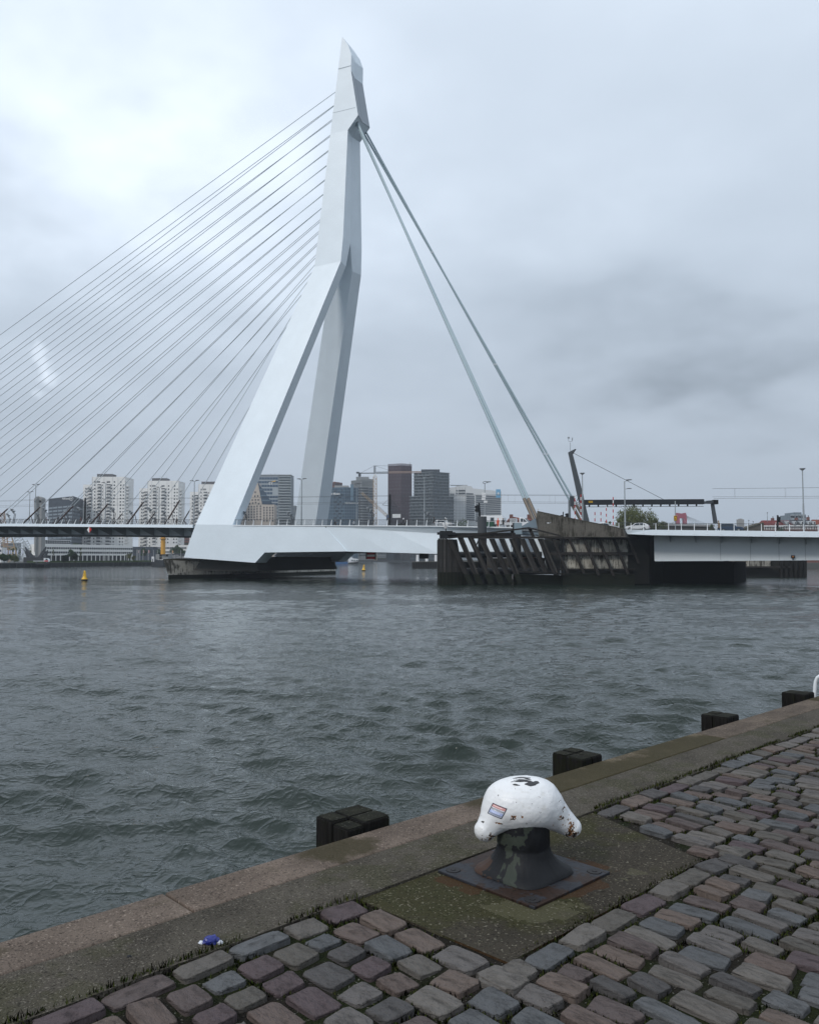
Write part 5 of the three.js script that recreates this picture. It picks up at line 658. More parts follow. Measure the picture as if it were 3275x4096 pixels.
{ // tower with a yellow beam sign
  const Z = 930, t = thing('office_tower', 'blue-grey office tower with balconied right edge and a small yellow beam sign', 'office tower', gp(1090, Z)), w = new MB(), w2 = new MB(), p = new MB(), top = hy(1901, Z), P = (x, y) => at(...c2(x, y), Z); block(w, boxPts(990, 1111, Z, 25), G, top); w.build('wall', mat([0.34, 0.37, 0.39], 0.6), t); fac(p, gp(1000, Z), gp(1110, Z), G + 6, top - 1.5, 10, 21, 0.9, 0.62, 0.2, (i, j) => j > 15 && j < 18 && i > 7); stuff(p.build('windows', mat([0.05, 0.085, 0.13], 0.2), t));
  block(w2, boxPts(1111.5, 1161, Z + 0.4, 24), G, hy(1904, Z)); w2.build('side_wing', mat([0.20, 0.225, 0.24], 0.6), t); const s = new MB(); for (let y = G + 6; y < hy(1906, Z); y += 3.05) { const a = gp(1113, Z), b = gp(1163, Z); s.box(V3((a.x + b.x) / 2, y, a.z + 0.6), b.x - a.x, 0.9, 1.8); } stuff(s.build('balcony_slabs', mat([0.36, 0.39, 0.40], 0.6), t)); const r = new MB(), q1 = gp(1000, Z), q2 = gp(1162, Z); r.box(V3((q1.x + q2.x) / 2, top + 0.4, q1.z - 12), q2.x - q1.x, 0.9, 26); r.build('roof_edge', mat([0.4, 0.42, 0.43], 0.6), t);
  lettering('EY', P(1018, 386).setZ(-Z + 0.5), 3.0, W.frame, t); const yb = new MB(); yb.slab([P(1012, 374), P(1057, 362), P(1057, 371)].map((v) => v.setZ(-Z + 0.5)), V3(0, 0, -0.3)); yb.build('yellow_beam', M.yellow, t); const an = new MB(); an.tube(P(1000, 318).setZ(-Z - 5), P(1012, 300).setZ(-Z - 5), 0.2).tube(P(1035, 318).setZ(-Z - 5), P(1050, 300).setZ(-Z - 5), 0.2); stuff(an.build('roof_davits', M.greySteel, t));
}
{ const Z = 1000, t = thing('office_block', 'small grey office strip right behind the tower with the yellow beam sign', 'office building', gp(1170, Z)), w = new MB(); block(w, boxPts(1155, 1180, Z, 16), G, hy(2022, Z)); w.build('wall', W.grey, t); const p = new MB(); fac(p, gp(1156, Z), gp(1179, Z), G + 4, hy(2024, Z), 5, 10, 0.85, 0.5, 0.2); stuff(p.build('windows', W.paneL, t)); }
{ // blue glass office
  const Z = 850, t = thing('glass_office', 'broad dark blue glass office with white lettering behind the far pylon leg', 'office building', gp(1378, Z)), a = gp(1265, Z + 10), c = gp(1378, Z), b = gp(1432, Z + 6), top = hy(1949, Z), w = new MB(), v = new MB(); block(w, [a, c, b, gp(1340, Z + 60)], G, top); w.build('wall', W.glassB, t);
  for (let y = G + 3; y < top; y += 3.3) { v.bar(a.clone().setY(y).add(V3(-0.1, 0, 0.25)), c.clone().setY(y).add(V3(0, 0, 0.25)), 0.3, 0.35); v.bar(c.clone().setY(y).add(V3(0, 0, 0.25)), b.clone().setY(y).add(V3(0.1, 0, 0.25)), 0.3, 0.35); } for (let k = 0; k <= 12; k++) { const p = a.clone().lerp(c, k / 12); v.bar(p.clone().setY(G).add(V3(0, 0, 0.2)), p.clone().setY(top).add(V3(0, 0, 0.2)), 0.16, 0.16, A); } for (let k = 1; k <= 6; k++) { const p = c.clone().lerp(b, k / 6); v.bar(p.clone().setY(G).add(V3(0, 0, 0.2)), p.clone().setY(top).add(V3(0, 0, 0.2)), 0.16, 0.16, A); } stuff(v.build('mullions', mat([0.13, 0.18, 0.22], 0.4), t));
  const dk = new MB(); fac(dk, a.clone().lerp(c, 0.62), a.clone().lerp(c, 0.98), G + 2, top - 2, 7, 30, 0.8, 0.8, 0.35, (i, j) => ((i * 5 + j * 3) % 7) > 3 - i * 0.3); stuff(dk.build('dark_panes', mat([0.018, 0.028, 0.042], 0.15), t));
  const lp = at(...c3(183, 470), Z - 2), l2 = at(...c3(327, 549), Z - 1); lettering('de Maas', lp.setZ(-Z - 2.4), 2.2, W.frame, t, -0.33, font, 0.3); lettering('Rijkswaterstaat', l2.setZ(-Z - 1.8), 1.55, W.frame, t, 0.41, fontR, 0.3); const bp2 = new MB(), q2 = at(...c3(330, 460), Z - 1); bp2.box(q2.setZ(-Z - 2.2), 3.2, 17, 0.5, 0.41); bp2.build('pale_banner', mat([0.15, 0.22, 0.28], 0.5), t);
  const pl = new MB(); block(pl, boxPts(1336, 1392, Z + 12, 12), top - 0.1, hy(1938, Z)); pl.build('roof_plant', W.concrete, t);
}
{ const Z = 990, t = thing('brick_tower', 'reddish brick tower top rising behind the blue glass office', 'apartment building', gp(1330, Z)), w = new MB(); block(w, [gp(1300, Z + 4), gp(1338, Z), gp(1368, Z + 14), gp(1330, Z + 26)], G, hy(1927, Z)); w.build('wall', W.brick, t); const p = new MB(); fac(p, gp(1302, Z + 4), gp(1337, Z), G + 30, hy(1930, Z), 6, 14, 0.5, 0.65, 0.2); fac(p, gp(1339, Z), gp(1366, Z + 13), G + 30, hy(1930, Z), 4, 14, 0.5, 0.65, 0.2); stuff(p.build('windows', W.pane, t)); }
{ // stepped grey tower with blank flank
  const Z = 960, t = thing('apartment_tower', 'grey concrete apartment tower with a blank left flank behind the tower crane', 'apartment tower', gp(1450, Z)), w = new MB(), u = new MB(), b = new MB(); block(w, [gp(1403, Z + 12), gp(1443, Z), gp(1443, Z + 30), gp(1403, Z + 40)], G, hy(1919, Z)); w.build('blank_flank', mat([0.155, 0.165, 0.17], 0.85), t); block(u, [gp(1443.5, Z), gp(1493, Z + 5), gp(1493, Z + 30), gp(1443.5, Z + 30)], G, hy(1915, Z)); u.build('wall', mat([0.235, 0.245, 0.245], 0.8), t); block(b, boxPts(1423, 1473, Z + 12, 14), hy(1918, Z), hy(1903, Z)); b.build('roof_house', mat([0.22, 0.23, 0.235], 0.8), t);
  const p = new MB(); fac(p, gp(1432, Z - 0.5), gp(1472, Z + 2.5), G + 4, hy(1947, Z), 8, 26, 0.82, 0.55, 0.4); stuff(p.build('windows', W.pane, t)); const q1 = new MB(); fac(q1, gp(1474, Z + 3), gp(1493, Z + 5), G + 4, hy(1948, Z), 2, 26, 0.9, 0.5, 0.4); stuff(q1.build('balconies', mat([0.06, 0.075, 0.095], 0.4), t)); const r = new MB(); fac(r, gp(1446, Z), gp(1492, Z + 5), hy(1944, Z), hy(1921, Z), 12, 4, 0.5, 0.4, 0.2); stuff(r.build('upper_windows', mat([0.13, 0.14, 0.145], 0.4), t));
}
{ // dark red tower
  const Z = 1000, t = thing('striped_tower', 'tall dark maroon tower with close vertical stripes and a crenellated top', 'apartment tower', gp(1600, Z)), a = gp(1552, Z + 8), c = gp(1604, Z), b = gp(1646, Z + 9), top = hy(1862, Z), w = new MB(); block(w, [a, c, b, gp(1600, Z + 34)], G, top); w.build('wall', mat([0.065, 0.06, 0.068], 0.4), t);
  const v = new MB(), g = new MB(); const fin = (p, y1) => v.bar(p.clone().setY(G + 12), p.clone().setY(y1), 0.42, 0.42, A); for (let k = 0; k <= 20; k++) { fin(a.clone().lerp(c, k / 20).add(V3(0, 0, 0.3)), top + 2.6); } for (let k = 1; k <= 17; k++) fin(c.clone().lerp(b, k / 17).add(V3(0, 0, 0.3)), top + 2.6); stuff(v.build('vertical_fins', W.maroon, t)); fac(g, a, c, G + 12, top - 1, 20, 24, 0.5, 0.5, 0.25, (i, j) => (i * 13 + j * 7 + i * j) % 5 < 2); fac(g, c, b, G + 12, top - 1, 17, 24, 0.5, 0.5, 0.25, (i, j) => (i * 11 + j * 5 + i * j) % 5 < 2); stuff(g.build('panes', mat([0.15, 0.155, 0.165], 0.25), t));
  const bd = new MB(); for (const y of [16, 20, 23]) { bd.bar(a.clone().setY(G + y).add(V3(0, 0, 0.5)), c.clone().setY(G + y).add(V3(0, 0, 0.5)), 0.8, 0.9); bd.bar(c.clone().setY(G + y).add(V3(0, 0, 0.5)), b.clone().setY(G + y).add(V3(0, 0, 0.5)), 0.8, 0.9); } bd.build('red_bands', mat([0.12, 0.045, 0.05], 0.6), t); const an = new MB(); an.tube(gp(1640, Z + 12, top), gp(1640, Z + 12, top + 5), 0.15).bar(gp(1637, Z + 12, top + 4.5), gp(1643, Z + 12, top + 5), 0.2, 0.2); an.build('roof_aerial', M.greySteel, t);
}
{ // slab-banded grey tower, two steps
  const Z = 930, t = thing('banded_tower', 'grey glass tower of stacked horizontal bands on a wider lower half', 'apartment tower', gp(1730, Z)), lv = [[1640, 1733, 1815, G, hy(1984, Z)], [1655, 1731, 1797, hy(1984, Z), hy(1888, Z)]], w = new MB(), s = new MB(), f = new MB();
  lv.forEach(([x0, xc, x1, y0, y1], k) => { const a = gp(x0, Z + 12), c = gp(xc, Z), b = gp(x1, Z + 14), d = gp((x0 + x1) / 2, Z + 40); block(w, [a, c, b, d], y0, y1); const out = (v, e) => v.clone().add(V3((v.x - d.x) * e, 0, (v.z - d.z) * e)); const n = Math.round((y1 - y0) / 3.55); for (let i = 0; i <= n; i++) { const y = mix(y0, y1, i / n); if (y < G + 4) continue; const e = 0.05; s.loft([out(a, e), out(c, e), out(b, e), d].map((v) => v.setY(y - 0.28)), [out(a, e), out(c, e), out(b, e), d].map((v) => v.setY(y + 0.28))); } fac(f, a, c, y0, y1, 26, n, 0.35, 0.7, 0.3, (i, j) => (i * 7 + j * 11 + i * j) % 5 > 2); fac(f, c, b, y0, y1, 22, n, 0.35, 0.7, 0.3, (i, j) => (i * 5 + j * 7 + i * j) % 5 > 2); });
  w.build('wall', mat([0.055, 0.068, 0.075], 0.3), t); stuff(s.build('floor_slabs', mat([0.21, 0.23, 0.24], 0.7), t)); stuff(f.build('pale_panes', mat([0.17, 0.20, 0.215], 0.3), t)); const p = new MB(); block(p, boxPts(1685, 1759, Z + 12, 14), hy(1889, Z), hy(1873, Z)); p.build('roof_house', mat([0.035, 0.042, 0.05], 0.6), t);
}
{ // pale office with the blue star
  const Z = 980, t = thing('pale_office', 'wide pale grey office with stepped roof and a blue star emblem at its right corner', 'office building', gp(1900, Z)), P = (x, y, d = 0) => at(...c3(x, y), Z + d), w = new MB(), a = (pts, d) => { w.slab(pts.map(([x, y]) => { const v = P(x, y); if (y > 690) v.y = G; return v; }), V3(0, 0, -d)); };
  a([[1150, 422], [1205, 418], [1205, 410], [1283, 402], [1283, 720], [1150, 720]], 30); a([[1284, 402], [1338, 412], [1346, 428], [1586, 453], [1588, 720], [1284, 720]], 30); w.build('wall', mat([0.60, 0.61, 0.61], 0.75), t);
  const p = new MB(), cell = (x, y, d = 0.1) => { const c = P(x, y); p.box(c.setZ(c.z + 0.1), 2.0, 1.9, 0.4); }; for (let j = 0; j < 13; j++) { const y = 492 + j * 17.6; for (let i = 0; i < 20; i++) { const x = 1378 + i * 10.9; if (x > 1583) continue; cell(x, y + (x - 1378) * 0.04); } if (j > 0) for (let i = 0; i < 6; i++) cell(1297 + i * 11.5, 478 + j * 17.6 + i * 0.6); else for (let i = 0; i < 5; i++) cell(1297 + i * 11.5, 473 + i * 0.6); } for (const y of [447, 470]) for (const x of [1212, 1232, 1238, 1251, 1257, 1270, 1276]) cell(x, y); for (const x of [1165, 1182]) cell(x, 480); stuff(p.build('windows', mat([0.16, 0.175, 0.19], 0.25), t));
  const g = new MB(); for (const x of [1205, 1236, 1260, 1283]) { const c = P(x, 560); g.box(c.setZ(c.z + 0.02), 0.22, 40, 0.12); } for (let y = 470; y < 690; y += 24) { const c = P(1220, y); g.box(c.setZ(c.z + 0.02), 29, 0.2, 0.12); } stuff(g.build('panel_joints', mat([0.30, 0.30, 0.30], 0.8), t));
  const e = P(1560, 471), em = new MB(); em.box(e.clone().setZ(e.z + 0.3), 5.4, 10, 0.5); em.build('blue_emblem', W.logo, t); const s = new MB(); const ring = []; for (let i = 0; i < 14; i++) { const k = i / 14 * 6.283 + 0.22, r = i % 2 ? 0.7 : 2.3; ring.push(V3(e.x + Math.cos(k) * r, e.y + Math.sin(k) * r * 1.1, e.z + 0.9)); } s.slab(ring, V3(0, 0, -0.4)); s.build('white_star', W.frame, t); const r = new MB(), m = P(1228, 403, 6); r.box(m, 20, 0.8, 3).box(m.clone().setY(m.y - 1.6), 5, 2.6, 3); r.build('roof_gantry', M.greySteel, t);
}
// tower crane and mobile crane
{
  const Z = 900, P = (x, y) => at(...c3(x, y), Z), yl = mat([0.42, 0.30, 0.19], 0.6), t = thing('tower_crane', 'yellow tower crane with a dark horizontal jib over the city', 'crane', P(527, 700).setY(G));
  const lat = (mb, a, b, w, n, r, up = V3(0, 1, 0)) => { const d = b.clone().sub(a), s = d.clone().normalize().cross(V3(0, 0, 1)).normalize(), u = V3(0, 0, 1); const p = (k, i, j) => a.clone().addScaledVector(d, k).addScaledVector(s, i * w / 2).addScaledVector(u, j * w / 2); for (const [i, j] of [[-1, -1], [1, -1], [1, 1], [-1, 1]]) mb.tube(p(0, i, j), p(1, i, j), r, r, 4); for (let k = 0; k < n; k++) { const e = k % 2 ? 1 : -1; mb.tube(p(k / n, e, 1), p((k + 1) / n, -e, 1), r * 0.7, r * 0.7, 4); mb.tube(p(k / n, -1, 1), p(k / n, 1, 1), r * 0.7, r * 0.7, 4); } return mb; };
  lat(new MB(), P(527, 700).setY(G), P(525, 330), 3.4, 34, 0.32).build('mast', yl, t); new MB().box(P(525, 318), 2.6, 2.4, 2.6).build('cab', W.frame, t); lat(new MB(), P(523, 305), P(523, 236), 1.6, 8, 0.28).build('apex', M.greySteel, t);
  lat(new MB(), P(535, 297), P(640, 295), 1.7, 12, 0.22).build('jib', M.greySteel, t); lat(new MB(), P(640, 295), P(915, 291), 1.7, 30, 0.22).build('jib_end', mat([0.36, 0.25, 0.20], 0.6), t); new MB().box(P(445, 300), 20, 0.9, 1.4).build('counter_jib', M.darkSteel, t); new MB().box(P(396, 312), 2.8, 4.4, 2).box(P(380, 294), 3.0, 1.4, 2).build('counterweight', M.darkSteel, t); new MB().tube(P(519, 238), P(412, 295), 0.13, 0.13, 4).build('stay', M.darkSteel, t); new MB().tube(P(527, 238), P(650, 279), 0.13, 0.13, 4).build('stay', M.darkSteel, t); new MB().tube(P(527, 236), P(760, 242), 0.13, 0.13, 4).build('stay', M.darkSteel, t);
  const m = thing('mobile_crane', 'mobile crane with a long diagonal lattice boom in front of the maroon tower', 'crane', P(640, 690).setY(G)); lat(new MB(), P(634, 668), P(412, 464), 2.2, 26, 0.2).build('boom', mat([0.42, 0.30, 0.18], 0.6), m); new MB().box(P(640, 675), 5, 6, 4).build('cab', mat([0.05, 0.07, 0.12], 0.5), m); new MB().box(P(706, 660), 9, 4, 3).build('counterweight_frame', W.frame, m); new MB().box(P(650, 690).setY(G + 4), 8, 8, 5).build('undercarriage', M.darkSteel, m); new MB().tube(P(634, 650), P(500, 520), 0.1, 0.1, 4).build('pendant', M.darkSteel, m);
}
// far river bank in the middle, seen under the bridge: long hall with a banner, quay wall
{
  const Z = 1120, P = (x, y) => at(1270 + x * 0.2958, 2180 + y * 0.2958, Z), t = thing('riverside_hall', 'long grey riverside hall with a dark banner, low under the bridge girder', 'hall', P(930, 190).setY(G)), w = new MB(); w.slab([P(786, 100), P(1100, 105), P(1040, 178), P(800, 176)], V3(0, 0, -10)); w.build('wall', W.grey, t); new MB().box(P(930, 122).setZ(-Z + 0.6), 30, 6, 0.5).build('banner', mat([0.20, 0.22, 0.235], 0.6), t); lettering('EVENTS', P(890, 112).setZ(-Z + 1.1), 3.0, M.black, t);
  const s = thing('embankment_wall', 'far embankment wall low under the middle of the bridge', 'embankment wall', P(900, 205).setY(0)); new MB().slab([P(540, 192), P(1640, 186), P(1640, 214), P(540, 222)].map((v, i) => i > 1 ? v.setY(0) : v), V3(0, 0, -1)).build('wall', mat([0.05, 0.053, 0.055], 0.9), s); new MB().slab([P(545, 150), P(1640, 138), P(1640, 186), P(540, 192)].map((v) => v.setZ(v.z - 1.2)), V3(0, 0, -6)).build('grass_slope', mat([0.055, 0.07, 0.045], 0.95), s);
  [[1110, 1170, 'first'], [1172, 1225, 'second'], [1228, 1300, 'third'], [1302, 1372, 'fourth']].forEach(([a, b, n], i) => { const h = thing('row_house', `pale ${n} row house from the left, tiny on the far embankment under the girder`, 'house', P(a, 130).setY(G)), m = new MB(); m.slab([P(a, 90), P(b, 90), P(b, 140), P(a, 140)].map((v) => v.setZ(v.z - 3)), V3(0, 0, -8)); m.build('wall', i % 2 ? W.white2 : W.concrete, h); const p = new MB(); fac(p, P(a, 140).setZ(-Z - 3), P(b, 140).setZ(-Z - 3), P(0, 138).y, P(0, 92).y, 5, 3, 0.45, 0.6, 0.2); stuff(p.build('windows', W.pane, h)); });
}
// island houses, grey office and the red suspension pylon on the right
{
  const Z = 430, P = (x, y, d = 0) => at(2860 + x * 0.2407, 1980 + y * 0.2407, Z + d);
  const house = (label, x0, x1, yr, ye, tile, skew = 0, dorm = []) => { const t = thing('row_house', label, 'house', P((x0 + x1) / 2, 600).setY(G)), w = new MB(); w.slab([P(x0 + skew * 0.0, ye), P(x1, ye), P(x1, ye + 40).setY(G), P(x0, ye + 40).setY(G)], V3(0, 0, -10)); w.build('wall', W.brick, t); const r = new MB(), a = P(x0 - 4, ye), b = P(x1 + 4, ye), c = P(x1 - skew, yr), d = P(x0 + skew, yr); const z = (v, k) => v.clone().setZ(v.z - k); r.loft([z(a, -0.5), z(b, -0.5), z(b, 10.5), z(a, 10.5)], [z(d, 4.5), z(c, 4.5), z(c, 5.5), z(d, 5.5)]); r.build('roof', tile, t); new MB().bar(z(a, -0.6).setY(a.y - 0.35), z(b, -0.6).setY(b.y - 0.35), 0.5, 0.7).build('white_eaves', W.frame, t); const n = Math.max(3, Math.round((x1 - x0) / 26)), p = new MB(); fac(p, P(x0, ye), P(x1, ye), P(0, ye + 78).y, P(0, ye + 14).y, n, 1, 0.45, 0.8, 0.25); stuff(p.build('windows', W.frame, t)); for (const x of dorm) { const m = new MB(); m.slab([P(x - 70, ye - 70, -1), P(x + 14, ye - 64, -1), P(x + 18, ye - 4, -1), P(x - 24, ye - 4, -1)], V3(0, 0, -5)); const dm = m.build('dormer', mat([0.40, 0.43, 0.45], 0.7), t); new MB().slab([P(x - 12, ye - 60, -1.3), P(x + 12, ye - 60, -1.3), P(x + 12, ye - 8, -1.3), P(x - 12, ye - 8, -1.3)], V3(0, 0, -0.4)).build('window', W.frame, dm); new MB().slab([P(x - 7, ye - 54, -1.5), P(x + 7, ye - 54, -1.5), P(x + 7, ye - 14, -1.5), P(x - 7, ye - 14, -1.5)], V3(0, 0, -0.3)).build('pane', W.pane, dm); } return t; };
  const h1 = house('house with a big dark red tiled roof and small skylight right of the old shed', 800, 1120, 415, 505, W.tile2, 40); new MB().slab([P(990, 462, -3), P(1040, 458, -3), P(1040, 468, -3), P(985, 470, -3)], V3(0, 0, 1)).build('skylight', W.frame, h1); house('house with a brick-red roof and one pale dormer, next to the traffic light', 1122, 1300, 418, 500, W.tile2, 20, [1205]);
  house('dark-roofed house with one grey dormer, right of the brick-red roof', 1302, 1400, 412, 500, W.tileG, 10, [1325]); house('dark-roofed house with two grey dormers behind the tall lamp post', 1402, 1640, 410, 500, W.tileG, 10, [1443, 1565]); house('orange-tiled house at the right border', 1645, 1900, 402, 500, W.tile, 40, [1645]);
  const ch = (x, y, h, label) => { const t = thing('roof_chimney', label, 'chimney', P(x, y, 5)); new MB().box(P(x, y, 5).add(V3(0, h / 2 - 0.3, 0)), 1.3, h, 1.2).build('stack', W.brick, t); new MB().tube(P(x, y, 5).add(V3(0.2, h - 0.35, 0)), P(x, y, 5).add(V3(0.2, h + 0.6, 0)), 0.2).build('pot', M.black, t); }; ch(948, 412, 1.2, 'chimney on the big dark red roof'); ch(1535, 408, 1.6, 'chimney on the dark roofs behind the tall lamp post'); ch(1340, 410, 1.3, 'low chimney on the dark roof with one dormer');
  const sh = thing('old_shed', 'weathered shed with a mossy sloping roof left of the red roofs', 'shed', P(700, 560).setY(G)); new MB().slab([P(440, 560), P(780, 458), P(800, 458), P(800, 600).setY(G), P(440, 600).setY(G)], V3(0, 0, -9)).build('wall', mat([0.10, 0.088, 0.068], 0.9), sh); new MB().slab([P(430, 566, -0.6), P(690, 488, -0.6), P(800, 455, -0.6), P(800, 462, -0.6), P(440, 572, -0.6)], V3(0, 0, -10)).build('mossy_roof', mat([0.10, 0.10, 0.055], 0.95), sh);
  const og = thing('distant_office', 'distant grey office with a raised middle above the dormer roofs', 'office building', at(3190, 2100, 800).setY(G)), Q = (x, y) => at(2860 + x * 0.2407, 1980 + y * 0.2407, 800); let w = new MB(); w.slab([Q(1222, 330), Q(1302, 325), Q(1302, 288), Q(1427, 288), Q(1427, 322), Q(1500, 322), Q(1500, 600).setY(G), Q(1222, 600).setY(G)], V3(0, 0, -20)); w.build('wall', mat([0.16, 0.19, 0.215], 0.7), og); const p = new MB(); for (const [a, b] of [[1240, 1310], [1325, 1365], [1380, 1418], [1432, 1490]]) for (const y of [345, 365, 390]) { const c = Q((a + b) / 2, y); p.box(c.setZ(-800 + 0.2), (Q(b, 0).x - Q(a, 0).x) * 0.92, 2.4, 0.6); } stuff(p.build('windows', mat([0.30, 0.33, 0.35], 0.3), og));
  // shed band behind the railing
  const lb = thing('tram_depot', 'long low grey shed with a pale roof line behind the bascule span railing', 'shed', at(2700, 2110, 330).setY(G)), R = (x, y) => at(...c5(x, y), 330); new MB().slab([R(-40, 740), R(400, 728), R(840, 736), R(840, 800).setY(G), R(-40, 800).setY(G)], V3(0, 0, -10)).build('wall', mat([0.075, 0.07, 0.066], 0.9), lb); new MB().bar(R(-40, 738).add(V3(0, 0, 0.4)), R(420, 729).add(V3(0, 0, 0.4)), 0.6, 0.8).bar(R(420, 729).add(V3(0, 0, 0.4)), R(845, 737).add(V3(0, 0, 0.4)), 0.6, 0.8).build('roof_edge', mat([0.33, 0.33, 0.33], 0.7), lb);
  // red bridge
  const Zr = 1100, S = (x, y, d = 0) => at(2480 + x * 0.2436, 2000 + y * 0.2436, Zr + d), rb = thing('red_bridge', 'distant red arched bridge pylon with pale cables on the right', 'bridge', S(1000, 400).setY(0)), rm = mat([0.30, 0.045, 0.07], 0.6);
  const legs = (dx, d) => { const m = new MB(); m.slab([[930, 210], [990, 218], [975, 300], [962, 420], [905, 420]].map(([x, y]) => S(x + dx, y, d)).map((v, i) => i > 2 ? v.setY(0) : v), V3(0, 0, -6)); m.build('pylon_leg', rm, rb); const n = new MB(); n.slab([[1030, 215], [1072, 210], [1088, 250], [1118, 420], [1060, 420], [1035, 300]].map(([x, y]) => S(x + dx, y, d)).map((v, i) => i === 3 || i === 4 ? v.setY(0) : v), V3(0, 0, -6)); n.build('pylon_leg', rm, rb); }; legs(0, 0); new MB().slab([[988, 222], [1032, 220], [1036, 300], [976, 300]].map(([x, y]) => S(x, y, -0.5)), V3(0, 0, -5)).build('cross_beam', rm, rb);
  const cab = (a, b) => new MB().tube(S(...a), S(...b), 0.22, 0.22, 4).build('cable', M.pole, rb); for (let i = 0; i < 6; i++) cab([1085, 262 + i * 6], [1440 - i * 55, 405]); cab([930, 320], [815, 395]); cab([928, 330], [840, 395]); cab([1010, 300], [975, 370]); cab([990, 265], [1100, 390]);
  const ms = (x, y0, y1, label) => { const t = thing('radio_mast', label, 'mast', P(x, y1)); new MB().tube(P(x, y1 + 30), P(x, y0), 0.16, 0.07, 6).build('pole', M.greySteel, t); new MB().box(P(x, y0 + 10), 0.5, 0.4, 0.4).build('antenna', M.greySteel, t); }; ms(860, 286, 420, 'thin tall mast above the big dark red roof'); ms(551, 414, 500, 'thin mast above the bushes right of the dark car'); ms(424, 404, 500, 'thin mast beside the pale lattice top'); ms(624, 432, 490, 'short thin mast above the mossy shed');
  const lt = thing('lattice_beacon', 'pale squat beacon tower above the dark blue car', 'beacon', P(412, 500)); new MB().box(P(412, 470), 3.2, 4, 2).box(P(412, 442), 1.6, 3, 1.4).build('frame', W.concrete, lt);
  [[2033, 2100, 'orange-roofed house with a big dark chimney left of the white pickup', 0], [2104, 2140, 'orange-roofed house with a chimney right of the white pickup', 1]].forEach(([a, b, label]) => { const Zh = 420, H = (x, y) => at(x, y, Zh), t = thing('row_house', label, 'house', H(a, 2080).setY(G)); new MB().slab([H(a, 2081), H(b, 2081), H(b, 2120).setY(G), H(a, 2120).setY(G)], V3(0, 0, -9)).build('wall', W.brick, t); const z = (v, k) => v.clone().setZ(v.z - k); new MB().loft([z(H(a, 2081), -0.4), z(H(b, 2081), -0.4), z(H(b, 2081), 9), z(H(a, 2081), 9)], [z(H(a + 14, 2064), 4), z(H(b - 12, 2071), 4), z(H(b - 12, 2071), 5), z(H(a + 14, 2064), 5)]).build('roof', W.tile, t); const rf = H(a + 14, 2072); new MB().box(rf.setZ(rf.z - 3), 1.7, 3.9, 1.4).build('chimney', W.brick, t); });
}

// ---------------------------------------------------------------- trees
const leafMats = [mat([0.055, 0.085, 0.030], 0.75), mat([0.040, 0.068, 0.026], 0.75), mat([0.10, 0.105, 0.038], 0.75), mat([0.115, 0.130, 0.058], 0.75), mat([0.018, 0.026, 0.015], 0.8)], bark = mat([0.06, 0.05, 0.04], 0.9);
function crownGeo(r, h, n, leaf, clumps, seed) {
  seedState = seed; const C = []; for (let i = 0; i < clumps; i++) { const a = rnd() * 6.283, b = Math.acos(rr(-0.9, 1)), k = Math.pow(rnd(), 0.45) * 0.78; C.push([Math.sin(b) * Math.cos(a) * r * k, h / 2 + Math.cos(b) * h / 2 * k, Math.sin(b) * Math.sin(a) * r * k, r * rr(0.30, 0.50)]); }
  const P = [], N = [], I = []; for (let i = 0; i < n; i++) {
    const c = C[Math.floor(rnd() * clumps)], a = rnd() * 6.283, b = Math.acos(rr(-1, 1)), k = c[3] * Math.pow(rnd(), 0.4), o = V3(c[0] + Math.sin(b) * Math.cos(a) * k, c[1] + Math.cos(b) * k * 0.8, c[2] + Math.sin(b) * Math.sin(a) * k), s = leaf * rr(0.6, 1.3);
    const u = V3(rnd() - 0.5, rnd() - 0.5, rnd() - 0.5).normalize(), v = V3(rnd() - 0.5, rnd() - 0.5, rnd() - 0.5).cross(u).normalize(), nn = u.clone().cross(v), q0 = P.length / 3;
    for (const [x, y] of [[-0.5, 0], [0, -0.32], [0.5, 0], [0, 0.32]]) { P.push(o.x + (u.x * x + v.x * y) * s, o.y + (u.y * x + v.y * y) * s, o.z + (u.z * x + v.z * y) * s); N.push(nn.x, nn.y, nn.z); } I.push(q0, q0 + 1, q0 + 2, q0, q0 + 2, q0 + 3);
  }
  const g = new THREE.BufferGeometry(); g.setAttribute('position', new THREE.Float32BufferAttribute(P, 3)); g.setAttribute('normal', new THREE.Float32BufferAttribute(N, 3)); g.setAttribute('uv', new THREE.Float32BufferAttribute(new Float32Array(P.length / 3 * 2), 2)); g.setIndex(I); return g;
}
function tree(x, yTop, wpx, Z, label, m, o = {}) {       // its top and width in pixels, standing at distance Z
  const ground = o.ground ?? G, top = at(x, yTop, Z).y, r = wpx / 2 / F * Z, base = gp(x, Z, ground), H = top - ground, ch = Math.min(H * (o.full ? 0.97 : 0.8), o.ch ?? 99), t = thing(o.name ?? 'tree', label, o.cat ?? 'tree', base);
  put(crownGeo(r, ch, o.n ?? 1500, o.leaf ?? 0.8, o.clumps ?? 16, Math.floor(x * 13 + yTop)), 'crown', m, t).position.y = H - ch;
  const tr = new MB(), h0 = H - ch * 0.45; tr.tube(V3(0, -0.2, 0), V3(0, h0, 0), 0.05 * H ** 0.7, 0.03 * H ** 0.6, 8); tr.build('trunk', bark, t, true);
  for (let i = 0; i < 4; i++) { const a = i * 1.6 + x, l = new MB(); l.tube(V3(0, h0 * 0.75, 0), V3(Math.cos(a) * r * 0.5, H - ch * 0.35, Math.sin(a) * r * 0.5), 0.03 * H ** 0.6, 0.04, 6); l.build('limb', bark, t, true); } return t;
}
const zz = (x, y) => [x * 0.2030, 1900 + y * 0.2030];    // far left detail
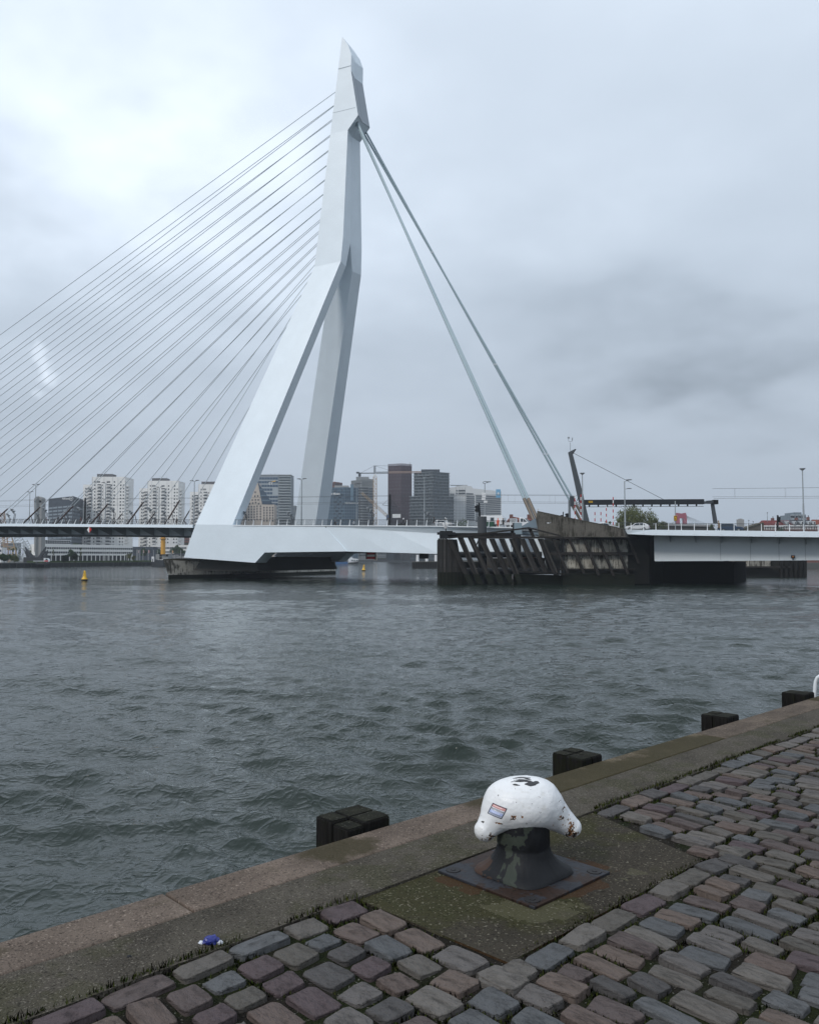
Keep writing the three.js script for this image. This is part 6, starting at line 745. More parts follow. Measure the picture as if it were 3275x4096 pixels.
[[90, 1545, 60, 400, 'dark rounded bush at the left border of the far bank', 1, { full: true, name: 'bush', cat: 'bush', n: 1400 }], [290, 1570, 34, 408, 'lower green bush right of the dark rounded bush', 3, { full: true, name: 'bush', cat: 'bush' }], [150, 1380, 34, 520, 'brownish half-bare tree between the harbour cranes', 3, { n: 500 }], [290, 1410, 46, 540, 'green tree behind the pale banners', 3, {}], [600, 1450, 30, 520, 'bare greyish tree left of the monument', 3, { n: 320, leaf: 0.5 }],
  [1290, 1555, 34, 425, 'left half of the pair of nearly black trees in front of the low white office', 4, { full: true, n: 1200 }], [1480, 1540, 36, 428, 'right half of the pair of nearly black trees in front of the low white office', 4, { full: true, n: 1200 }], [1052, 1370, 9, 500, 'slim reddish poplar before the low white office', 3, { full: true, n: 400, leaf: 0.5 }], [1415, 1410, 30, 480, 'light green street tree behind the nearly black trees', 1, {}], [1597, 1400, 10, 500, 'slim poplar right of the light green street tree', 3, { full: true, n: 400, leaf: 0.5 }], [1490, 1280, 46, 630, 'round green tree behind the glazed upper storey', 0, { full: true }]].forEach(([x, y, w, Z, l, m, o]) => tree(...zz(x, y), w, Z, l, leafMats[m], o));
const z2 = (x, y) => [480 + x * 0.29, 1850 + y * 0.29];
[[80, 1145, 32, 560, 'green tree below the curved glass building', 1, {}], [330, 1160, 34, 570, 'green tree in front of the dark pavilion', 1, {}], [545, 1175, 26, 585, 'green tree left of the orange mast', 1, {}], [775, 1120, 50, 600, 'tall green tree right of the orange mast', 1, { n: 1300 }], [850, 1155, 34, 590, 'lower green tree touching the pylon foot', 1, {}], [130, 1240, 24, 530, 'small yellow-green tree on the embankment', 2, { n: 700 }], [195, 1262, 18, 525, 'tawny bush beside the small yellow-green tree', 2, { n: 500, full: true, name: 'bush', cat: 'bush' }], [900, 1060, 44, 800, 'distant green tree under the brick block', 0, { full: true }], [20, 1215, 10, 560, 'slim dark tree at the left of the flagpoles', 3, { n: 300, leaf: 0.5 }]].forEach(([x, y, w, Z, l, m, o]) => tree(...z2(x, y), w, Z, l, leafMats[m], o));
tree(1742, 2165, 18, 500, 'small tree low beyond the jetty', leafMats[1], { full: true, n: 300 }).removeFromParent();
tree(1842, 2064, 165, 420, 'broad light green tree behind the silver car', leafMats[0], { n: 3200, clumps: 30, leaf: 0.62 }); tree(1880, 2076, 50, 425, 'smaller tree right of the broad light green tree', leafMats[0], { n: 1100, leaf: 0.62 });
tree(2545, 2022, 178, 235, 'big rounded olive-green tree behind the bascule span', leafMats[3], { n: 9000, clumps: 50, leaf: 0.36, ch: 9.5 }); tree(2490, 2036, 74, 238, 'left part of the olive-green tree group, slightly lower', leafMats[3], { n: 2600, clumps: 22, leaf: 0.36, ch: 8 }); tree(2608, 2042, 60, 240, 'right shoulder of the olive-green tree group, before the thin tree', leafMats[3], { n: 2200, clumps: 22, leaf: 0.36, ch: 8 });
tree(2655, 2054, 40, 245, 'thin half-bare tree right of the big olive-green tree', leafMats[3], { n: 700, leaf: 0.32, ch: 7 }); tree(2432, 2068, 26, 250, 'pale bushy tree between the striped poles and the big tree', leafMats[3], { n: 700, leaf: 0.35, ch: 6 });
tree(2398, 2065, 18, 250, 'small dark conifer among the striped poles', leafMats[4], { full: true, n: 900, leaf: 0.35, name: 'conifer' }); tree(2848, 2087, 26, 320, 'small green tree at the foot of the second portal mast', leafMats[0], { n: 600, leaf: 0.4, ch: 6 }); tree(3005, 2092, 36, 440, 'green bushes left of the mossy shed', leafMats[0], { n: 800, leaf: 0.5, ch: 7, name: 'bush', cat: 'bush' }); tree(3125, 2103, 34, 420, 'green bush under the traffic light among the red-roofed houses', leafMats[1], { n: 600, leaf: 0.4, ch: 6, name: 'bush', cat: 'bush' });

// ---------------------------------------------------------------- on the deck: lamps, floodlights, signals, portal, wires
const onDeck = (x, w) => { const s = sAt(x, w); return BR(s, deckY(s), w); };
function lamp(x, yTop, w, label, kind) {
  const p = onDeck(x, w), top = bp(x, yTop, w).y, h = top - p.y, t = thing('street_lamp', label, 'street lamp', p);
  const m = new MB(); m.tube(V3(0, 0, 0), V3(0, h * 0.45, 0), 0.17, 0.14, 10).tube(V3(0, h * 0.45, 0), V3(0, h - 0.25, 0), 0.11, 0.09, 10); m.build('pole', M.pole, t, true);
  if (kind === 'cup') { const c = new MB(); c.tube(V3(0, h - 0.3, 0), V3(0, h, 0), 0.12, 0.5, 14).tube(V3(0, h, 0), V3(0, h + 0.07, 0), 0.52, 0.5, 14); c.build('lamp_head', M.lampHead, t, true); }
  else { const n = kind === 'pair' ? [-1, 1] : [1]; for (const k of n) { const d = A.clone().multiplyScalar(k), a = V3(0, h - 0.3, 0), b = d.clone().multiplyScalar(0.85).setY(h - 0.05); new MB().tube(a, b, 0.06, 0.05, 8).build('arm', M.pole, t, true); const g = new THREE.SphereGeometry(0.62, 16, 8); g.scale(1, 0.16, 0.55); g.rotateY(-Math.atan2(A.z, A.x)); g.translate(b.x, b.y + 0.06, b.z); put(g, 'lamp_head', M.lampHead, t); } if (kind === 'dish') { const g = new THREE.TorusGeometry(0.5, 0.06, 6, 20, 4.4); g.rotateX(1.2); g.translate(0.1, h - 0.12, 0); put(g, 'reflector_ring', M.lampHead, t); } }
  if (kind === 'single2') { const b = A.clone().multiplyScalar(0.9).setY(h * 0.83); new MB().tube(V3(0, h * 0.82, 0), b, 0.05, 0.05, 6).build('arm', M.pole, t, true); const g = new THREE.SphereGeometry(0.5, 12, 6); g.scale(1, 0.16, 0.5); g.translate(b.x, b.y, b.z); put(g, 'lamp_head', M.lampHead, t); }
  return t;
}
[[118, 1967, 30, 'street lamp left of the pale concrete monument', 'pair'], [141, 1938, 10, 'street lamp rising right above the pale concrete monument', 'pair'], [366, 1957, 30, 'street lamp in front of the left edge of the leftmost white tower', 'pair'], [421, 1930, 10, 'street lamp in front of the middle of the leftmost white tower', 'pair'], [636, 1948, 30, 'street lamp in front of the middle white tower', 'pair'], [776, 1922, 10, 'street lamp before the white tower next to the near pylon leg', 'pair'], [1206, 1915, 24, 'street lamp in front of the far pylon leg', 'pair'], [1426, 1935, 30, 'street lamp at the right corner of the blue glass office', 'dish'], [1697, 1905, 12, 'tall street lamp in front of the banded grey tower', 'pair'], [1939, 1928, 14, 'street lamp with cameras before the pale office', 'dish'], [2330, 1893, 4, 'street lamp beside the leaning dark mast', 'cup'], [2499, 1920, 6, 'street lamp with two heads in front of the big olive-green tree', 'single2'], [3213, 1875, 3, 'tall street lamp near the right border', 'cup']].forEach((a) => lamp(...a));
{ const t = scene.getObjectByName('street_lamp_009'); const s = sAt(1939, 14), y = (p) => bp(1939, p, 14).y - deckY(s), m = new MB(); for (const k of [1975, 1986, 1996, 2007]) m.box(V3(rr(-0.3, 0.3), y(k), 0), 0.8, 0.45, 0.4); stuff(m.build('cameras', M.signWhite, t, true)); }
function flood(x, yTop, w, label, bend = 1) {
  const p = onDeck(x, w), h = bp(x, yTop, w).y - p.y, t = thing('floodlight', label, 'floodlight', p, 'floodlights aimed at the cables'), k = A.clone().multiplyScalar(bend);
  const a = k.clone().multiplyScalar(0.55).setY(h * 0.68), b = k.clone().multiplyScalar(-0.35).setY(h * 0.9); for (const o of [0, 0.45]) { const e = A.clone().multiplyScalar(o); new MB().tube(e.clone(), a.clone().add(e), 0.085, 0.075, 8).tube(a.clone().add(e), b.clone().add(e), 0.075, 0.07, 8).build('bent_pole', M.darkSteel, t, true); }
  for (const [o, dy] of [[-0.2, 0.3], [0.45, -0.15]]) { const c = b.clone().addScaledVector(A, o).setY(b.y + dy), m = new MB(); m.tube(c, c.clone().add(V3(0.12, 0.42, 0)), 0.24, 0.5, 12).tube(c.clone().add(V3(-0.1, -0.16, 0)), c, 0.12, 0.24, 12); m.build('lamp_head', M.greySteel, t, true); const l = new MB(); l.tube(c.clone().add(V3(0.122, 0.425, 0)), c.clone().add(V3(0.126, 0.44, 0)), 0.46, 0.46, 12); l.build('glass', M.lens, t, true); } return t;
}
[[34, 2057, 34, 'floodlight nearest to the left border'], [52, 2040, 4, 'taller floodlight second from the left border'], [150, 2053, 34, 'floodlight in front of the concrete monument'], [180, 2036, 4, 'floodlight between the monument and the slate office'], [266, 2049, 34, 'floodlight in front of the slate office'], [318, 2034, 4, 'floodlight at the right corner of the slate office'], [392, 2047, 34, 'floodlight low before the leftmost white tower'], [450, 2034, 4, 'floodlight at the right side of the leftmost white tower'], [524, 2045, 34, 'floodlight under the curved glass building'], [599, 2034, 4, 'floodlight at the left side of the middle white tower'], [656, 2045, 34, 'floodlight before the middle of the middle white tower'], [796, 2045, 30, 'floodlight beside the near pylon leg'], [975, 2045, 4, 'dark floodlight right of the near pylon leg, before the pinkish office'], [1160, 2055, 8, 'floodlight between the balconied tower and the far pylon leg'], [1480, 2036, 4, 'bent floodlight in front of the grey concrete apartment tower'], [1708, 2050, 8, 'bent floodlight in front of the banded grey tower']].forEach((a) => flood(...a));
// trackside poles
[[340, 1991, 16, 'dark tram wire pole in front of the left edge of the leftmost white tower'], [1559, 1978, 16, 'dark tram wire pole before the maroon tower']].forEach(([x, y, w, label]) => { const p = onDeck(x, w), h = bp(x, y, w).y - p.y, t = thing('tram_pole', label, 'tram pole', p); new MB().tube(V3(0, 0, 0), V3(0, h, 0), 0.27, 0.22, 10).build('pole', M.black, t, true); for (const k of [-1, 1]) { const e = Bt.clone().multiplyScalar(4 * k).setY(h * 0.66); new MB().tube(V3(0, h * 0.66, 0), e, 0.05, 0.05, 6).build('bracket_arm', M.darkSteel, t, true); new MB().tube(V3(0, h * 0.9, 0), e, 0.03, 0.03, 6).build('stay', M.darkSteel, t, true); } });
{ // overhead wires, one set for each track and side
  const set = (label, s0, s1, w, hs) => { const t = thing('overhead_wire', label, 'overhead wire', BR(s0, deckY(s0), w)); hs.forEach((h) => { const m = new MB(); for (let s = s0; s < s1; s += 12) { const e = Math.min(s1, s + 12); m.tube(BR(s, deckY(s) + h, w), BR(e, deckY(e) + h, w), 0.022, 0.022, 4, false); } m.build('wire', M.darkSteel, t); }); const d = new MB(); for (let s = s0 + 4; s < s1; s += 9) d.tube(BR(s, deckY(s) + hs[0], w), BR(s, deckY(s) + hs[1], w), 0.012, 0.012, 4); stuff(d.build('droppers', M.darkSteel, t)); };
  set('tram wires of the near track over the main span, left of the leaning mast', -190, sAt(2290, 14), 14, [5.9, 7.4]); set('tram wires of the far track over the main span, left of the leaning mast', -190, sAt(2310, 19), 19, [5.9, 7.6]);
  set('tram wires of the near track running to the right border', sAt(2850, 14), 165, 14, [7.0, 8.6]); set('tram wires of the far track running to the right border', sAt(2855, 19), 165, 19, [7.0, 9.0]);
}
{ // leaning mast with its beam, and the second mast
  const w = 12, px = (x, y) => at(2000 + x * 0.261, 1700 + y * 0.261, 172), t = thing('wire_portal', 'leaning dark mast holding a long horizontal tram wire beam over the bascule span', 'wire portal', px(1320, 1478));
  const mast = [[1052, 412], [1152, 364], [1162, 374], [1112, 450], [1270, 1060], [1292, 1180], [1366, 1478], [1282, 1478], [1215, 1180]].map(([x, y]) => px(x, y)); new MB().slab(mast, V3(0, 0, -1.1)).build('mast', mat([0.075, 0.085, 0.095], 0.5), t); mast.length; new MB().slab([[1112, 450], [1162, 374], [1152, 364], [1104, 440]].map(([x, y]) => px(x, y)).map((v) => v.setZ(v.z + 0.02)), V3(0, 0, 0.05)).build('head_edge', M.black, t);
  const b = (x0, x1, y0, y1, name, m, d = 0.7) => { const A0 = px(x0, y0), B0 = px(x1, y1); return new MB().bar(A0, B0, d, d).build(name, m, t); };
  const e = at(2812, 2007, 172), s = px(1290, 1186); new MB().bar(s, e, 0.9, 1.05).build('beam', mat([0.022, 0.025, 0.030], 0.5), t); new MB().tube(s.clone().setY(s.y - 0.95), e.clone().setY(e.y - 0.95), 0.05, 0.05, 5).build('contact_rail', M.black, t); const hg = new MB(); for (let k = 0.04; k < 1; k += 0.075) { const c = s.clone().lerp(e, k); hg.box(c.setY(c.y - 0.75), 0.25, 0.45, 0.3); } stuff(hg.build('hangers', M.black, t));
  const hz = new MB(); for (let k = 0; k < 4; k++) { const c = px(1350 + k * 17, 1180); hz.box(c.setZ(c.z + 0.5), 0.12, 0.42, 0.06); } stuff(hz.build('warning_stripes', M.yellow, t));
  new MB().tube(px(1120, 430), at(2660, 2002, 172), 0.045, 0.045, 6).build('stay_wire', M.black, t);
  const wn = new MB(); wn.tube(px(1072, 400), px(1072, 270), 0.06).tube(px(1045, 252), px(1098, 252), 0.04).tube(px(1045, 252), px(1045, 200), 0.04).tube(px(1098, 252), px(1098, 205), 0.04).box(px(1046, 195), 0.4, 0.3, 0.3).box(px(1104, 215), 0.12, 0.6, 0.3); wn.build('wind_gauge', M.pole, t);
  const t2 = thing('wire_mast', 'short dark leaning mast with a bulky head at the right end of the beam', 'wire mast', at(2865, 2090, 172)); new MB().slab([c5(828, 552), c5(846, 552), c5(876, 718), c5(850, 718)].map(([x, y]) => at(x, y, 172)), V3(0, 0, -0.9)).build('mast', mat([0.075, 0.085, 0.095], 0.5), t2); new MB().slab([c5(760, 545), c5(775, 530), c5(820, 526), c5(842, 532), c5(846, 552), c5(762, 552)].map(([x, y]) => at(x, y, 172.2)).map((v) => v.setZ(v.z + 0.6)), V3(0, 0, -1.6)).build('head', mat([0.06, 0.068, 0.078], 0.5), t2); new MB().box(at(...c5(852, 540), 172), 1.0, 0.9, 1.2).build('pulley_box', M.black, t2);
  const bx = thing('signal_gantry', 'grey post with a signal cabinet beside the leaning dark mast', 'signal post', px(1060, 1440)); new MB().bar(px(1060, 1440), px(1060, 1150), 0.5, 0.45).build('post', M.greySteel, bx); new MB().box(px(1100, 1168), 0.92, 2.1, 0.6).build('cabinet', M.darkSteel, bx); for (const y of [1190, 1215]) new MB().box(px(1150, y), 1.7, 0.2, 0.2).build('cross_rail', M.pole, bx); new MB().tube(px(1170, 1170), px(1190, 1120), 0.06).build('wire_bow', M.black, bx);
}
[[2298, 1980, 2084, 'tall red and white striped pole nearest the signal cabinet'], [2322, 1977, 2084, 'tall red and white striped pole touching the leaning mast'], [2378, 2048, 2086, 'short red and white striped pole left of the conifer'], [2402, 2048, 2086, 'short red and white striped pole right of the conifer'], [2424, 2020, 2090, 'medium red and white striped pole left of the big tree'], [2451, 1988, 2100, 'tall red and white striped pole at the left edge of the big tree']].forEach(([x, y0, y1, label]) => { const Z = 164, a = at(x, y0, Z), b = at(x, y1, Z), t = thing('striped_pole', label, 'striped pole', b), n = Math.round((b.y - a.y) / -0.62); for (let i = 0; i < n; i++) { const m = new MB(); m.tube(b.clone().lerp(a, i / n), b.clone().lerp(a, (i + 1) / n), 0.09, 0.09, 8); m.build(i % 2 ? 'white_band' : 'red_band', i % 2 ? M.signWhite : M.red, t); } });
{ // traffic lights
  const sig = (label, pts, heads, Z) => { const P = (x, y) => at(...c4(x, y), Z), t = thing('traffic_light', label, 'traffic light', P((pts[2][0] + pts[3][0]) / 2, pts[2][1])); new MB().slab(pts.map(([x, y]) => P(x, y)), V3(0, 0, -0.35)).build('post', M.black, t); for (const [x, y, w, h] of heads) { const c = P(x, y), m = new MB(), s = Z / F * 0.4756; m.box(c, w * s, h * s, 0.7); const hd = m.build('signal_head', M.black, t); for (const k of [-0.25, 0.25]) { const v = new MB(); v.tube(c.clone().add(V3(-0.1, h * s * k, 0)), c.clone().add(V3(-w * s * 0.85, h * s * (k - 0.03), 0.2)), h * s * 0.2, h * s * 0.24, 10); v.build('visor', M.black, hd); } } };
  sig('tall dark leaning traffic light post before the pale office', [[446, 545], [460, 552], [473, 750], [456, 750]], [[440, 598, 18, 56]], 161); sig('small dark traffic light behind the concrete anchor block', [[1158, 625], [1164, 625], [1164, 675], [1158, 675]], [[1150, 662, 14, 20]], 172); sig('rounded dark traffic light left of the grey signal post', [[1196, 668], [1202, 668], [1204, 690], [1196, 690]], [[1193, 658, 14, 40]], 172); sig('dark traffic light before the red-roofed houses', [[3075, 648], [3085, 652], [3083, 770], [3073, 770]].map(([x, y]) => [(2450 + (x - 1700) * 0.4786 - 1700) / 0.4756, y * 1.006]), [[(2450 + 1386 * 0.4786 - 1700) / 0.4756, 690, 12, 44]], 150);
  const [x, y] = c5(520, 675), Z = 152, p = at(x, y, Z), t = thing('route_sign', 'yellow sign with a black arrow and the letter C on a thin pole', 'traffic sign', p.clone().setY(deckY(sOf(p)))); new MB().tube(at(x + 1, 2125, Z), at(x, 2004, Z), 0.11, 0.09, 8).build('pole', M.pole, t); const s = Z / F * 0.4786; new MB().box(p.clone().setZ(p.z + 0.15), 27 * s, 44 * s, 0.06).build('sign_board', M.yellow, t); lettering('C', V3(p.x, p.y - 4.5 * s, p.z + 0.2), 15 * s, M.black, t, 0, font, 0.03); const ar = new MB(), Q = (a, b) => V3(p.x + a * s, p.y + b * s, p.z + 0.19); ar.slab([Q(-12, 6), Q(0, 18), Q(12, 6), Q(12, 14), Q(0, 21.5), Q(-12, 14)], V3(0, 0, 0.03)); ar.build('arrow', M.black, t); const fr = new MB(); fr.bar(Q(-11.5, 6), Q(-11.5, -19), 0.06, 0.05).bar(Q(11.5, 6), Q(11.5, -19), 0.06, 0.05).bar(Q(-11.5, -19), Q(11.5, -19), 0.06, 0.05); fr.build('border', M.black, t);
}
{ // signs under and on the bridge
  const d = onB0(c1(761, 776), 0), t = thing('diamond_sign', 'red and white diamond waterway sign on the left deck edge', 'waterway sign', d), s = 26 * 0.4756 * 200 / F; const Q = (a, b, e) => d.clone().addScaledVector(A, a * s).addScaledVector(Bt, -0.3 - e).add(V3(0, b * s, 0)); new MB().slab([Q(-1, 0, 0), Q(0, 1.05, 0), Q(0, -1.05, 0)], Bt.clone().multiplyScalar(0.1)).build('white_half', M.signWhite, t); new MB().slab([Q(0, 1.05, 0), Q(1, 0, 0), Q(0, -1.05, 0)], Bt.clone().multiplyScalar(0.1)).build('red_half', M.red, t);
  const p = (x, y) => bp(...c3(x, y), 6), b = thing('no_entry_board', 'red board with a pale middle bar hanging under the bridge girder', 'waterway sign', p(491, 996)); const pl = (y0, y1, m, n) => new MB().slab([p(455, y0), p(527, y0), p(527, y1), p(455, y1)], Bt.clone().multiplyScalar(0.15)).build(n, m, b); pl(965, 985, M.red, 'red_bar'); pl(985.3, 1001, M.signWhite, 'white_bar'); pl(1001.3, 1023, M.red, 'red_bar'); const f = new MB(); f.bar(p(453, 955), p(453, 1025), 0.15, 0.2).bar(p(529, 955), p(529, 1025), 0.15, 0.2); f.build('frame', M.darkSteel, b);
  const k = thing('sign_back', 'black board hanging under the girder left of the timber fender', 'waterway sign', p(935, 995)); new MB().slab([p(898, 970), p(972, 970), p(972, 1019), p(898, 1019)], Bt.clone().multiplyScalar(0.2)).build('board', M.black, k); new MB().bar(p(910, 955), p(910, 972), 0.12, 0.12).bar(p(960, 955), p(960, 972), 0.12, 0.12).build('hangers', M.darkSteel, k);
}
function onB0([x, y], w) { return bp(x, y, w); }

// ---------------------------------------------------------------- people
function person(label, x, w, pose, look, turn = 0, lift = 0) {
  const p = onDeck(x, w), t = thing('person', label, 'person', p.setY(p.y + 0.02 + lift), null, turn);
  const st = { stand: { fl: [0.02, 0.10], fr: [0.02, -0.10], kl: [0.03, 0.09], kr: [0.03, -0.09], hl: [0.05, 0.26, 0.82], hr: [0.05, -0.26, 0.82], lean: 0 }, walk: { fl: [0.28, 0.07], fr: [-0.34, -0.07], kl: [0.20, 0.08], kr: [-0.10, -0.08], hl: [-0.2, 0.25, 0.86], hr: [0.24, -0.25, 0.9], lean: 0.05 }, lean: { fl: [0.02, 0.13], fr: [-0.1, -0.13], kl: [0.05, 0.11], kr: [-0.02, -0.11], hl: [0.42, 0.24, 1.02], hr: [0.42, -0.24, 1.02], lean: 0.16 }, sit: { fl: [0.38, 0.14], fr: [0.38, -0.14], kl: [0.42, 0.16], kr: [0.42, -0.16], hl: [0.5, 0.2, 0.98], hr: [0.5, -0.2, 0.98], lean: 0.1 } }[pose], L = st.lean, sit = pose === 'sit', hip = sit ? 0.62 : 0.92, kh = sit ? 0.56 : 0.5, o = look.coat ? 0.03 : 0, B = [];
  const b = (x0, y0, z0, r0, x1, y1, z1, r1) => B.push([[x0, y0, z0, r0], [x1, y1, z1, r1]]);
  for (const [f, k, s] of [[st.fl, st.kl, 1], [st.fr, st.kr, -1]]) { b(0, hip, 0.09 * s, 0.105 + o, k[0], kh, k[1], 0.075 + o * 0.6); b(k[0], kh, k[1], 0.07, f[0], 0.09, f[1], 0.048); b(f[0] - 0.03, 0.05, f[1], 0.045, f[0] + 0.16, 0.04, f[1], 0.04); }
  const sh = hip + 0.52; b(0, hip, 0, 0.14 + o, L * 0.6, hip + 0.3, 0, 0.145 + o); b(L, sh - 0.06, -0.13, 0.10 + o, L, sh - 0.06, 0.13, 0.10 + o); b(L * 0.6, hip + 0.3, 0, 0.15 + o, L, sh - 0.08, 0, 0.14 + o); b(L, sh, 0, 0.06, L * 1.2, sh + 0.14, 0, 0.055);
  for (const [h, s] of [[st.hl, 1], [st.hr, -1]]) { const e = [(L + h[0]) / 2 - 0.06, (sh + h[2]) / 2 - (sit ? 0.06 : 0.02), 0.25 * s]; b(L, sh - 0.05, 0.19 * s, 0.062 + o, e[0], e[1], e[2], 0.052 + o); b(e[0], e[1], e[2], 0.05 + o * 0.7, h[0], h[2], h[1], 0.038); b(h[0], h[2], h[1], 0.04, h[0] + 0.05, h[2] - 0.07, h[1], 0.025); }
  const hd = [L * 1.3 + 0.01, sh + 0.25, 0], hr = look.helmet ? 0.155 : look.hair ? 0.128 : 0.118; b(hd[0], hd[1], 0, hr * 0.92, hd[0] + 0.015, hd[1] + 0.05, 0, hr); b(hd[0] + hr * 0.95, hd[1] + 0.015, 0, 0.018, hd[0] + hr * 1.02, hd[1], 0, 0.016);
  const f = (px, py, pz) => { let d = 9; for (const [a, c] of B) d = smin(d, capsule(px, py, pz, a, c), 0.035); return d; }, g = surfaceNets(f, [-0.62, -0.05, -0.5], [0.75, sh + 0.5, 0.5], 0.034), P = g.attributes.position, C = new Float32Array(P.count * 3);
  for (let i = 0; i < P.count; i++) { const X = P.getX(i), y = P.getY(i), Zp = P.getZ(i); let c = look.trousers; if (y < 0.1) c = look.shoes ?? [0.02, 0.02, 0.02]; if (y > hip - (look.coat ? 0.42 : 0.04)) c = look.top; for (const h of [st.hl, st.hr]) if (Math.hypot(X - h[0] - 0.03, y - h[2] + 0.03, Zp - h[1]) < 0.085) c = [0.42, 0.26, 0.19]; if (y > sh + 0.1) c = (X > hd[0] + 0.05 && y < hd[1] + 0.08 && !look.hood) ? [0.42, 0.26, 0.19] : look.hairC ?? [0.03, 0.022, 0.016]; C.set(c, i * 3); }
  g.setAttribute('color', new THREE.BufferAttribute(C, 3)); put(g, 'body', new THREE.MeshStandardMaterial({ vertexColors: true, roughness: 0.8 }), t); return t;
}
const bt = -Math.atan2(A.z, A.x), blk = [0.018, 0.018, 0.02];
person('person in a reddish-brown jacket at the railing before the leftmost white tower', 326, 3, 'lean', { top: [0.14, 0.05, 0.05], trousers: [0.05, 0.045, 0.05] }, bt - 1.6);
person('person in pale clothes behind the railing at the left corner of the slate office', 187, 3, 'walk', { top: [0.25, 0.22, 0.22], trousers: [0.10, 0.08, 0.08] }, bt);
person('dark-clothed walker with a long stride, left one of two before the middle white tower', 622, 2.5, 'walk', { top: [0.035, 0.035, 0.04], trousers: blk }, bt + 3.14); person('dark-clothed person standing upright near the last cable anchor by the pylon', 707, 2.5, 'stand', { top: [0.045, 0.035, 0.03], trousers: blk, coat: true }, bt - 1.5);
person('person in a white shirt behind the railing before the blue glass office', 1415, 14, 'walk', { top: [0.6, 0.62, 0.64], trousers: [0.04, 0.045, 0.06] }, bt); person('person in black sitting low behind the railing near the far pylon leg', 1337, 2.2, 'sit', { top: blk, trousers: blk }, bt, -0.2); person('person in dark clothes standing beside the tram pole of the maroon tower', 1552, 5, 'stand', { top: blk, trousers: blk }, bt);
person('woman with dark hair and a long dark coat beside the silver car', 1735, 1.6, 'stand', { top: [0.025, 0.022, 0.022], trousers: blk, coat: true, hair: true }, bt + 0.4); person('worker in full bright orange suit with hood behind the railing', 1991, 2.4, 'stand', { top: [0.80, 0.10, 0.02], trousers: [0.80, 0.10, 0.02], hood: true, hairC: [0.80, 0.12, 0.03] }, bt - 1.6); person('man in a black jacket with arms spread, next to the orange worker', 2012, 2.2, 'lean', { top: blk, trousers: [0.02, 0.02, 0.026] }, bt - 1.5); person('person in a long tan trench coat walking on the bascule span', 2874, 1.2, 'walk', { top: [0.28, 0.20, 0.13], trousers: [0.03, 0.025, 0.02], coat: true, hair: true, hairC: [0.24, 0.17, 0.11] }, bt + 3.14);
{ // rider on a moped with baskets of greenery
  const p = onDeck(1614, 2.6), t = thing('moped', 'small dark moped with green bundles in front of the banded grey tower', 'moped', p, null, bt), m = (name, mt) => (mb) => mb.build(name, mt, t, true);
  for (const x of [-0.6, 0.62]) { const w = new THREE.TorusGeometry(0.22, 0.06, 8, 18); w.translate(x, 0.28, 0); put(w, 'wheel', M.rubber, t); } m('frame', M.black)(new MB().bar(V3(-0.6, 0.42, 0), V3(0.35, 0.34, 0), 0.22, 0.2).bar(V3(0.62, 0.3, 0), V3(0.46, 1.0, 0), 0.1, 0.1)); m('seat', M.rubber)(new MB().box(V3(-0.28, 0.66, 0), 0.62, 0.12, 0.26)); m('handlebar', M.greySteel)(new MB().bar(V3(0.45, 1.0, -0.3), V3(0.45, 1.0, 0.3), 0.05, 0.05));
  for (const [x, z, k] of [[-0.8, 0.2, 5], [-0.75, -0.2, 6], [0.85, 0.1, 7]]) { const g = crownGeo(0.3, 0.5, 160, 0.16, 6, 900 + k); g.translate(x, 0.15, z); stuff(put(g, 'green_bundle', leafMats[1], t)); }
  person('rider with a white helmet sitting on the small moped', 1611, 2.6, 'sit', { top: [0.05, 0.05, 0.055], trousers: blk, helmet: true, hood: true, hairC: [0.7, 0.7, 0.7] }, bt, 0.12);
}

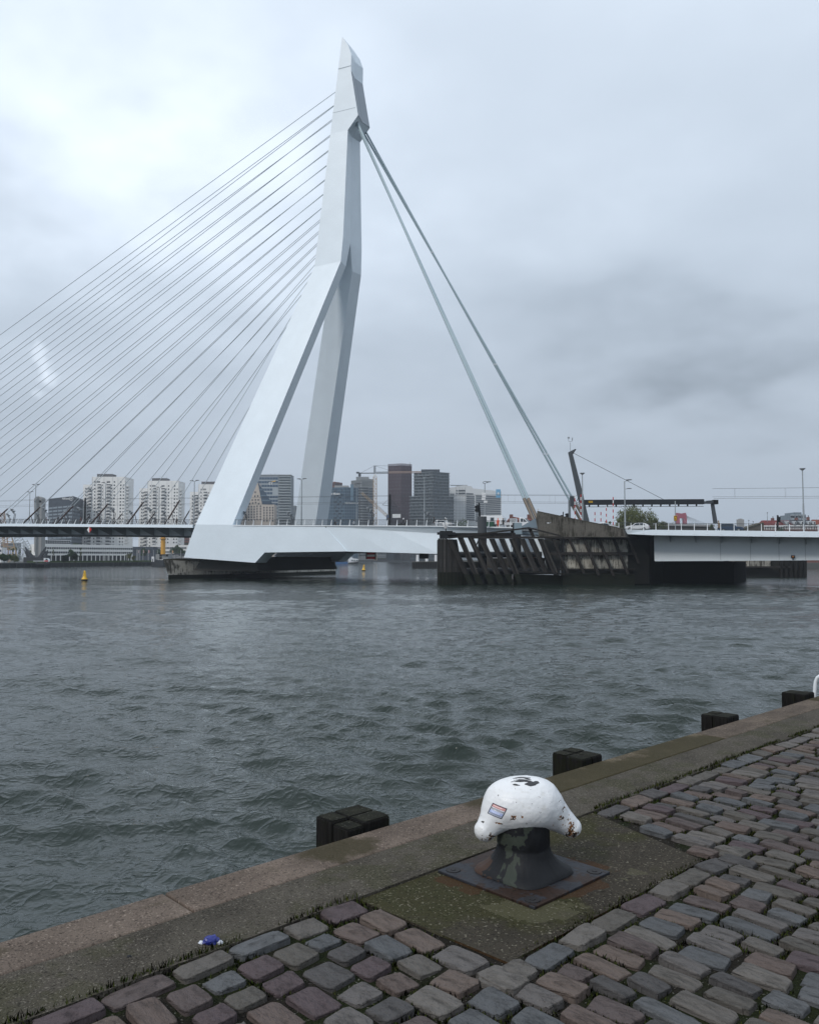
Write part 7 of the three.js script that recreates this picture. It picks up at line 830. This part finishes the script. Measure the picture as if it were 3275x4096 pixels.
// ---------------------------------------------------------------- vehicles
function wheelSet(t, xs, r, half) { for (const x of xs) for (const s of [-1, 1]) { const m = new MB(); m.tube(V3(x, r, s * (half - 0.2)), V3(x, r, s * half), r, r, 18); const w = m.build('wheel', M.rubber, t, true); new MB().tube(V3(x, r, s * (half)), V3(x, r, s * (half + 0.015)), r * 0.62, r * 0.6, 14).build('rim', M.pole, w, true); } }
const prof = (pts, w, z = -w / 2) => { const s = new THREE.Shape(pts.map(([a, b]) => new THREE.Vector2(a, b))), g = new THREE.ExtrudeGeometry(s, { depth: w - 0.1, bevelEnabled: true, bevelThickness: 0.05, bevelSize: 0.05, bevelSegments: 2, steps: 1 }); g.translate(0, 0, z + 0.05); return g; };
function car(label, x, w, paint, kind, turn) {
  const p = onDeck(x, w), t = thing('car', label, 'car', p.setY(p.y + 0.01), null, turn), est = kind === 'estate';
  put(prof([[-2.1, 0.32], [2.05, 0.3], [2.15, 0.62], [1.9, 0.82], [0.95, 0.93], [-2.08, 0.95], [-2.16, 0.6]], 1.72), 'body', paint, t);
  put(prof(est ? [[-2.0, 0.93], [1.0, 0.92], [0.35, 1.4], [-0.2, 1.47], [-1.6, 1.45], [-1.95, 1.2]] : [[-2.0, 0.93], [1.0, 0.92], [0.25, 1.42], [-0.3, 1.48], [-1.3, 1.44], [-1.9, 1.12]], 1.46), 'cabin', paint, t);
  const gl = (pts) => { for (const s of [-1, 1]) { const m = new MB(); m.slab(pts.map(([a, b]) => V3(a, b, s * 0.735)), V3(0, 0, s * 0.012)); m.build('window', M.glass, t, true); } }; gl([[0.72, 0.98], [0.2, 1.36], [-0.45, 1.4], [-0.5, 0.98]]); gl([[-0.58, 0.98], [-0.53, 1.4], [est ? -1.5 : -1.2, 1.37], [est ? -1.78 : -1.6, 0.98]]);
  const ws = new MB(); ws.slab([V3(0.97, 0.97, -0.6), V3(0.97, 0.97, 0.6), V3(0.42, 1.39, 0.55), V3(0.42, 1.39, -0.55)].map((v) => v.add(V3(0.05, 0.02, 0))), V3(0.01, 0.01, 0)); ws.build('windscreen', M.glass, t, true);
  for (const s of [-1, 1]) { new MB().box(V3(2.08, 0.68, s * 0.62), 0.16, 0.14, 0.3).build('headlight', M.lens, t, true); new MB().box(V3(-2.14, 0.8, s * 0.68), 0.1, 0.22, 0.2).build('tail_light', M.red, t, true); new MB().box(V3(0.62, 1.0, s * 0.93), 0.12, 0.12, 0.18).build('mirror', paint, t, true); } wheelSet(t, [-1.3, 1.32], 0.32, 0.87); return t;
}
car('silver estate car beside the broad light green tree', 1776, 8, M.carSilver, 'estate', bt); car('white hatchback at the left end of the bascule span', 2548, 6, M.carWhite, 'hatch', bt + 3.14); car('dark blue estate car behind the person in the tan coat', 2922, 7, M.carBlue, 'estate', bt); car('pale car roof just showing above the concrete anchor block', 2425, 9, M.carSilver, 'hatch', bt);
{
  let p = onDeck(2078, 6), t = thing('pickup_truck', 'white crew-cab pickup truck with a caged tank on its bed', 'pickup truck', p, null, bt); const cc = (x) => x; put(prof([[0.2, 0.55], [2.6, 0.5], [2.7, 1.0], [1.9, 1.2], [1.1, 2.05], [0.3, 2.15], [0.2, 2.1]], 1.85), 'cab', M.carWhite, t); new MB().box(V3(-1.5, 0.78, 0), 3.3, 0.22, 1.95).build('bed', M.carWhite, t, true); new MB().box(V3(-1.5, 1.05, 0.97), 3.3, 0.35, 0.05).build('side_board', M.carWhite, t, true); new MB().box(V3(-1.5, 1.05, -0.97), 3.3, 0.35, 0.05).build('side_board', M.carWhite, t, true);
  for (const s of [-1, 1]) { new MB().slab([[0.45, 1.3], [0.45, 1.95], [0.95, 1.95], [0.95, 1.3]].map(([a, b]) => V3(a, b, s * 0.925)), V3(0, 0, s * 0.015)).build('window', M.glass, t, true); new MB().slab([[1.05, 1.3], [1.05, 1.93], [1.75, 1.3]].map(([a, b]) => V3(a, b, s * 0.925)), V3(0, 0, s * 0.015)).build('window', M.glass, t, true); } new MB().slab([V3(1.9, 1.28, -0.75), V3(1.9, 1.28, 0.75), V3(1.22, 2.0, 0.7), V3(1.22, 2.0, -0.7)].map((v) => v.add(V3(0.06, 0.05, 0))), V3(0.01, 0.01, 0)).build('windscreen', M.glass, t, true); wheelSet(t, [-2.1, 1.9], 0.36, 0.95);
  const tk = new THREE.Group(); tk.name = 'tank'; t.add(tk); put(new RoundedBoxGeometry(1.3, 1.1, 1.2, 2, 0.06), 'tank_body', mat([0.62, 0.64, 0.66], 0.4), tk).position.set(-1.3, 1.5, 0); const cg = new MB(); for (let i = 0; i <= 6; i++) { cg.box(V3(-1.95 + i * 0.217, 1.5, 0.62), 0.035, 1.15, 0.03); cg.box(V3(-1.3, 0.95 + i * 0.185, 0.625), 1.33, 0.03, 0.03); } stuff(cg.build('cage', M.greySteel, tk, true));
  p = onDeck(1968, 7); t = thing('site_cabin', 'white wheeled site cabin behind the orange worker', 'site cabin', p, null, bt); put(prof([[-2.5, 0.75], [2.5, 0.75], [2.6, 2.0], [2.35, 2.45], [-2.5, 2.5]], 2.2), 'cabin', M.carWhite, t); new MB().box(V3(0.35, 1.75, 1.1), 0.85, 0.8, 0.03).build('window', mat([0.25, 0.26, 0.27], 0.3), t, true); new MB().box(V3(0.35, 1.75, 1.115), 0.6, 0.6, 0.03).build('pane', M.glass, t, true); new MB().box(V3(-0.6, 0.6, 0), 4.6, 0.18, 1.6).build('chassis', M.darkSteel, t, true); wheelSet(t, [-1.0, 0.2], 0.34, 1.0); new MB().bar(V3(2.5, 0.6, 0), V3(3.6, 0.5, 0), 0.1, 0.1).build('drawbar', M.darkSteel, t, true);
  p = onDeck(1955, 3); t = thing('green_crate', 'dark green container standing behind the railing left of the orange worker', 'container', p, null, bt); put(new RoundedBoxGeometry(2.1, 1.0, 0.9, 2, 0.05), 'container', mat([0.02, 0.09, 0.05], 0.6), t).position.y = 0.55; put(new RoundedBoxGeometry(2.16, 0.1, 0.96, 2, 0.04), 'lid', mat([0.02, 0.07, 0.04], 0.6), t).position.y = 1.1;
}
{ const Z = 418, P = (x, y) => at(...zz(x, y), Z), c = P(880, 1735).setY(G), t = thing('flatbed_truck', 'small white flatbed truck with red markings on the far left embankment', 'truck', c); put(prof([[0, 0.5], [2.4, 0.5], [2.5, 1.2], [1.9, 2.2], [0, 2.3]], 2), 'cab', M.carWhite, t); new MB().box(V3(-2.6, 0.85, 0), 5, 0.4, 2).build('flatbed', mat([0.5, 0.52, 0.54], 0.6), t, true); new MB().slab([V3(0.9, 1.3, 1.02), V3(0.9, 2.0, 1.02), V3(1.7, 2.0, 1.02), V3(2.1, 1.3, 1.02)], V3(0, 0, 0.02)).build('window', M.glass, t, true); new MB().box(V3(1.2, 0.9, 1.02), 1.8, 0.6, 0.04).build('red_panel', M.red, t, true); wheelSet(t, [-3.6, 1.4], 0.42, 1.02); t.rotation.y = 0.1; }

// ---------------------------------------------------------------- on the water and along the bank
{
  const buoy = (label, x, yTop, yW, tilt) => { const Z = -onY(x, yW, 0).z, p = at(x, yW, Z).setY(0), h = at(x, yTop, Z).y, t = thing('buoy', label, 'buoy', p, null, 0); t.rotation.z = tilt; const k = h / 2.2; put(new THREE.LatheGeometry([[0.01, 2.2], [0.12, 2.17], [0.2, 2.05], [0.24, 1.8], [0.33, 1.2], [0.42, 0.62], [0.60, 0.52], [0.62, 0.32]].map(([a, b]) => new THREE.Vector2(a * k, b * k)).reverse(), 24), 'body', M.yellow, t); put(new THREE.LatheGeometry([[0.02, -0.5], [0.6, -0.4], [0.65, 0.1], [0.62, 0.325]].map(([a, b]) => new THREE.Vector2(a * k, b * k)), 24), 'black_base', M.black, t); const m = new MB(); m.box(V3(-0.08, 1.75 * k, 0.26 * k), 0.14, 0.14, 0.04).box(V3(0, 1.45 * k, 0.3 * k), 0.12, 0.14, 0.04).box(V3(-0.05, 1.15 * k, 0.34 * k), 0.12, 0.12, 0.04); stuff(m.build('markings', M.black, t, true)); };
  buoy('yellow buoy with a black base floating left of the pylon pier', 339, 2282, 2323, 0); buoy('smaller yellow buoy seen under the bridge right of the pier', 1454, 2258, 2284, -0.08);
  // orange mast on a grey pontoon
  const Z = 470, P = (x, y) => at(480 + x * 0.29, 1850 + y * 0.29, Z), t = thing('mast_pontoon', 'orange mast standing on a grey box-shaped landing stage left of the pier', 'landing stage', P(600, 1330).setY(0)); new MB().tube(P(597, 1265), P(597, 1003), 1.35, 1.2, 12).build('orange_mast', mat([0.62, 0.32, 0.05], 0.5), t); new MB().tube(P(597, 1048), P(597, 1056), 2.1, 2.1, 12).build('collar', mat([0.5, 0.26, 0.05], 0.5), t); new MB().slab([P(495, 1265), P(662, 1262), P(662, 1334), P(495, 1338)], V3(0, 0, -9)).build('stage_box', mat([0.26, 0.265, 0.26], 0.7), t); for (const [x, y] of [[563, 1280], [652, 1280], [563, 1318]]) { const c = P(x, y); new MB().box(c.setZ(c.z + 0.05), 1.3, 1.3, 0.25).build('porthole', M.black, t); } new MB().slab([P(440, 1345), P(600, 1345), P(600, 1400).setY(-1), P(440, 1400).setY(-1)], V3(0, 0, -10)).build('float', mat([0.04, 0.043, 0.046], 0.8), t); new MB().bar(P(445, 1370), P(445, 1310), 0.4, 0.4).bar(P(470, 1370), P(470, 1310), 0.4, 0.4).bar(P(440, 1312), P(475, 1312), 0.5, 1.2).build('white_frame', M.signWhite, t);
  const fe = thing('quay_fence', 'dark see-through fence along the bank right of the landing stage', 'fence', P(780, 1320).setY(G)), Q = (x, y) => at(480 + x * 0.29, 1850 + y * 0.29, 560); const fm = new MB(); fm.bar(Q(660, 1265), Q(1000, 1262), 0.3, 0.8); fm.build('top_rail', M.darkSteel, fe); const fp = new MB(); for (let x = 665; x < 1000; x += 9) fp.bar(Q(x, 1265), Q(x, 1340).setY(G), 0.25, 0.25); stuff(fp.build('bars', M.darkSteel, fe));
  // flagpoles, with the few flags that hang on them
  const pole = (x, y0, label, flag, Zp = 520) => { const R = (a, b) => at(480 + a * 0.29, 1850 + b * 0.29, Zp), f = thing('flagpole', label, 'flagpole', R(x, 1320).setY(G), 'slim flagpoles along the far left bank'); new MB().tube(R(x, 1320).setY(G), R(x, y0), 0.13, 0.09, 6).build('pole', mat([0.5, 0.5, 0.5], 0.5), f); if (flag) new MB().slab([R(x + 1, y0 + 6), R(x + 16, y0 + 14), R(x + 14, y0 + 52), R(x + 1, y0 + 44)], V3(0, 0, 0.06)).build('flag', mat(flag, 0.7), f); };
  const NTH = ['first', 'second', 'third', 'fourth', 'fifth', 'sixth', 'seventh', 'eighth', 'ninth', 'tenth', 'eleventh', 'last']; [[-230, 1190], [-190, 1195], [-140, 1190], [-90, 1195], [-40, 1195], [20, 1200], [100, 1195], [235, 1200], [278, 1200], [465, 1205], [520, 1205], [842, 1205]].forEach(([x, y], i) => pole(x, y, `slim bare flagpole, ${NTH[i]} of the bare ones from the left on the far bank`)); pole(252, 1200, 'flagpole with a narrow grey-red flag beside the dark pavilion', [0.32, 0.26, 0.26]); pole(322, 1200, 'flagpole with a narrow reddish-grey flag in front of the dark pavilion', [0.30, 0.22, 0.2]); pole(394, 1200, 'flagpole with a red and white flag left of the orange mast', [0.45, 0.25, 0.25]); pole(722, 1205, 'flagpole with a small orange flag near the tall green tree', [0.5, 0.3, 0.15]);
}
{ // barge with wheelhouse and containers; a navy hull under the bridge
  const Z = 690, P = (x, y, d = 0) => at(1270 + x * 0.2958, 2180 + y * 0.2958, Z + d), t = thing('barge', 'blue barge with white wheelhouse and red containers under the bridge', 'barge', P(430, 255).setY(0)); new MB().slab([P(60, 225), P(410, 228), P(410, 262).setY(-0.5), P(80, 262).setY(-0.5)], V3(0, 0, -9)).build('hull', mat([0.02, 0.085, 0.22], 0.4), t); new MB().slab([P(410.5, 235), P(420, 232), P(550, 218), P(545, 255).setY(-0.5), P(410.5, 262).setY(-0.5)], V3(0, 0, -9)).build('stern_hull', M.black, t); new MB().slab([P(408, 238), P(550, 220), P(550, 224), P(408, 242)], V3(0, 0, 0.15)).build('white_strake', M.signWhite, t);
  new MB().slab([P(414, 232), P(414, 168), P(465, 165), P(467, 180), P(545, 188), P(547, 214)].map((v) => v.setZ(v.z - 1)), V3(0, 0, -6)).build('wheelhouse', M.carWhite, t); for (const x of [462, 484, 508, 534]) { const c = P(x, 207); new MB().box(c.setZ(-Z - 0.9), 0.9, 0.95, 0.25).build('window', M.glass, t); } const k = new MB(); k.tube(P(450, 168, 3), P(450, 140, 3), 0.12).tube(P(487, 185, 3), P(487, 145, 3), 0.12).box(P(470, 168, 3), 2.2, 1.2, 1.5); stuff(k.build('mast_and_gear', M.greySteel, t));
  const box = (label, pts, m, d) => { const b = thing('shipping_container', label, 'container', P(...pts[0]).setY(P(0, 215).y)); new MB().slab(pts.map(([x, y]) => P(x, y, d)), V3(0, 0, -2.4)).build('box', m, b); const r = new MB(); for (let i = 1; i < 8; i++) { const a = P(mix(pts[0][0], pts[1][0], i / 8), pts[0][1], d - 0.06), e = P(mix(pts[3][0], pts[2][0], i / 8), pts[3][1], d - 0.06); r.bar(a, e, 0.14, 0.12, A); } stuff(r.build('corrugation', m, b)); return b; };
  box('upper red shipping container on the blue barge', [[335, 130], [412, 130], [412, 168], [335, 168]], mat([0.26, 0.055, 0.05], 0.6), 1.4); box('lower red shipping container on the blue barge', [[300, 170], [412, 170], [412, 206], [300, 206]], mat([0.30, 0.065, 0.055], 0.6), 1.4); box('pale grey shipping container low on the blue barge', [[325, 200], [410, 200], [410, 222], [325, 222]], mat([0.30, 0.32, 0.33], 0.6), 0.6);
  const Q = (x, y, d = 0) => at(...c2(x, y), 640 + d), n = thing('shipping_container', 'navy blue container with white letters in the gap under the pylon foot', 'container', Q(1085, 1010).setY(1.5)); new MB().slab([Q(1052, 985), Q(1180, 985), Q(1180, 1020), Q(1052, 1020)], V3(0, 0, -2.4)).build('box', mat([0.012, 0.025, 0.07], 0.5), n); lettering('CMA CGM', Q(1088, 1002).setZ(-639.6), 0.95, M.signWhite, n); const dr = new MB(); dr.bar(Q(1053, 985).setZ(-639.9), Q(1053, 1020).setZ(-639.9), 0.25, 0.2).bar(Q(1179, 985).setZ(-639.9), Q(1179, 1020).setZ(-639.9), 0.25, 0.2); dr.build('corner_posts', mat([0.02, 0.035, 0.09], 0.5), n);
  const s = thing('cargo_ship', 'navy hulled ship with small white fittings half hidden behind the pylon pier', 'ship', Q(1000, 1050).setY(0)); new MB().slab([Q(930, 1036, 2), Q(1340, 1026, 2), Q(1340, 1085, 2).setY(-0.5), Q(940, 1085, 2).setY(-0.5)], V3(0, 0, -9)).build('hull', mat([0.02, 0.03, 0.05], 0.5), s); new MB().box(Q(985, 1030, 4), 5, 3.2, 3).build('deckhouse', M.carWhite, s); new MB().tube(Q(1020, 1040, 4), Q(1020, 990, 4), 0.2).build('mast', M.pole, s);
}
{ // jetty with white bollards, left of the timber fender
  const Z = 400, P = (x, y, d = 0) => at(1270 + x * 0.2958, 2180 + y * 0.2958, Z + d), t = thing('jetty', 'dark piled jetty with white posts left of the timber fender', 'jetty', P(1450, 300).setY(0)); new MB().slab([P(1276, 230), P(2400, 224), P(2400, 330).setY(-1), P(1276, 330).setY(-1)].map((v) => v.setZ(v.z - 0.6)), V3(0, 0, -8)).build('wall', mat([0.03, 0.03, 0.028], 0.9), t); new MB().slab([P(1276, 222), P(2400, 216), P(2400, 226), P(1276, 234)], V3(0, 0, -9)).build('deck', mat([0.11, 0.11, 0.10], 0.9), t); for (let x = 1285; x < 1640; x += 32) new MB().slab([P(x, 234), P(x + 9, 234), P(x + 9, 320).setY(-1), P(x, 320).setY(-1)], V3(0, 0, -0.5)).build('pile', mat([0.05, 0.046, 0.042], 0.9), t); for (const x of [1352, 1476, 1600]) { const p = P(x, 222, 3), m = new MB(); m.tube(p, p.clone().setY(p.y + 3.2), 0.75, 0.65, 10); m.build('white_post', M.signWhite, t); }
}
// ---------------------------------------------------------------- gulls
{
  const gull = (label, p, turn, fly, s = 1) => { const B = fly ? [[[-0.22, 0, 0, 0.03], [0.0, 0.01, 0, 0.075]], [[0, 0.01, 0, 0.075], [0.16, 0.02, 0, 0.05]], [[0.16, 0.02, 0, 0.05], [0.22, 0.03, 0, 0.045]], [[0.25, 0.02, 0, 0.018], [0.31, 0.01, 0, 0.008]], [[-0.2, 0, 0.03, 0.02], [-0.33, -0.01, 0.05, 0.012]], [[-0.2, 0, -0.03, 0.02], [-0.33, -0.01, -0.05, 0.012]], ...[1, -1].flatMap((k) => [[[0.06, 0.04, 0.05 * k, 0.035], [0.12, 0.16, 0.33 * k, 0.03]], [[0.12, 0.16, 0.33 * k, 0.03], [-0.02, 0.10, 0.72 * k, 0.012]], [[-0.02, 0.04, 0.05 * k, 0.03], [0.02, 0.15, 0.33 * k, 0.024]]])] : [[[-0.2, 0.20, 0, 0.03], [0.04, 0.24, 0, 0.085]], [[0.04, 0.24, 0, 0.085], [0.12, 0.34, 0, 0.045]], [[0.12, 0.34, 0, 0.045], [0.14, 0.40, 0, 0.05]], [[0.17, 0.40, 0, 0.018], [0.24, 0.38, 0, 0.008]], [[-0.18, 0.2, 0, 0.025], [-0.34, 0.17, 0, 0.014]], [[0.02, 0.2, 0.04, 0.018], [0.02, 0.0, 0.04, 0.012]], [[0.02, 0.2, -0.04, 0.018], [0.02, 0.0, -0.04, 0.012]], [[0.02, 0.01, 0.04, 0.012], [0.07, 0.005, 0.04, 0.01]], [[0.02, 0.01, -0.04, 0.012], [0.07, 0.005, -0.04, 0.01]]];
    const g = surfaceNets((x, y, z) => { let d = 9; for (const [a, b] of B) d = smin(d, capsule(x, y, z, a, b), 0.03); return d; }, [-0.42, -0.12, -0.82], [0.36, 0.52, 0.82], 0.022), C = new Float32Array(g.attributes.position.count * 3), Q = g.attributes.position; for (let i = 0; i < Q.count; i++) { const x = Q.getX(i), y = Q.getY(i), z = Math.abs(Q.getZ(i)); let c = [0.72, 0.72, 0.71]; if (fly ? y > 0.06 && z > 0.1 : (y > 0.22 && x < 0.03)) c = [0.36, 0.38, 0.40]; if (fly && z > 0.62) c = [0.05, 0.05, 0.05]; if (x > 0.25 || (!fly && (y < 0.14 || (x > 0.2 && y > 0.34)))) c = [0.6, 0.35, 0.06]; C.set(c, i * 3); } g.setAttribute('color', new THREE.BufferAttribute(C, 3)); const t = thing('gull', label, 'gull', p, null, turn); t.scale.setScalar(s); put(g, 'body', new THREE.MeshStandardMaterial({ vertexColors: true, roughness: 0.8 }), t); };
  gull('white gull flying past the concrete anchor block', at(...c4(1036, 722), 145), 0.5, true, 1.15); gull('gull standing on the high tip of the concrete anchor block', bp(...c4(950, 622), -1.2).add(V3(0, 0.12, 0)), 0.2, false, 1.1); gull('gull perched on the pale reflector at the left corner of the timber fender', at(...cz(104, 150), 155).add(V3(0, 0.9, -0.5)), 2.6, false, 1.1);
}

scene.updateMatrixWorld(true);
scene.traverse((o) => { if (o.isMesh) { o.castShadow = true; o.receiveShadow = true; } });
renderer.render(scene, camera);
